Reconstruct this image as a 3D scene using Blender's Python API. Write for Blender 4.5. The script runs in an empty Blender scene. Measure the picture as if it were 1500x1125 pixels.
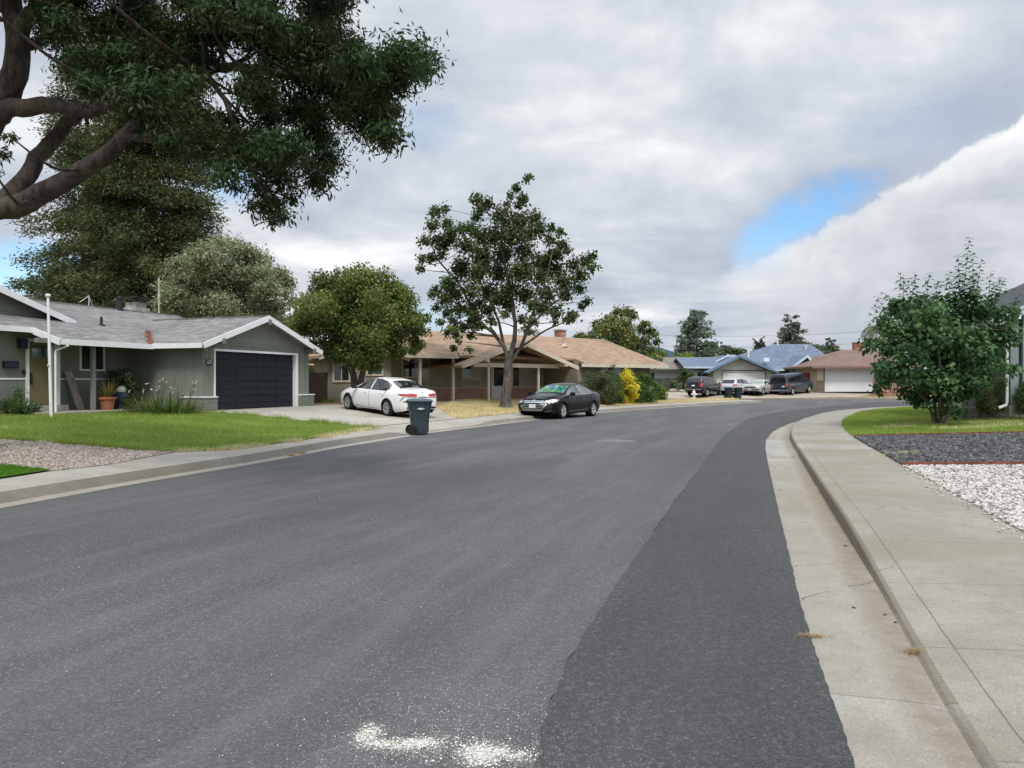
import bpy, bmesh, math, random
import numpy as np
from mathutils import Vector, Matrix
from mathutils.bvhtree import BVHTree
R = math.radians
rng = np.random.default_rng(7)
random.seed(7)
sc = bpy.context.scene
COL = sc.collection
F_PX, HZ, CAMH = 1127.0, 560.0, 1.6        # focal length in photo pixels, horizon row, eye height (m)

def gp(px, py, z=0.0):
    """ground point of height z seen at a pixel of the photograph"""
    y = (CAMH - z) * F_PX / (py - HZ)
    return ((px - 750) / F_PX * y, y)
def pt(px, py, Y):
    return Vector(((px - 750) / F_PX * Y, Y, CAMH + (HZ - py) * Y / F_PX))

# ------------------------------------------------------------------ objects
def tag(o, label=None, cat=None, group=None, kind=None):
    if label: o['label'] = label
    if cat: o['category'] = cat
    if group: o['group'] = group
    if kind: o['kind'] = kind
    return o
def thing(name, label, cat, loc=(0, 0, 0), rz=0.0, group=None):
    o = bpy.data.objects.new(name, None); COL.objects.link(o)
    o.empty_display_size = .2
    o.location = loc; o.rotation_euler = (0, 0, rz)
    return tag(o, label, cat, group)
def link(name, me, parent=None):
    o = bpy.data.objects.new(name, me); COL.objects.link(o)
    if parent is not None: o.parent = parent
    return o
def dup(root, loc, rz=None, label=None, group=None):
    """a copy of a thing with its parts and sub-parts"""
    r = root.copy(); COL.objects.link(r); r.location = loc
    if rz is not None: r.rotation_euler = (0, 0, rz)
    if label: r['label'] = label
    if group: r['group'] = group
    for ch in list(root.children):
        c = ch.copy(); COL.objects.link(c); c.parent = r
        for g in list(ch.children):
            d = g.copy(); COL.objects.link(d); d.parent = c
    return r

def auto_uv(me):
    n = len(me.polygons)
    if n == 0: return
    uvl = me.uv_layers.new(name='UVMap')
    nl = len(me.loops)
    vi = np.empty(nl, np.int32); me.loops.foreach_get('vertex_index', vi)
    co = np.empty(len(me.vertices) * 3, np.float32); me.vertices.foreach_get('co', co); co = co.reshape(-1, 3)
    nr = np.empty(n * 3, np.float32); me.polygons.foreach_get('normal', nr); nr = nr.reshape(-1, 3)
    lt = np.empty(n, np.int32); me.polygons.foreach_get('loop_total', lt)
    fi = np.repeat(np.arange(n), lt)
    N = nr[fi]; P = co[vi]
    T = np.stack([-N[:, 1], N[:, 0], np.zeros(nl)], 1)
    ln = np.linalg.norm(T, axis=1); flat = ln < .12
    T[~flat] /= ln[~flat][:, None]
    T[flat] = (1, 0, 0)
    B = np.cross(N, T); B[flat] = (0, 1, 0)
    uv = np.stack([(P * T).sum(1), (P * B).sum(1)], 1).astype(np.float32)
    uvl.data.foreach_set('uv', uv.ravel())

def np_obj(name, V, F, mat, parent=None, smooth=False, rnd=None, uv=None):
    me = bpy.data.meshes.new(name)
    V = np.asarray(V, np.float32); F = np.asarray(F, np.int32); k = F.shape[1]
    me.vertices.add(len(V)); me.vertices.foreach_set('co', V.ravel())
    me.loops.add(F.size); me.loops.foreach_set('vertex_index', F.ravel())
    me.polygons.add(len(F)); me.polygons.foreach_set('loop_start', np.arange(0, F.size, k, dtype=np.int32))
    if smooth: me.polygons.foreach_set('use_smooth', np.ones(len(F), bool))
    me.update(calc_edges=True)
    if rnd is not None:
        a = me.attributes.new('rnd', 'FLOAT', 'FACE'); a.data.foreach_set('value', np.asarray(rnd, np.float32))
    if uv is not None:
        l = me.uv_layers.new(name='UVMap'); l.data.foreach_set('uv', np.asarray(uv, np.float32)[F.ravel()].ravel())
    me.materials.append(mat)
    return link(name, me, parent)

class MB:
    """collects solids into one mesh"""
    def __init__(s): s.V = []; s.F = []
    def add(s, V, F):
        b = len(s.V); s.V += [tuple(v) for v in V]; s.F += [tuple(b + i for i in f) for f in F]; return s
    def box(s, x0, x1, y0, y1, z0, z1):
        V = [(x0, y0, z0), (x1, y0, z0), (x1, y1, z0), (x0, y1, z0), (x0, y0, z1), (x1, y0, z1), (x1, y1, z1), (x0, y1, z1)]
        return s.add(V, [(0, 3, 2, 1), (4, 5, 6, 7), (0, 1, 5, 4), (1, 2, 6, 5), (2, 3, 7, 6), (3, 0, 4, 7)])
    def prism(s, poly, axis, a0, a1):
        """2-D polygon swept along an axis: 'x' takes (y,z), 'y' takes (x,z), 'z' takes (x,y)"""
        f = {'x': lambda p, a: (a, p[0], p[1]), 'y': lambda p, a: (p[0], a, p[1]), 'z': lambda p, a: (p[0], p[1], a)}[axis]
        n = len(poly)
        V = [f(p, a0) for p in poly] + [f(p, a1) for p in poly]
        return s.add(V, [tuple(range(n - 1, -1, -1)), tuple(range(n, 2 * n))] + [(i, (i + 1) % n, n + (i + 1) % n, n + i) for i in range(n)])
    def slab(s, pts, th):
        """a polygon in space given thickness straight down"""
        n = len(pts)
        V = [tuple(p) for p in pts] + [(p[0], p[1], p[2] - th) for p in pts]
        return s.add(V, [tuple(range(n)), tuple(range(2 * n - 1, n - 1, -1))] + [((i + 1) % n, i, n + i, n + (i + 1) % n) for i in range(n)])
    def beam(s, p, q, w, h):
        """a bar from p to q, w wide, h deep measured down from the line"""
        p = Vector(p); q = Vector(q); d = (q - p).normalized()
        t = Vector((-d.y, d.x, 0))
        t = t.normalized() if t.length > 1e-6 else Vector((1, 0, 0))
        u = d.cross(t)
        if u.z > 0: u = -u
        V = []
        for c in (p, q):
            V += [c + t * w / 2, c - t * w / 2, c - t * w / 2 + u * h, c + t * w / 2 + u * h]
        return s.add(V, [(0, 1, 2, 3), (7, 6, 5, 4), (0, 4, 5, 1), (1, 5, 6, 2), (2, 6, 7, 3), (3, 7, 4, 0)])
    def tube(s, pts, rad, n=8, caps=True):
        pts = [Vector(p) for p in pts]; k = len(pts)
        if not hasattr(rad, '__len__'): rad = [rad] * k
        V = []; ref = Vector((0.3, 0.2, 1)).normalized()
        for i, p in enumerate(pts):
            d = (pts[min(i + 1, k - 1)] - pts[max(i - 1, 0)]).normalized()
            a = ref - d * ref.dot(d)
            if a.length < .05: a = Vector((1, .1, 0)) - d * Vector((1, .1, 0)).dot(d)
            a.normalize(); b = d.cross(a); ref = a
            for j in range(n):
                t = 2 * math.pi * j / n
                V.append(p + a * (math.cos(t) * rad[i]) + b * (math.sin(t) * rad[i]))
        F = [(i * n + j, i * n + (j + 1) % n, (i + 1) * n + (j + 1) % n, (i + 1) * n + j) for i in range(k - 1) for j in range(n)]
        if caps: F += [tuple(range(n - 1, -1, -1)), tuple(range((k - 1) * n, k * n))]
        return s.add(V, F)
    def cyl(s, p, q, r0, r1=None, n=12): return s.tube([p, q], [r0, r0 if r1 is None else r1], n)
    def lathe(s, prof, c=(0, 0, 0), axis='z', n=24, caps=True):
        """profile of (radius, height) turned round an axis through c"""
        V = []
        for r, h in prof:
            for j in range(n):
                t = 2 * math.pi * j / n; a, b = r * math.cos(t), r * math.sin(t)
                V.append((c[0] + a, c[1] + b, c[2] + h) if axis == 'z' else (c[0] + a, c[1] + h, c[2] + b) if axis == 'y' else (c[0] + h, c[1] + a, c[2] + b))
        k = len(prof)
        F = [(i * n + j, i * n + (j + 1) % n, (i + 1) * n + (j + 1) % n, (i + 1) * n + j) for i in range(k - 1) for j in range(n)]
        if caps: F += [tuple(range(n)), tuple(range((k - 1) * n, k * n))]
        return s.add(V, F)
    def build(s, name, mat, parent=None, smooth=False, bevel=0.0, fix=True):
        me = bpy.data.meshes.new(name); me.from_pydata(s.V, [], s.F)
        bm = bmesh.new(); bm.from_mesh(me)
        if fix: bmesh.ops.recalc_face_normals(bm, faces=bm.faces)
        if bevel:
            bmesh.ops.bevel(bm, geom=[e for e in bm.edges if e.is_manifold and e.calc_face_angle(0) > .5], offset=bevel, segments=2, profile=.6, affect='EDGES')
        if smooth:
            for f in bm.faces: f.smooth = True
            for e in bm.edges:
                if e.is_manifold and e.calc_face_angle(0) > .7: e.smooth = False
        bm.to_mesh(me); bm.free()
        auto_uv(me); me.materials.append(mat)
        return link(name, me, parent)

def pip(x, y, poly):
    poly = np.asarray(poly); inside = np.zeros(len(x), bool); n = len(poly); j = n - 1
    for i in range(n):
        xi, yi = poly[i]; xj, yj = poly[j]
        c = ((yi > y) != (yj > y)) & (x < (xj - xi) * (y - yi) / (yj - yi + 1e-12) + xi)
        inside ^= c; j = i
    return inside

def poly_grid(poly, step, first=None):
    """bmesh of a flat polygon cut into cells of about `step`"""
    bm = bmesh.new()
    f = bm.faces.new([bm.verts.new((p[0], p[1], 0)) for p in poly])
    f.normal_update()
    if f.normal.z < 0: f.normal_flip()
    bmesh.ops.triangulate(bm, faces=bm.faces[:])
    P = np.asarray(poly)
    for ax in (0, 1):
        lo, hi = P[:, ax].min(), P[:, ax].max()
        for c in np.arange(math.floor(lo / step) * step + step, hi, step):
            n = [0, 0, 0]; n[ax] = 1; co = [0, 0, 0]; co[ax] = c
            bmesh.ops.bisect_plane(bm, geom=bm.verts[:] + bm.edges[:] + bm.faces[:], plane_co=co, plane_no=n, dist=1e-5)
    return bm
def drape(name, poly, zf, dz, step, mat, parent=None):
    bm = poly_grid(poly, step)
    xy = np.array([v.co[:2] for v in bm.verts])
    z = zf(xy[:, 0], xy[:, 1]) + dz
    for v, zz in zip(bm.verts, z): v.co.z = zz
    for f in bm.faces: f.smooth = True
    me = bpy.data.meshes.new(name); bm.to_mesh(me); bm.free()
    auto_uv(me); me.materials.append(mat)
    return link(name, me, parent)

# ------------------------------------------------------------------ shader helpers
class G:
    def __init__(s, name):
        s.m = bpy.data.materials.new(name); s.m.use_nodes = True; s.t = s.m.node_tree; s.t.nodes.clear()
        s.out = s.t.nodes.new('ShaderNodeOutputMaterial')
    def n(s, typ, ins=None, **kw):
        nd = s.t.nodes.new('ShaderNode' + typ)
        for k, v in kw.items(): setattr(nd, k, v)
        for k, v in (ins or {}).items(): s.put(nd.inputs[k], v)
        return nd
    def put(s, sock, v):
        if isinstance(v, bpy.types.NodeSocket): s.t.links.new(v, sock)
        else:
            if sock.type == 'RGBA' and hasattr(v, '__len__') and len(v) == 3: v = (*v, 1)
            sock.default_value = v
    def math(s, op, a, b=0.0, clamp=False):
        nd = s.n('Math', {0: a, 1: b}, operation=op); nd.use_clamp = clamp; return nd.outputs[0]
    def mix(s, f, a, b, mode='MIX'):
        nd = s.n('Mix', data_type='RGBA', blend_type=mode)
        s.put(nd.inputs[0], f); s.put(nd.inputs[6], a); s.put(nd.inputs[7], b); return nd.outputs[2]
    def noise(s, vec, scale, detail=4, rough=.55, dist=0.0):
        return s.n('TexNoise', {'Vector': vec, 'Scale': scale, 'Detail': detail, 'Roughness': rough, 'Distortion': dist}).outputs[0]
    def rmp(s, f, a, b, c=0.0, d=1.0, smooth=True):
        nd = s.n('MapRange', {0: f, 1: a, 2: b, 3: c, 4: d})
        if smooth: nd.interpolation_type = 'SMOOTHSTEP'
        return nd.outputs[0]
    def ramp(s, f, stops):
        nd = s.n('ValToRGB', {0: f}); e = nd.color_ramp.elements
        while len(e) < len(stops): e.new(.5)
        for q, (p, c) in zip(e, stops): q.position = p; q.color = (*c, 1)
        return nd.outputs[0]
    def pos(s): return s.n('NewGeometry').outputs['Position']
    def obj(s): return s.n('TexCoord').outputs['Object']
    def uv(s): return s.n('TexCoord').outputs['UV']
    def scale(s, vec, sx, sy, sz, rz=0.0):
        nd = s.n('Mapping', {0: vec}); nd.inputs['Scale'].default_value = (sx, sy, sz); nd.inputs['Rotation'].default_value = (0, 0, rz); return nd.outputs[0]
    def sep(s, vec): return s.n('SeparateXYZ', {0: vec}).outputs
    def bump(s, h, strength=.3, dist=.02):
        return s.n('Bump', {'Height': h, 'Strength': strength, 'Distance': dist}).outputs[0]
    def bsdf(s, col, rough=.8, spec=.3, metal=0.0, normal=None, coat=0.0, **kw):
        b = s.n('BsdfPrincipled', {'Base Color': col, 'Roughness': rough, 'Specular IOR Level': spec, 'Metallic': metal, 'Coat Weight': coat})
        if normal is not None: s.put(b.inputs['Normal'], normal)
        for k, v in kw.items(): s.put(b.inputs[k.replace('_', ' ')], v)
        return b.outputs[0]
    def done(s, sh): s.t.links.new(sh, s.out.inputs[0]); return s.m

def sc3(c, k): return tuple(min(1, x * k) for x in c)
def plain(name, col, rough=.7, spec=.3, metal=0.0, var=.18, scale=6.0, coat=0.0, bump=0.0, bscale=40.0):
    g = G(name); p = g.obj()
    f = g.noise(p, scale, 5, .6)
    f2 = g.noise(p, scale * .17, 3, .5)
    c = g.mix(g.rmp(f, .3, .7), sc3(col, 1 - var), sc3(col, 1 + var))
    c = g.mix(g.math('MULTIPLY', g.rmp(f2, .35, .75), .35), c, sc3(col, 1 - var * 1.5))
    nm = g.bump(g.noise(p, bscale, 4), bump, .01) if bump else None
    return g.done(g.bsdf(c, rough, spec, metal, nm, coat))

def siding(name, col, pitch, vertical=False, groove=.07, var=.12):
    g = G(name); uv = g.sep(g.uv()); p = g.obj()
    c = uv[0] if vertical else uv[1]
    q = g.math('DIVIDE', c, pitch); fr = g.math('FRACT', q)
    line = g.math('LESS_THAN', fr, groove)
    idn = g.n('TexWhiteNoise', {'W': g.math('FLOOR', q)}, noise_dimensions='1D').outputs[0]
    base = g.mix(g.rmp(g.noise(p, 3, 6, .65), .3, .7), sc3(col, 1 - var), sc3(col, 1 + var))
    base = g.mix(g.math('MULTIPLY', idn, .12), base, sc3(col, .6))
    base = g.mix(g.math('MULTIPLY', line, .55), base, sc3(col, .35))
    h = g.math('SUBTRACT', 1, g.math('MULTIPLY', line, 1)) if vertical else fr
    return g.done(g.bsdf(base, .75, .25, 0, g.bump(h, .35, .02)))

def shingles(name, a, b, rowh=.14, w=.32):
    g = G(name); uv = g.uv(); p = g.obj()
    wob = g.n('VectorMath', {0: uv, 1: g.n('VectorMath', {0: g.n('TexNoise', {'Vector': uv, 'Scale': 1.3}).outputs[1], 1: (.03, .03, 0)}, operation='MULTIPLY').outputs[0]}, operation='ADD').outputs[0]
    br = g.n('TexBrick', {'Vector': wob, 'Color1': (0, 0, 0, 1), 'Color2': (1, 1, 1, 1), 'Mortar': (.5, .5, .5, 1), 'Scale': 1.0, 'Mortar Size': .008, 'Mortar Smooth': .2, 'Brick Width': w, 'Row Height': rowh, 'Bias': 0.0})
    f = g.math('ADD', g.math('MULTIPLY', g.sep(br.outputs[0])[0], .75), g.math('MULTIPLY', g.noise(p, .9, 5, .6), .5))
    c = g.mix(g.rmp(f, .15, 1.05), a, b)
    c = g.mix(g.math('MULTIPLY', br.outputs[1], .6), c, sc3(a, .45))
    c = g.mix(g.math('MULTIPLY', g.rmp(g.noise(p, .35, 4, .6), .45, .7), .4), c, sc3(a, .8))
    c = g.mix(g.math('MULTIPLY', g.noise(p, 90, 2), .3), c, sc3(b, 1.2))
    fr = g.math('FRACT', g.math('DIVIDE', g.sep(wob)[1], rowh))
    return g.done(g.bsdf(c, .9, .15, 0, g.bump(g.math('SUBTRACT', 1, fr), .5, .015)))

def bricks(name, c1, c2, mortar, w=.22, h=.075):
    g = G(name); uv = g.uv()
    br = g.n('TexBrick', {'Vector': uv, 'Color1': (*c1, 1), 'Color2': (*c2, 1), 'Mortar': (*mortar, 1), 'Scale': 1.0, 'Mortar Size': .008, 'Mortar Smooth': .1, 'Brick Width': w, 'Row Height': h, 'Bias': .0})
    c = g.mix(g.math('MULTIPLY', g.noise(g.obj(), 9, 5), .35), br.outputs[0], sc3(c1, .6))
    return g.done(g.bsdf(c, .85, .2, 0, g.bump(g.math('SUBTRACT', 1, br.outputs[1]), .6, .01)))

def leafmat(name, dark, light, third=None, trans=.3, rough=.5):
    g = G(name)
    r = g.n('Attribute', attribute_name='rnd').outputs['Fac']
    stops = [(0, dark), (.75, light)] + ([(1, third)] if third else [])
    c = g.ramp(r, stops)
    c = g.mix(g.math('MULTIPLY', g.rmp(g.noise(g.obj(), .7, 3), .4, .65), .35), c, sc3(dark, .8))
    a = g.bsdf(c, rough, .18)
    t = g.n('BsdfTranslucent', {'Color': g.mix(.5, c, sc3(light, 1.5))}).outputs[0]
    m = g.n('MixShader', {0: trans, 1: a, 2: t}).outputs[0]
    return g.done(m)

def glassmat(name, col, rough=.05, spec=.6):
    g = G(name)
    c = g.mix(g.rmp(g.noise(g.obj(), 1.6, 2), .35, .65), sc3(col, .6), sc3(col, 1.4))
    return g.done(g.bsdf(c, rough, spec, 0, None, .6))
def barkmat(name, a, b):
    g = G(name); p = g.obj()
    n = g.noise(g.scale(p, 1, 1, .25), 11, 7, .7, .6)
    c = g.mix(g.rmp(n, .35, .68), a, b)
    c = g.mix(g.math('MULTIPLY', g.rmp(g.noise(p, 2.3, 4), .5, .7), .4), c, sc3(b, 1.35))
    return g.done(g.bsdf(c, .92, .15, 0, g.bump(n, .9, .03)))
# ------------------------------------------------------------------ kerb lines of the street
def catmull(P, step=.5):
    P = [np.array(p, float) for p in P]; out = []
    for i in range(len(P) - 1):
        p0, p1, p2, p3 = P[max(i - 1, 0)], P[i], P[i + 1], P[min(i + 2, len(P) - 1)]
        m1 = (p2 - p0) / 2; m2 = (p3 - p1) / 2
        n = max(2, int(np.linalg.norm(p2 - p1) / step))
        for t in np.arange(n) / n:
            out.append((2 * t**3 - 3 * t**2 + 1) * p1 + (t**3 - 2 * t**2 + t) * m1 + (-2 * t**3 + 3 * t**2) * p2 + (t**3 - t**2) * m2)
    out.append(P[-1]); out = np.array(out)
    for _ in range(6): out[1:-1] = (out[:-2] + 2 * out[1:-1] + out[2:]) / 4
    return out
LIP = catmull([(-10.6, -6), (-9.1, 0), (-7.75, 5)] + [gp(*p) for p in [(0, 745), (133, 720), (267, 697), (400, 675), (496, 656), (599, 639.5), (640, 633), (719, 623.5), (775, 616.5), (868, 605.8), (1000, 596), (1036, 594), (1090, 590.6)]] + [(20.3, 61.5)])
RIP = catmull([(-1.6, -8), (-.2, -2.5)] + [gp(*p) for p in [(1259, 1125), (1221, 1019), (1184, 929), (1163, 834), (1141, 745.6), (1124, 670), (1122, 650.5), (1129, 635), (1163, 619), (1224, 606), (1331, 596)]] + [(36, 54), (52, 58), (75, 62), (110, 66)])
RKB = catmull([(-1.0, -8), (.45, -2.5), (1.35, 1.0)] + [gp(*p) for p in [(1430, 1125), (1325, 925), (1282, 853), (1224, 758), (1187, 696.5), (1158.5, 647), (1157.5, 638), (1163, 626), (1184, 615), (1239, 603.3)]] + [(27.5, 50.2), (37, 54.8), (52, 58.8), (75, 63), (110, 67)])
class Curve:
    def __init__(s, P):
        s.P = P; d = np.diff(P, axis=0); L = np.linalg.norm(d, axis=1)
        s.s = np.concatenate([[0], np.cumsum(L)]); s.d = d; s.L = L
        t = np.gradient(P, axis=0); t /= np.linalg.norm(t, axis=1)[:, None]
        s.N = np.stack([-t[:, 1], t[:, 0]], 1)            # points to the left of travel
    def sd(s, x, y):
        """signed distance (left positive) and arc length"""
        x = np.atleast_1d(np.asarray(x, float)); y = np.atleast_1d(np.asarray(y, float))
        D = np.empty(len(x)); S = np.empty(len(x))
        for a in range(0, len(x), 20000):
            q = np.stack([x[a:a + 20000], y[a:a + 20000]], 1)
            w = q[:, None] - s.P[None, :-1]
            t = np.clip((w * s.d[None]).sum(2) / (s.L**2)[None], 0, 1)
            e = w - t[..., None] * s.d[None]
            k = (e**2).sum(2).argmin(1); ii = np.arange(len(q))
            cr = s.d[k, 0] * w[ii, k, 1] - s.d[k, 1] * w[ii, k, 0]
            D[a:a + 20000] = np.sqrt((e[ii, k]**2).sum(1)) * np.sign(cr); S[a:a + 20000] = s.s[k] + t[ii, k] * s.L[k]
        return D, S
    def s_at(s, px, py): return s.sd(*[np.array([c]) for c in gp(px, py)])[1][0]
CL = Curve(LIP); CR = Curve(RKB)
def sstep(x, a, b):
    t = np.clip((np.asarray(x, float) - a) / (b - a), 0, 1); return t * t * (3 - 2 * t)
SA, SB = CL.s_at(604, 639), CL.s_at(722, 623)
S9, S10 = CL.s_at(880, 604), CL.s_at(1010, 595)
def hk(s): return .14 - .115 * sstep(s, SA - .5, SA + .6) * (1 - sstep(s, SB - .6, SB + .6))
def hr(s):
    y = np.interp(s, CR.s, CR.P[:, 1]); return .022 + .108 * sstep(y, 4.6, 8.8)
def zl(x, y):
    d, s = CL.sd(x, y); h = hk(s)
    z = np.where(d < .42, 0 + h * sstep(d, .3, .42), h + (.17 - h) * np.clip((d - .42) / 1.48, 0, 1))
    return z + .40 * sstep(d, 1.4, 9.5) * (1 - .92 * sstep(s, S9, S10))
def zr(x, y):
    d = -CR.sd(x, y)[0]
    return .15 + .042 * np.clip(d - 1.56, 0, 9)
def yb(x): return np.interp(x, [-60, 21.5, 41, 80, 150], [72.6, 72.6, 77, 86, 100])
def zfar(x, y):
    d = np.asarray(y) - yb(x)
    return np.where(d < .4, .1 * np.clip(d / .4, 0, 1), .1 + .085 * np.clip(d - .4, 0, 8.5))
def on(px, py, zf):
    """where the ray through a pixel first meets a terrain"""
    Y = np.linspace(2.5, 140, 5501); X = (px - 750) / F_PX * Y
    h = CAMH + (HZ - py) * Y / F_PX - zf(X, Y)
    i = int(np.argmax(h <= 0)); i = max(i, 1)
    t = h[i - 1] / (h[i - 1] - h[i] + 1e-12); y = Y[i - 1] + t * (Y[i] - Y[i - 1])
    return ((px - 750) / F_PX * y, y)
def at(px, py, zf):
    x, y = on(px, py, zf); return Vector((x, y, float(zf(np.array([x]), np.array([y]))[0])))

# ------------------------------------------------------------------ ground materials
def m_asphalt(name, col, speck, lanes):
    g = G(name); p = g.pos()
    pr = g.scale(p, 1, 1, 1, R(21))
    big = g.noise(g.scale(pr, .50, .09, 1), 1.0, 6, .62, .5)
    streak = g.noise(g.scale(pr, 2.4, .22, 1), 1.0, 7, .68, .4)
    med = g.noise(p, 1.1, 6, .65)
    fine = g.noise(p, 55, 3, .7)
    c = g.mix(g.rmp(big, .32, .68), sc3(col, 1 - lanes), sc3(col, 1 + lanes))
    c = g.mix(g.math('MULTIPLY', g.rmp(med, .42, .7), .35), c, sc3(col, .62))
    c = g.mix(g.math('MULTIPLY', g.math('MULTIPLY', g.rmp(streak, .42, .66), g.rmp(big, .38, .62)), .75 * min(1, lanes * 6)), c, sc3(col, 1.75))
    c = g.mix(g.math('MULTIPLY', g.rmp(g.noise(g.scale(pr, .8, .30, 1), 1.3, 5, .6, .3), .56, .70), .5), c, sc3(col, .66))
    gr = g.noise(p, 21, 5, .75)
    c = g.mix(g.math('MULTIPLY', g.rmp(gr, .52, .68), g.math('MULTIPLY', g.rmp(big, .35, .6, .25, 1), .55)), c, (.235, .228, .222))
    c = g.mix(g.math('MULTIPLY', g.rmp(fine, .40, .70), .75), c, sc3(col, 1.95))
    c = g.mix(g.math('MULTIPLY', g.rmp(g.noise(p, 130, 2, .6), .55, .68), .45), c, sc3(col, .45))
    vo = g.n('TexVoronoi', {'Vector': p, 'Scale': 62.0, 'Randomness': 1.0})
    keep = g.math('GREATER_THAN', g.sep(vo.outputs['Color'])[0], .70)
    dot = g.math('MULTIPLY', g.math('LESS_THAN', vo.outputs['Distance'], .30), keep)
    zone = g.rmp(g.noise(p, .45, 5, .6), .34, .60, .25, 1)
    v2 = g.n('TexVoronoi', {'Vector': p, 'Scale': 118.0})
    d2 = g.math('MULTIPLY', g.math('LESS_THAN', v2.outputs['Distance'], .33), g.math('GREATER_THAN', g.sep(v2.outputs['Color'])[1], .58))
    c = g.mix(g.math('MULTIPLY', g.math('MULTIPLY', d2, zone), .75 * speck), c, (.22, .215, .21))
    d3 = g.math('MULTIPLY', g.math('LESS_THAN', v2.outputs['Distance'], .36), g.math('LESS_THAN', g.sep(v2.outputs['Color'])[1], .22))
    c = g.mix(g.math('MULTIPLY', d3, .65), c, (.018, .018, .019))
    c = g.mix(g.math('MULTIPLY', g.math('MULTIPLY', dot, zone), speck), c, (.34, .34, .33))
    nm = g.bump(g.math('ADD', fine, g.math('MULTIPLY', g.noise(p, 170, 2, .6), .8)), .75, .012)
    return g.done(g.bsdf(c, g.rmp(big, .3, .7, .78, .9), .32, 0, nm))
def m_concrete(name, col, joint=1.45, jv=None, stain=None, score=None, contrast=1.0):
    """u runs along the walk, v across it, both in metres"""
    g = G(name); uvv = g.uv(); uv = g.sep(uvv); p = g.pos()
    q = g.math('DIVIDE', uv[0], joint); slab = g.math('FLOOR', q)
    tone = g.n('TexWhiteNoise', {'W': slab}, noise_dimensions='1D').outputs[0]
    n1 = g.noise(p, 1.2, 7, .68, .4); n2 = g.noise(p, 7, 6, .7); n3 = g.noise(p, 95, 3, .75)
    c = g.mix(g.rmp(n1, .32, .68), sc3(col, 1 - .2 * contrast), sc3(col, 1 + .16 * contrast))
    c = g.mix(g.math('MULTIPLY', tone, .62 * contrast), c, (col[0] * .74, col[1] * .68, col[2] * .56))
    c = g.mix(g.math('MULTIPLY', g.rmp(g.noise(p, .33, 3, .5), .48, .62), .5 * contrast), c, (col[0] * .70, col[1] * .60, col[2] * .46))
    c = g.mix(g.math('MULTIPLY', g.rmp(n2, .46, .70), .45), c, sc3(col, .60))
    c = g.mix(g.math('MULTIPLY', g.rmp(n3, .46, .66), .7), c, sc3(col, .48))
    c = g.mix(g.math('MULTIPLY', g.rmp(g.noise(p, 60, 3, .75), .56, .7), .5), c, sc3(col, 1.5))
    wob = g.math('MULTIPLY', g.math('SUBTRACT', g.noise(p, 2.2, 5, .7), .5), .025)
    jd = g.math('ABSOLUTE', g.math('SUBTRACT', g.math('FRACT', g.math('ADD', q, g.math('MULTIPLY', wob, .4))), .5))
    j = g.math('GREATER_THAN', jd, .5 - .0045 / joint)
    if score is not None:
        j2 = g.math('LESS_THAN', g.math('ABSOLUTE', g.math('SUBTRACT', g.math('ADD', uv[1], wob), score)), .0045)
        j = g.math('MAXIMUM', j, j2)
    c = g.mix(g.math('MULTIPLY', j, .7), c, sc3(col, .28))
    if stain is not None:      # dirt carried along the gutter line
        s = g.math('SUBTRACT', 1, g.rmp(g.math('ABSOLUTE', g.math('SUBTRACT', g.math('ADD', uv[1], g.math('MULTIPLY', g.math('SUBTRACT', n1, .5), .45)), stain)), .02, .2))
        c = g.mix(g.math('MULTIPLY', s, g.rmp(n2, .25, .6, .12, .62)), c, (col[0] * .56, col[1] * .45, col[2] * .35))
        s2 = g.math('SUBTRACT', 1, g.rmp(g.math('ABSOLUTE', g.math('SUBTRACT', g.math('ADD', uv[1], g.math('MULTIPLY', g.math('SUBTRACT', n1, .5), .7)), stain - .2)), .01, .07))
        c = g.mix(g.math('MULTIPLY', s2, g.rmp(n2, .4, .65, 0, .22)), c, sc3(col, 1.3))
    dv = g.n('VectorMath', {0: p, 1: g.n('VectorMath', {0: g.n('TexNoise', {'Vector': p, 'Scale': 1.1, 'Detail': 6.0}).outputs[1], 1: (1.2, 1.2, 0)}, operation='MULTIPLY').outputs[0]}, operation='ADD').outputs[0]
    cr = g.n('TexVoronoi', {'Vector': dv, 'Scale': .38}, feature='DISTANCE_TO_EDGE').outputs[0]
    c = g.mix(g.math('MULTIPLY', g.math('LESS_THAN', cr, .0022), g.rmp(n1, .5, .56, 0, .8)), c, sc3(col, .3))
    nm = g.bump(g.math('SUBTRACT', g.math('ADD', n3, g.math('MULTIPLY', n2, .6)), g.math('MULTIPLY', j, 2)), .45, .008)
    return g.done(g.bsdf(c, .88, .25, 0, nm))
def m_soil(name, a, b, sc=3.0, bump=.8):
    g = G(name); p = g.pos()
    n = g.noise(p, sc, 8, .7); n2 = g.noise(p, .4, 4, .6)
    c = g.mix(g.rmp(n, .3, .7), a, b); c = g.mix(g.math('MULTIPLY', g.rmp(n2, .4, .65), .5), c, sc3(a, .75))
    return g.done(g.bsdf(c, .95, .1, 0, g.bump(g.noise(p, sc * 9, 4, .7), bump, .03)))
M = {}
M['asphalt'] = m_asphalt('asphalt_worn', (.070, .069, .070), .68, .26)
M['asphalt_new'] = m_asphalt('asphalt_fresh', (.045, .045, .045), .40, .12)
M['walk'] = m_concrete('sidewalk_concrete', (.315, .300, .262), 1.45, score=.16)
M['gutter'] = m_concrete('gutter_concrete', (.335, .320, .285), 6.1, stain=.72)
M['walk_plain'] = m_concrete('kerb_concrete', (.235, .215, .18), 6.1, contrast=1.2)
M['walk_left'] = m_concrete('sidewalk_concrete_left', (.385, .365, .325), 1.5, score=.14, contrast=.7)
M['gutter_left'] = m_concrete('gutter_concrete_left', (.34, .32, .275), 6.0, contrast=.6)
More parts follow.
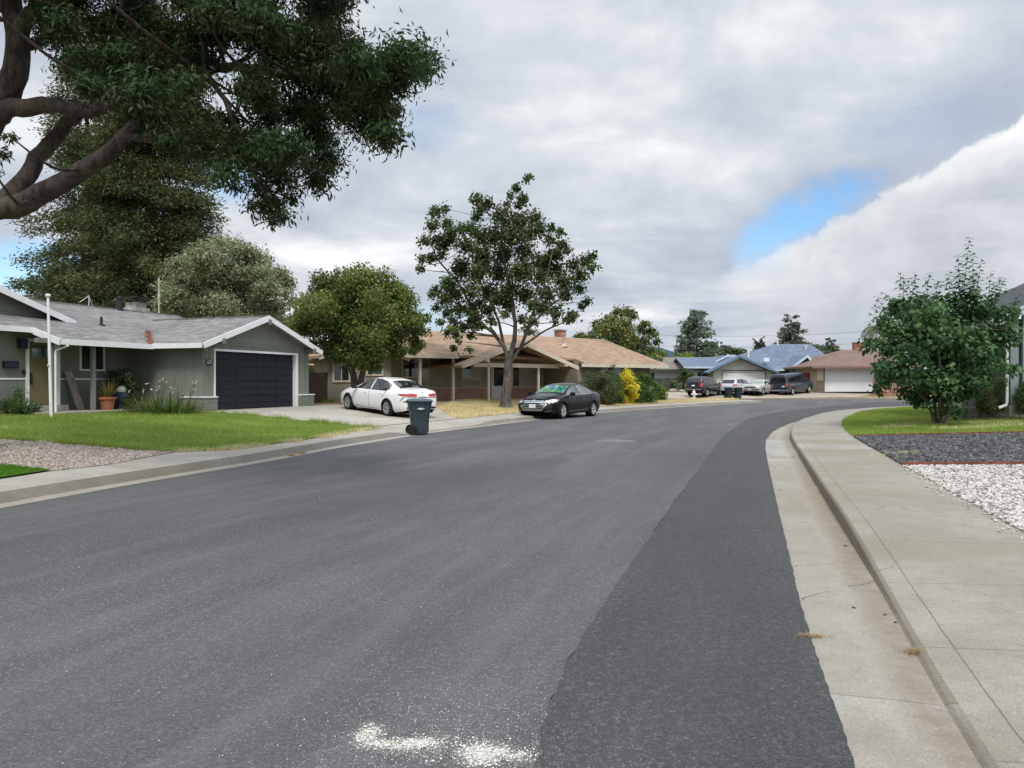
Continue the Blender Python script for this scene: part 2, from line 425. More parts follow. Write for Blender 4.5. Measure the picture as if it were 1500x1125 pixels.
M['kerb_left'] = m_concrete('kerb_concrete_left', (.225, .213, .19), 3.0, contrast=1.2)
M['drive'] = m_concrete('driveway_concrete', (.40, .375, .33), 3.0, contrast=.9)
M['drive_far'] = m_concrete('driveway_concrete_far', (.42, .37, .31), 3.0, contrast=.7)
M['soil'] = m_soil('dry_soil', (.19, .145, .085), (.33, .26, .15))
M['lawn'] = m_soil('lawn_soil', (.11, .19, .035), (.19, .27, .06), 6)
M['dry'] = m_soil('dry_lawn_soil', (.42, .34, .18), (.64, .54, .32), 2.5)
M['turf'] = m_soil('turf_green', (.09, .19, .02), (.13, .24, .03), 20)
M['pea'] = m_soil('pea_gravel_bed', (.22, .19, .165), (.36, .32, .28), 14)
M['darkbed'] = m_soil('dark_gravel_bed', (.045, .045, .05), (.10, .10, .11), 20)
M['whitebed'] = m_soil('white_gravel_bed', (.20, .18, .16), (.38, .36, .33), 20)
M['plain'] = m_soil('valley_floor', (.09, .11, .05), (.17, .16, .08), .02, .2)
M['hill'] = plain('hill_forest_haze', (.040, .070, .090), .95, .05, var=.25, scale=.004)  # forest colour with the blue of distance haze mixed in

def struct(o): return tag(o, kind='structure')
def strip(name, C, sign, ds, zs, mat, i0=0, i1=None):
    """a ribbon following a kerb line; ds are offsets, zs heights (numbers or functions of arc length)"""
    i1 = len(C.P) if i1 is None else i1
    P = C.P[i0:i1]; N = C.N[i0:i1] * sign; S = C.s[i0:i1]; k = len(ds)
    V = np.empty((len(P), k, 3)); U = np.empty((len(P), k, 2))
    for j, (d, z) in enumerate(zip(ds, zs)):
        V[:, j, :2] = P + N * d; V[:, j, 2] = z(S) if callable(z) else z
        U[:, j, 0] = S; U[:, j, 1] = d - ds[0]
    F = []
    for i in range(len(P) - 1):
        for j in range(k - 1):
            a = i * k + j; q = (a, a + k, a + k + 1, a + 1)
            F.append(q if sign < 0 else q[::-1])
    F = np.array(F)
    # faces must look up
    return np_obj(name, V.reshape(-1, 3), F[:, ::-1], mat, None, True, uv=U.reshape(-1, 2))
def flip_up(o):
    me = o.data
    if len(me.polygons) and sum(p.normal.z for p in me.polygons) < 0: me.flip_normals()
    return o

# ground, road
gd = MB(); gd.add([(-3000, -400, -.08), (4200, -400, -.08), (4200, 5000, -.08), (-3000, 5000, -.08)], [(0, 1, 2, 3)]); struct(gd.build('ground', M['plain'], fix=False))
rd = MB(); rd.add([(-45, -25, 0), (150, -25, 0), (150, 104, 0), (-45, 104, 0)], [(0, 1, 2, 3)]); struct(rd.build('road', M['asphalt'], fix=False))
# resurfaced band along the right gutter
patch_px = [(800, 1040), (842, 945), (880, 893), (921, 830), (972, 760), (1018, 695), (1048, 655), (1072, 630), (1106, 611), (1165, 600), (1235, 593.5), (1330, 588.5)]
pl = np.array([(-2.6, -8), (-.6, -2.5), (-.12, 1.5)] + [gp(*p) for p in patch_px] + [(60, 63), (110, 70)])
def resample(P, n):
    d = np.concatenate([[0], np.cumsum(np.linalg.norm(np.diff(P, axis=0), axis=1))]); t = np.linspace(0, 1, n)**1.6 * d[-1]
    return np.stack([np.interp(t, d, P[:, 0]), np.interp(t, d, P[:, 1])], 1)
A = resample(catmull(pl, .3), 1400); B = resample(RIP, 1400)
ja = rng.normal(0, .005, 1400); ja = ja + .5 * np.roll(ja, 1) + .5 * np.roll(ja, -1); A[:, 0] += ja
tj = np.cumsum(rng.normal(0, .02, 1400)); tj -= np.linspace(tj[0], tj[-1], 1400)
B2 = B.copy(); B2[:, 0] += np.clip(tj, -.018, .018) + (rng.random(1400) - .5) * .012 + .01
V = np.zeros((1400, 2, 3)); V[:, 0, :2] = A; V[:, 1, :2] = B2; V[:, :, 2] = .005
F = np.array([(2 * i, 2 * i + 1, 2 * i + 3, 2 * i + 2) for i in range(1399)])
struct(flip_up(np_obj('road_patch', V.reshape(-1, 3), F, M['asphalt_new'])))

V = np.zeros((1400, 2, 3)); w_ = (.001 + .012 * rng.random(1400)**2) * (np.convolve(rng.normal(0, 1, 1400), np.ones(40) / 6.3, 'same') > .15); V[:, 0, :2] = A; V[:, 1, :2] = A; V[:, 0, 0] -= w_; V[:, 1, 0] += w_ * .4; V[:, :, 2] = .0075
struct(flip_up(np_obj('road_seam', V.reshape(-1, 3), F, plain('seam_tar', (.032, .032, .032), .9, .2, var=.4, scale=12))))

# left gutter, kerb, sidewalk, lot
struct(flip_up(strip('gutter_left', CL, 1, [-.02, .30], [.004, .004], M['gutter_left'])))
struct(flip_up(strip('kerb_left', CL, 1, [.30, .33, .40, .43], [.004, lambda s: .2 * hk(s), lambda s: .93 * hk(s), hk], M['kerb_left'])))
struct(flip_up(strip('sidewalk_left', CL, 1, [.43, 1.15, 1.92], [hk, lambda s: (hk(s) + .17) / 2, .171], M['walk_left'])))
ds = [1.9, 2.6, 3.4, 4.2, 5, 6, 7, 8, 10, 14, 20, 30, 45]
struct(flip_up(strip('terrain', CL, 1, ds, [(lambda d: (lambda s: zl(*(LIP + CL.N * d).T)))(d) for d in ds], M['soil'])))
# right gutter, kerb, sidewalk, lot
struct(flip_up(strip('gutter_right', CR, -1, [-.78, -.35, 0], [.0, .002, .004], M['gutter'])))
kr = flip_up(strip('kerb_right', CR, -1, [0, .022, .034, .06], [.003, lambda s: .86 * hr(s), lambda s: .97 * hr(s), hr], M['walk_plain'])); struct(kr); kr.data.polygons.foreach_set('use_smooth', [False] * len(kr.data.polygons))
struct(flip_up(strip('sidewalk_right', CR, -1, [.06, .8, 1.58], [hr, lambda s: .6 * hr(s) + .06, .151], M['walk'])))
ro = CR.P - CR.N * 1.56
struct(drape('terrain_right', [tuple(p) for p in ro[::4]] + [(110, -8), (4, -8)], zr, 0, 2.0, M['soil']))
# far lots beyond the bend
struct(drape('terrain_far', [(-40, 72.6), (21.5, 72.6), (41, 77), (80, 86), (140, 97), (140, 150), (-40, 150)], zfar, 0.004, 1.0, M['soil']))
# hills on the horizon
hb = MB()
for cx, cy, rx, ry, h in [(520, 3000, 420, 300, 128), (1000, 3300, 380, 300, 95), (150, 3400, 520, 300, 118), (1480, 3100, 260, 250, 122), (-900, 3300, 900, 300, 110), (2100, 3300, 600, 300, 130)]:
    nU, nV = 40, 8; b = len(hb.V)
    for i in range(nU):
        for j in range(nV):
            t = 2 * math.pi * i / nU; q = j / (nV - 1)
            hh = h * (math.cos(q * math.pi) * .5 + .5) * (1 + .10 * math.sin(5 * t + cx) + .07 * math.sin(11 * t))
            hb.V.append((cx + rx * q * math.cos(t), cy + ry * q * math.sin(t), hh - 1))
    hb.F += [(b + i * nV + j, b + i * nV + j + 1, b + ((i + 1) % nU) * nV + j + 1, b + ((i + 1) % nU) * nV + j) for i in range(nU) for j in range(nV - 1)]
struct(hb.build('hills', M['hill'], smooth=True))

# ------------------------------------------------------------------ yards (traced on the terrain)
def P_on(L, zf): return [on(x, y, zf) for x, y in L]
lawn_poly = P_on([(-160, 629), (0, 643.5), (70, 648), (133, 653.5), (200, 660), (250, 662.5), (330, 659.5), (400, 651), (480, 639.5), (549, 628)], zl) + P_on([(480, 620), (400, 612.5), (320, 605.5), (300, 602)], zl) + [(-14.6, 29.2), (-22, 24)]
struct(drape('lawn_left', lawn_poly, zl, .012, .6, M['lawn']))
pea_poly = P_on([(-160, 628), (0, 642.5), (70, 647), (133, 652.5), (200, 659), (252, 663), (160, 681), (75, 690.5), (0, 683), (-160, 667)], zl)
struct(drape('gravel_bed_left', pea_poly, zl, .006, .6, M['pea']))
turf_poly = P_on([(-120, 674), (0, 682.5), (74, 690.5), (0, 702), (-120, 724)], zl)
struct(drape('turf_strip', turf_poly, zl, .03, .6, M['turf']))
H1A = math.atan2(.94, .34); H1O = (-10.98, 27.3)
def h1(x, y):
    c, s = math.cos(H1A), math.sin(H1A); return (H1O[0] + c * x - s * y, H1O[1] + s * x + c * y)
def walk_back(C, s, d=1.9):
    i = int(np.searchsorted(C.s, s)); q = C.P[i] + C.N[i] * d; return (q[0], q[1])
drive_poly = [h1(.2, .1), h1(7.2, .1), h1(8.6, -.5)] + P_on([(642, 598)], zl) + [walk_back(CL, t) for t in np.linspace(SB + .3, SA - 1.2, 14)] + P_on([(549, 628), (480, 620), (400, 612.5), (320, 605.5)], zl)
struct(drape('driveway', drive_poly, zl, .010, .8, M['drive']))
dry_poly = P_on([(640, 597)], zl) + [walk_back(CL, t) for t in np.linspace(SB + .3, CL.s[-1] - 1.0, 40)] + [(19.2, 66.5), (14, 62), (11.5, 58), (6, 52), (-3, 46)]
struct(drape('lawn_dry', dry_poly, zl, .012, .8, M['dry']))
# far driveways
struct(drape('driveway_far', P_on([(968, 583.8), (1040, 583.8), (1088, 584), (1132, 583.5), (1136, 574), (1050, 572), (966, 575)], zfar), zfar, .016, 1.0, M['drive_far']))
struct(drape('driveway_garage', P_on([(1132, 583.5), (1200, 582.6), (1262, 581.5), (1290, 572.5), (1210, 571), (1137, 574)], zfar), zfar, .022, 1.0, M['drive_far']))
# right yard
def off(px, py): return on(px, py, zr)
e1a, e1b = np.array(off(1251.6, 640.5)), np.array(off(1500, 635.5))
e2a, e2b = np.array(off(1322, 682.7)), np.array(off(1500, 682))
X1 = e1b + (e1b - e1a) * 1.2; X2 = e2b + (e2b - e2a) * 2.5
def edge_pts(y0, y1, n=14):
    i = [k for k in range(len(ro)) if y0 <= ro[k][1] <= y1 and ro[k][0] > 0]
    return [tuple(ro[k]) for k in i[::max(1, len(i) // n)]]
ed = edge_pts(e1a[1] + .2, 44)
lawnR_poly = [tuple(e1a)] + ed + [(26, 43), (24, 32)] + [tuple(X1)]
struct(drape('lawn_right', lawnR_poly, zr, .012, .8, M['lawn']))
em = edge_pts(e2a[1] + .2, e1a[1] - .2, 8)
dark_poly = [tuple(e2a)] + em + [tuple(e1a), tuple(X1), tuple(X2)]
struct(drape('gravel_bed_dark', dark_poly, zr, .010, .6, M['darkbed']))
en = edge_pts(2.0, e2a[1] - .2, 12)
white_poly = en + [tuple(e2a), tuple(X2), (X2[0] + 1, 2)]
struct(drape('gravel_bed_white', white_poly, zr, .008, .6, M['whitebed']))
M['redwood_edge'] = plain('edging_wood', (.20, .075, .05), .85, .2, var=.4, scale=9)
def edging(a, b, label, w=.045, h=.07):
    n = 8; t = thing('garden_edging', label, 'edging', (a[0], a[1], float(zr(a[0], a[1])[0])), 0, 'wooden garden edging boards')
    mb = MB(); P = [a + (b - a) * i / n for i in range(n + 1)]
    for p, q in zip(P[:-1], P[1:]):
        z0 = float(zr(*p)[0]) + h; z1 = float(zr(*q)[0]) + h
        mb.beam((p[0] - a[0], p[1] - a[1], z0 - t.location.z), (q[0] - a[0], q[1] - a[1], z1 - t.location.z), w, h + .05)
    mb.build('board', M['redwood_edge'], t)
edging(e1a, X1, 'reddish timber edging between dark gravel and the right lawn')
edging(e2a, X2, 'reddish timber edging between the dark and the white gravel')

# ------------------------------------------------------------------ grass, pebbles, litter
def sample(poly, n):
    P = np.asarray(poly); lo = P.min(0); hi = P.max(0); out = []; c = 0
    while c < n:
        q = lo + rng.random((n * 2, 2)) * (hi - lo); q = q[pip(q[:, 0], q[:, 1], P)]
        out.append(q); c += len(q)
    return np.concatenate(out)[:n]
def area(poly):
    P = np.asarray(poly); x, y = P.T; return .5 * abs((x * np.roll(y, 1) - y * np.roll(x, 1)).sum())
def seen(q, zf, margin=60):
    px = 750 + q[:, 0] / np.maximum(q[:, 1], .1) * F_PX
    return (px > -margin) & (px < 1500 + margin) & (q[:, 1] > 1)
def grass(name, q, zf, h, w, mat, lean=.5, hv=.5, patch=None):
    z = zf(q[:, 0], q[:, 1]); n = len(q)
    a = rng.random(n) * 2 * np.pi; hh = h * (1 - hv + 2 * hv * rng.random(n))
    if patch is not None: hh *= patch(q)
    l = rng.normal(0, lean, (n, 2)) * hh[:, None]
    d = np.stack([np.cos(a), np.sin(a)], 1) * (w / 2)
    V = np.zeros((n, 3, 3)); V[:, 0, :2] = q - d; V[:, 1, :2] = q + d; V[:, 2, :2] = q + l
    V[:, 0, 2] = V[:, 1, 2] = z - .005; V[:, 2, 2] = z + hh
    return tag(np_obj(name, V.reshape(-1, 3), np.arange(3 * n).reshape(n, 3), mat, rnd=rng.random(n)), kind='stuff')
def nz(q, s, o=0):
    x, y = q[:, 0] * s + o, q[:, 1] * s - o
    return .5 + .25 * (np.sin(x * 1.7 + 1.3 * np.sin(y * 1.1)) + np.sin(y * 2.1 + 1.7 * np.sin(x * .9 + 2)))
M['blade'] = leafmat('grass_green', (.120, .185, .028), (.270, .345, .065), (.45, .43, .16), .45, .6)
M['blade_dry'] = leafmat('grass_dry', (.46, .37, .19), (.72, .61, .36), (.40, .40, .18), .3, .7)
M['blade_turf'] = leafmat('grass_turf', (.05, .14, .012), (.09, .22, .02), None, .3, .6)
q = sample(lawn_poly, 120000); q = q[seen(q, zl)]; q = q[rng.random(len(q)) < .45 + .8 * nz(q, .8, 1)]; grass('lawn_grass', q, zl, .075, .014, M['blade'], .6, .6, lambda q: .6 + .7 * nz(q, 1.7, 5))
q = sample(turf_poly, 9000); q = q[seen(q, zl)]; grass('turf_grass', q, lambda x, y: zl(x, y) + .03, .035, .010, M['blade_turf'], .3)
q = sample(dry_poly, 90000); q = q[seen(q, zl)]; q = q[rng.random(len(q)) < .25 + nz(q, .9)]
grass('dry_grass', q, zl, .085, .026, M['blade_dry'], .9, .6, lambda q: .5 + nz(q, 1.3, 3))
q = sample(lawnR_poly, 110000); q = q[seen(q, zr)]
dd = np.linalg.norm(q - np.array(on(1440, 622, zr)), axis=1)
bare = (nz(q, 1.1, 2) + .9 * np.exp(-(dd / 2.6)**2)) > 1.02
grass('lawn_grass', q[~bare], zr, .07, .016, M['blade'], .5)
grass('dry_grass', q[bare][::3], zr, .05, .02, M['blade_dry'], .8)
# unmown fringe along the lawn edges
def fringe(name, pts, n, h, w, mat, spread, zf, lean=.7):
    P = np.array(pts); d = np.concatenate([[0], np.cumsum(np.linalg.norm(np.diff(P, axis=0), axis=1))])
    t = rng.random(n) * d[-1]
    q = np.stack([np.interp(t, d, P[:, 0]), np.interp(t, d, P[:, 1])], 1) + rng.normal(0, spread, (n, 2))
    keep = nz(q, 2.3) > .35
    grass(name, q[keep], zf, h, w, mat, lean, .7)
fringe('grass_fringe', P_on([(250, 662.5), (330, 659.5), (400, 651), (480, 639.5), (549, 628)], zl), 3200, .08, .016, M['blade_dry'], .10, zl)
fringe('grass_fringe', P_on([(549, 628), (480, 620), (400, 612.5), (320, 605.5)], zl), 2600, .12, .016, M['blade'], .12, zl)
fringe('grass_fringe', P_on([(0, 643.5), (133, 653.5), (250, 662.5)], zl), 3000, .09, .014, M['blade'], .05, zl)
fringe('weeds', P_on([(452, 590), (482, 589)], zl), 500, .22, .03, M['blade'], .3, zl)

ICO = None
def pebbles(name, q, zf, smin, smax, mat, flat=.6, dz=0.0):
    t = (1 + 5**.5) / 2
    b = np.array([(-1, t, 0), (1, t, 0), (-1, -t, 0), (1, -t, 0), (0, -1, t), (0, 1, t), (0, -1, -t), (0, 1, -t), (t, 0, -1), (t, 0, 1), (-t, 0, -1), (-t, 0, 1)]) / 1.9
    f = np.array([(0, 11, 5), (0, 5, 1), (0, 1, 7), (0, 7, 10), (0, 10, 11), (1, 5, 9), (5, 11, 4), (11, 10, 2), (10, 7, 6), (7, 1, 8), (3, 9, 4), (3, 4, 2), (3, 2, 6), (3, 6, 8), (3, 8, 9), (4, 9, 5), (2, 4, 11), (6, 2, 10), (8, 6, 7), (9, 8, 1)])
    n = len(q); s = smin + (smax - smin) * rng.random(n)**1.6
    V = b[None] * (1 + rng.normal(0, .16, (n, 12, 1)))
    V *= (np.stack([.7 + .6 * rng.random(n), .6 + .4 * rng.random(n), flat * (.7 + .5 * rng.random(n))], 1) * s[:, None])[:, None]
    a = rng.random(n) * 2 * np.pi; ti = rng.normal(0, .35, n)
    ct, st = np.cos(ti)[:, None], np.sin(ti)[:, None]
    y2 = V[:, :, 1] * ct - V[:, :, 2] * st; z2 = V[:, :, 1] * st + V[:, :, 2] * ct
    ca, sa = np.cos(a)[:, None], np.sin(a)[:, None]
    W = np.stack([V[:, :, 0] * ca - y2 * sa, V[:, :, 0] * sa + y2 * ca, z2], 2)
    W[:, :, :2] += q[:, None]; W[:, :, 2] += (zf(q[:, 0], q[:, 1]) + s * flat * .35 + dz + s * .5 * rng.random(n))[:, None]
    F = (np.arange(n)[:, None, None] * 12 + f[None]).reshape(-1, 3)
    return tag(np_obj(name, W.reshape(-1, 3), F, mat, rnd=np.repeat(rng.random(n), 20)), kind='stuff')
def stonemat(name, stops):
    g = G(name); r = g.n('Attribute', attribute_name='rnd').outputs['Fac']
    c = g.ramp(r, stops); c = g.mix(g.math('MULTIPLY', g.noise(g.pos(), 40, 4), .4), c, g.mix(.5, c, (.1, .09, .08)))
    return g.done(g.bsdf(c, .8, .3))
M['st_white'] = stonemat('stone_white', [(0, (.48, .46, .42)), (.50, (.62, .60, .56)), (.70, (.38, .33, .27)), (.86, (.16, .155, .155)), (1, (.58, .56, .52))])
M['st_dark'] = stonemat('stone_dark', [(0, (.034, .034, .036)), (.7, (.080, .080, .084)), (1, (.17, .165, .16))])
M['st_pea'] = stonemat('stone_pea', [(0, (.20, .165, .13)), (.5, (.42, .35, .29)), (.85, (.50, .46, .41)), (1, (.22, .17, .15))])
M['chip'] = stonemat('plaster_chip', [(0, (.50, .48, .42)), (1, (.74, .72, .66))])
q = sample(white_poly, 80000); q = q[seen(q, zr, 90) & (q[:, 1] > 6.0)]; q = q[:32000]; pebbles('white_gravel', q, zr, .014, .033, M['st_white'])
q = np.array([e for e in en for _ in range(14)]) + rng.normal(0, .10, (len(en) * 14, 2)); pebbles('stray_stones', q, lambda x, y: np.full(len(x), .146), .012, .028, M['st_white'])
q = sample(dark_poly, 30000); q = q[seen(q, zr, 90)][:15000]; pebbles('dark_gravel', q, zr, .025, .055, M['st_dark'], .5)
q = sample(pea_poly, 30000); q = q[seen(q, zl, 90)][:17000]; pebbles('pea_gravel', q, zl, .012, .03, M['st_pea'])
# dry tuft lying on the dark gravel
o_ = np.array(on(1320, 666, zr)); q = o_ + rng.normal(0, 1, (260, 2)) * (.22, .16); grass('dry_weeds', q, zr, .07, .012, M['blade_dry'], 1.4)
# spilt plaster: crumbs on the asphalt
def flat0(x, y): return np.zeros(len(x))
cl = []
for px, py, sx, sy, n in [(538, 1078, .028, .05, 300), (560, 1090, .04, .02, 120), (612, 1089, .05, .022, 330), (590, 1095, .05, .02, 110), (705, 1106, .045, .05, 640), (728, 1102, .03, .03, 150), (655, 1096, .14, .06, 170), (762, 1108, .03, .025, 110)]:
    c = np.array(gp(px, py)); cl.append(c + rng.normal(0, 1, (n, 2)) * (sx, sy))
cl = np.concatenate(cl); pebbles('plaster_crumbs', cl, flat0, .002, .0085, M['chip'], .3)
fs = np.repeat(cl[::2], 9, 0); fs = fs + rng.normal(0, .022, fs.shape); pebbles('plaster_dust', fs, flat0, .0008, .0026, M['chip'], .3)
sp = np.array(gp(650, 1090)) + rng.normal(0, 1, (2300, 2)) * (.42, .36); sp = sp[sp[:, 0] < .35]; pebbles('plaster_specks', sp, flat0, .0012, .0042, M['chip'], .3)
sp = np.stack([rng.random(170) * 5 - 4.2, 3.2 + rng.random(170)**1.5 * 14], 1); sp[:, 0] *= sp[:, 1] / 6; pebbles('road_grit', sp, flat0, .002, .007, M['chip'], .35)
# crumbs and weeds along the right gutter
q = np.array(gp(1186, 931, .01)) + rng.normal(0, 1, (260, 2)) * (.045, .015) + np.array([.02, 0]); grass('gutter_weeds', q, flat0, .018, .006, leafmat('straw', (.30, .20, .10), (.46, .33, .18), None, .2), 1.6)
q = np.array(gp(1341, 953, .02)) + rng.normal(0, 1, (240, 2)) * (.025, .02); grass('gutter_weeds', q, flat0, .028, .006, bpy.data.materials['straw'], 1.2)
qg = np.array(CL.P[(CL.s > CL.s_at(420, 671)) & (CL.s < CL.s_at(452, 664))]); 
q = qg[rng.integers(0, len(qg), 190)] + CL.N[0] * .12 + rng.normal(0, .05, (190, 2)); grass('gutter_weeds', q, flat0, .06, .012, bpy.data.materials['straw'], 1.2)
lv = np.concatenate([np.array(gp(px, py, .01)) + rng.normal(0, 1, (n, 2)) * s for px, py, s, n in [(1160, 656, .09, 12), (1158, 686, .12, 8), (1150, 668, .3, 9), (1160, 715, .2, 7), (1235, 800, .15, 6), (1300, 900, .1, 8)]])
pebbles('leaf_litter', lv, flat0, .006, .02, plain('dead_leaf', (.12, .06, .03)), .3)
# worn manhole cover in the carriageway
mh = thing('manhole_cover', 'worn pale manhole patch flush in the middle of the road', 'manhole', (*gp(901, 646), 0))
mm = MB(); mm.lathe([(.0, .006), (.55, .006), (.56, .001)], n=32, caps=False); mm.build('collar', plain('collar_concrete', (.135, .135, .133), .9, var=.3, scale=4), mh)
mm = MB(); mm.lathe([(.0, .011), (.36, .011), (.365, .006)], n=32, caps=False); mm.build('lid', plain('iron_lid', (.13, .13, .13), .6, .4, var=.3, scale=12), mh)
# ------------------------------------------------------------------ building materials
GREY = (.178, .192, .162)
M['h1_wall'] = plain('grey_green_paint', GREY, .8, .25, var=.07, scale=1.5)
M['h1_side'] = siding('grey_green_siding', GREY, .22, var=.08)
M['h1_gable'] = siding('grey_green_gable', GREY, .28, groove=.04, var=.07)
M['h1_panel'] = siding('grey_green_panel', GREY, .41, True, .03, var=.07)
M['h1_brick'] = bricks('painted_brick', (.19, .205, .175), (.235, .25, .21), (.10, .105, .09), .25, .085)
M['shingle_grey'] = shingles('grey_shingles', (.112, .106, .104), (.240, .230, .228))
M['shingle_brown'] = shingles('tan_shingles', (.215, .140, .092), (.36, .255, .180), .15, .35)
M['shingle_blue'] = shingles('blue_grey_shingles', (.095, .122, .172), (.165, .20, .26), .15, .35)
M['shingle_umber'] = shingles('umber_shingles', (.135, .088, .070), (.215, .150, .125), .15, .35)
M['shingle_dull'] = shingles('dull_shingles', (.13, .115, .10), (.22, .20, .18), .15, .35)
M['shingle_pale'] = shingles('pale_shingles', (.36, .34, .29), (.55, .52, .45), .15, .35)
M['white'] = plain('white_trim', (.72, .72, .73), .6, .35, var=.05, scale=4)
M['cream'] = plain('cream_trim', (.56, .50, .40), .65, .3, var=.08, scale=4)
M['navy_door'] = plain('navy_door_paint', (.010, .013, .019), .6, .3, var=.2, scale=3)
M['olive_door'] = plain('olive_door_paint', (.155, .135, .07), .6, .3, var=.06, scale=3)
M['black'] = plain('black_metal', (.012, .012, .014), .5, .5)
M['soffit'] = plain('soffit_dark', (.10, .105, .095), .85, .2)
M['concrete_plain'] = plain('step_concrete', (.34, .32, .28), .9, .2, var=.18, scale=5, bump=.2)
M['glass'] = glassmat('window_glass', (.018, .022, .026))
M['glass_pale'] = glassmat('window_glass_curtain', (.16, .17, .165), .12, .5)
M['glass_blue'] = glassmat('window_glass_blue', (.05, .10, .13))
M['curtain'] = siding('curtain_cloth', (.42, .41, .38), .12, True, .3)
M['h2_wall'] = plain('taupe_stucco', (.265, .240, .185), .85, .2, var=.08, scale=2, bump=.15)
M['h2_panel'] = siding('taupe_panel', (.28, .255, .20), .4, True, .03)
M['red_brick'] = bricks('red_brick', (.30, .105, .080), (.50, .25, .19), (.55, .49, .43))
M['chim_brick'] = bricks('orange_brick', (.32, .12, .07), (.40, .17, .10), (.33, .28, .24))
M['metal'] = plain('galvanised_metal', (.45, .46, .47), .4, .5, .6, var=.1)
M['alu'] = plain('aluminium', (.62, .62, .63), .4, .5, .3, var=.05)
M['beam_grey'] = plain('beam_grey_paint', (.16, .17, .15), .8)
M['plank'] = plain('weathered_plank', (.27, .225, .185), .9, .15, var=.35, scale=7)
M['fence'] = plain('fence_wood', (.105, .078, .060), .9, .15, var=.4, scale=5)
M['terracotta'] = plain('terracotta', (.30, .115, .06), .85, .2)

class Boards:
    """several boards, each built as a part of its own"""
    def __init__(s): s.L = []
    def beam(s, *a): s.L.append(MB().beam(*a)); return s
    def box(s, *a): s.L.append(MB().box(*a)); return s
    def build(s, name, mat, parent): return [m.build(name, mat, parent) for m in s.L]
def window(root, x0, x1, z0, z1, y, fm, gm=None, split=None, gm2=None, fw=.06, hor=False, name='window'):
    """frame proud of a wall that faces -y; one pane child per sash"""
    gm = gm or M['glass']
    f = MB()
    f.box(x0, x1, y - .05, y + .01, z1 - fw, z1).box(x0, x1, y - .055, y + .01, z0, z0 + fw)
    f.box(x0, x0 + fw, y - .05, y + .01, z0 + fw, z1 - fw).box(x1 - fw, x1, y - .05, y + .01, z0 + fw, z1 - fw)
    cuts = [x0 + fw] + [x0 + (x1 - x0) * t for t in (split or [])] + [x1 - fw]
    for c in cuts[1:-1]: f.box(c - .022, c + .022, y - .04, y + .01, z0 + fw, z1 - fw)
    o = f.build(name, fm, root)
    for i in range(len(cuts) - 1):
        p = MB().box(cuts[i] + (.022 if i else 0), cuts[i + 1] - (.022 if i < len(cuts) - 2 else 0), y - .018, y + .004, z0 + fw, z1 - fw)
        g = gm if not isinstance(gm, (list, tuple)) else gm[i]
        p.build('pane', g, o)
    return o
def chimney(root, x0, x1, y0, y1, z0, z1, mat, cap=True, pot=None):
    c = MB().box(x0, x1, y0, y1, z0, z1).build('chimney', mat, root)
    if cap: MB().box(x0 - .06, x1 + .06, y0 - .06, y1 + .06, z1 + .002, z1 + .08).build('chimney_cap', M['concrete_plain'], c)
    return c

# ================================================================== HOUSE 1: grey-green house with the dark garage door
Z1 = .55
h = thing('grey_house', 'grey-green bungalow with navy garage door, grey shingles and white trim', 'house', (H1O[0], H1O[1], Z1), H1A)
mp = lambda y: 2.40 + .33 * (y - 1.8)          # main front slope
gl = lambda x: 2.42 + .34 * (x + .45)          # garage roof, left slope
GR, GZ = 3.15, 2.42 + .34 * 3.6                # garage ridge
gr_ = lambda x: GZ - .34 * (x - GR)
# walls
w = MB()
w.box(0, .15, .15, 3.45, -.3, 2.40).box(-14, 6.4, 3.45, 3.6, -.3, 2.80).box(6.25, 6.4, .15, 12, -.3, 2.4).box(-14, -13.85, 3.6, 12, -.3, 2.8).box(-13.85, 6.25, 11.85, 12, -.3, 2.3)
w.build('wall', M['h1_panel'], h)
fw = MB()
fw.prism([(.0, -.3), (.60, -.3), (.60, 2.50), (.0, 2.30)], 'y', 0, .15)
fw.prism([(5.45, -.3), (6.4, -.3), (6.4, 2.36), (5.45, 2.66)], 'y', 0, .15)
fw.prism([(.60, 2.19), (5.45, 2.19), (5.45, 2.66), (.60, 2.66)], 'y', 0, .148)
fw.build('garage_wall', M['h1_panel'], h)
MB().prism([(.0, 2.42), (6.4, 2.44), (GR, GZ - .15)], 'y', -.02, .12).build('gable_wall', M['h1_gable'], h)
sd = Boards().box(-14, -4.03, 3.43, 3.449, -.25, 1.10).box(-2.86, -.02, 3.43, 3.449, -.25, 1.10)
sd.build('siding', M['h1_side'], h)
Boards().box(-14, -4.06, 3.41, 3.449, 1.13, 1.19).box(-2.84, -.02, 3.41, 3.449, 1.13, 1.19).build('belt_trim', M['white'], h)
bt = MB()
for x in np.arange(.62, 5.5, .42): bt.box(x - .02, x + .02, -.022, .0, 2.27, 2.44)
for x in (.12, .34, 5.75, 6.1): bt.box(x - .018, x + .018, -.022, 0, .55, 2.36)
for y in (.35, 1.1): bt.box(-.02, 0, y - .018, y + .018, .55, 2.36)
bt.box(-.02, 6.42, -.03, -.003, 2.42, 2.47)
bt.build('batten', M['h1_wall'], h)
# brick wainscot
b = MB(); b.box(-.16, .58, -.16, -.001, -.35, .50).box(-.16, -.001, .0, .78, -.35, .50); b.build('brick_wainscot', M['h1_brick'], h)
b = MB(); b.box(5.62, 6.56, -.16, -.001, -.35, .50).box(6.401, 6.56, .0, .7, -.35, .50); b.build('brick_wainscot', M['h1_brick'], h)
b = MB(); b.box(-.19, .585, -.19, -.002, .502, .545).box(-.19, -.002, -.002, .81, .502, .545); b.build('wainscot_cap', M['white'], h)
MB().box(5.61, 6.59, -.19, -.002, .502, .545).build('wainscot_cap', M['white'], h)
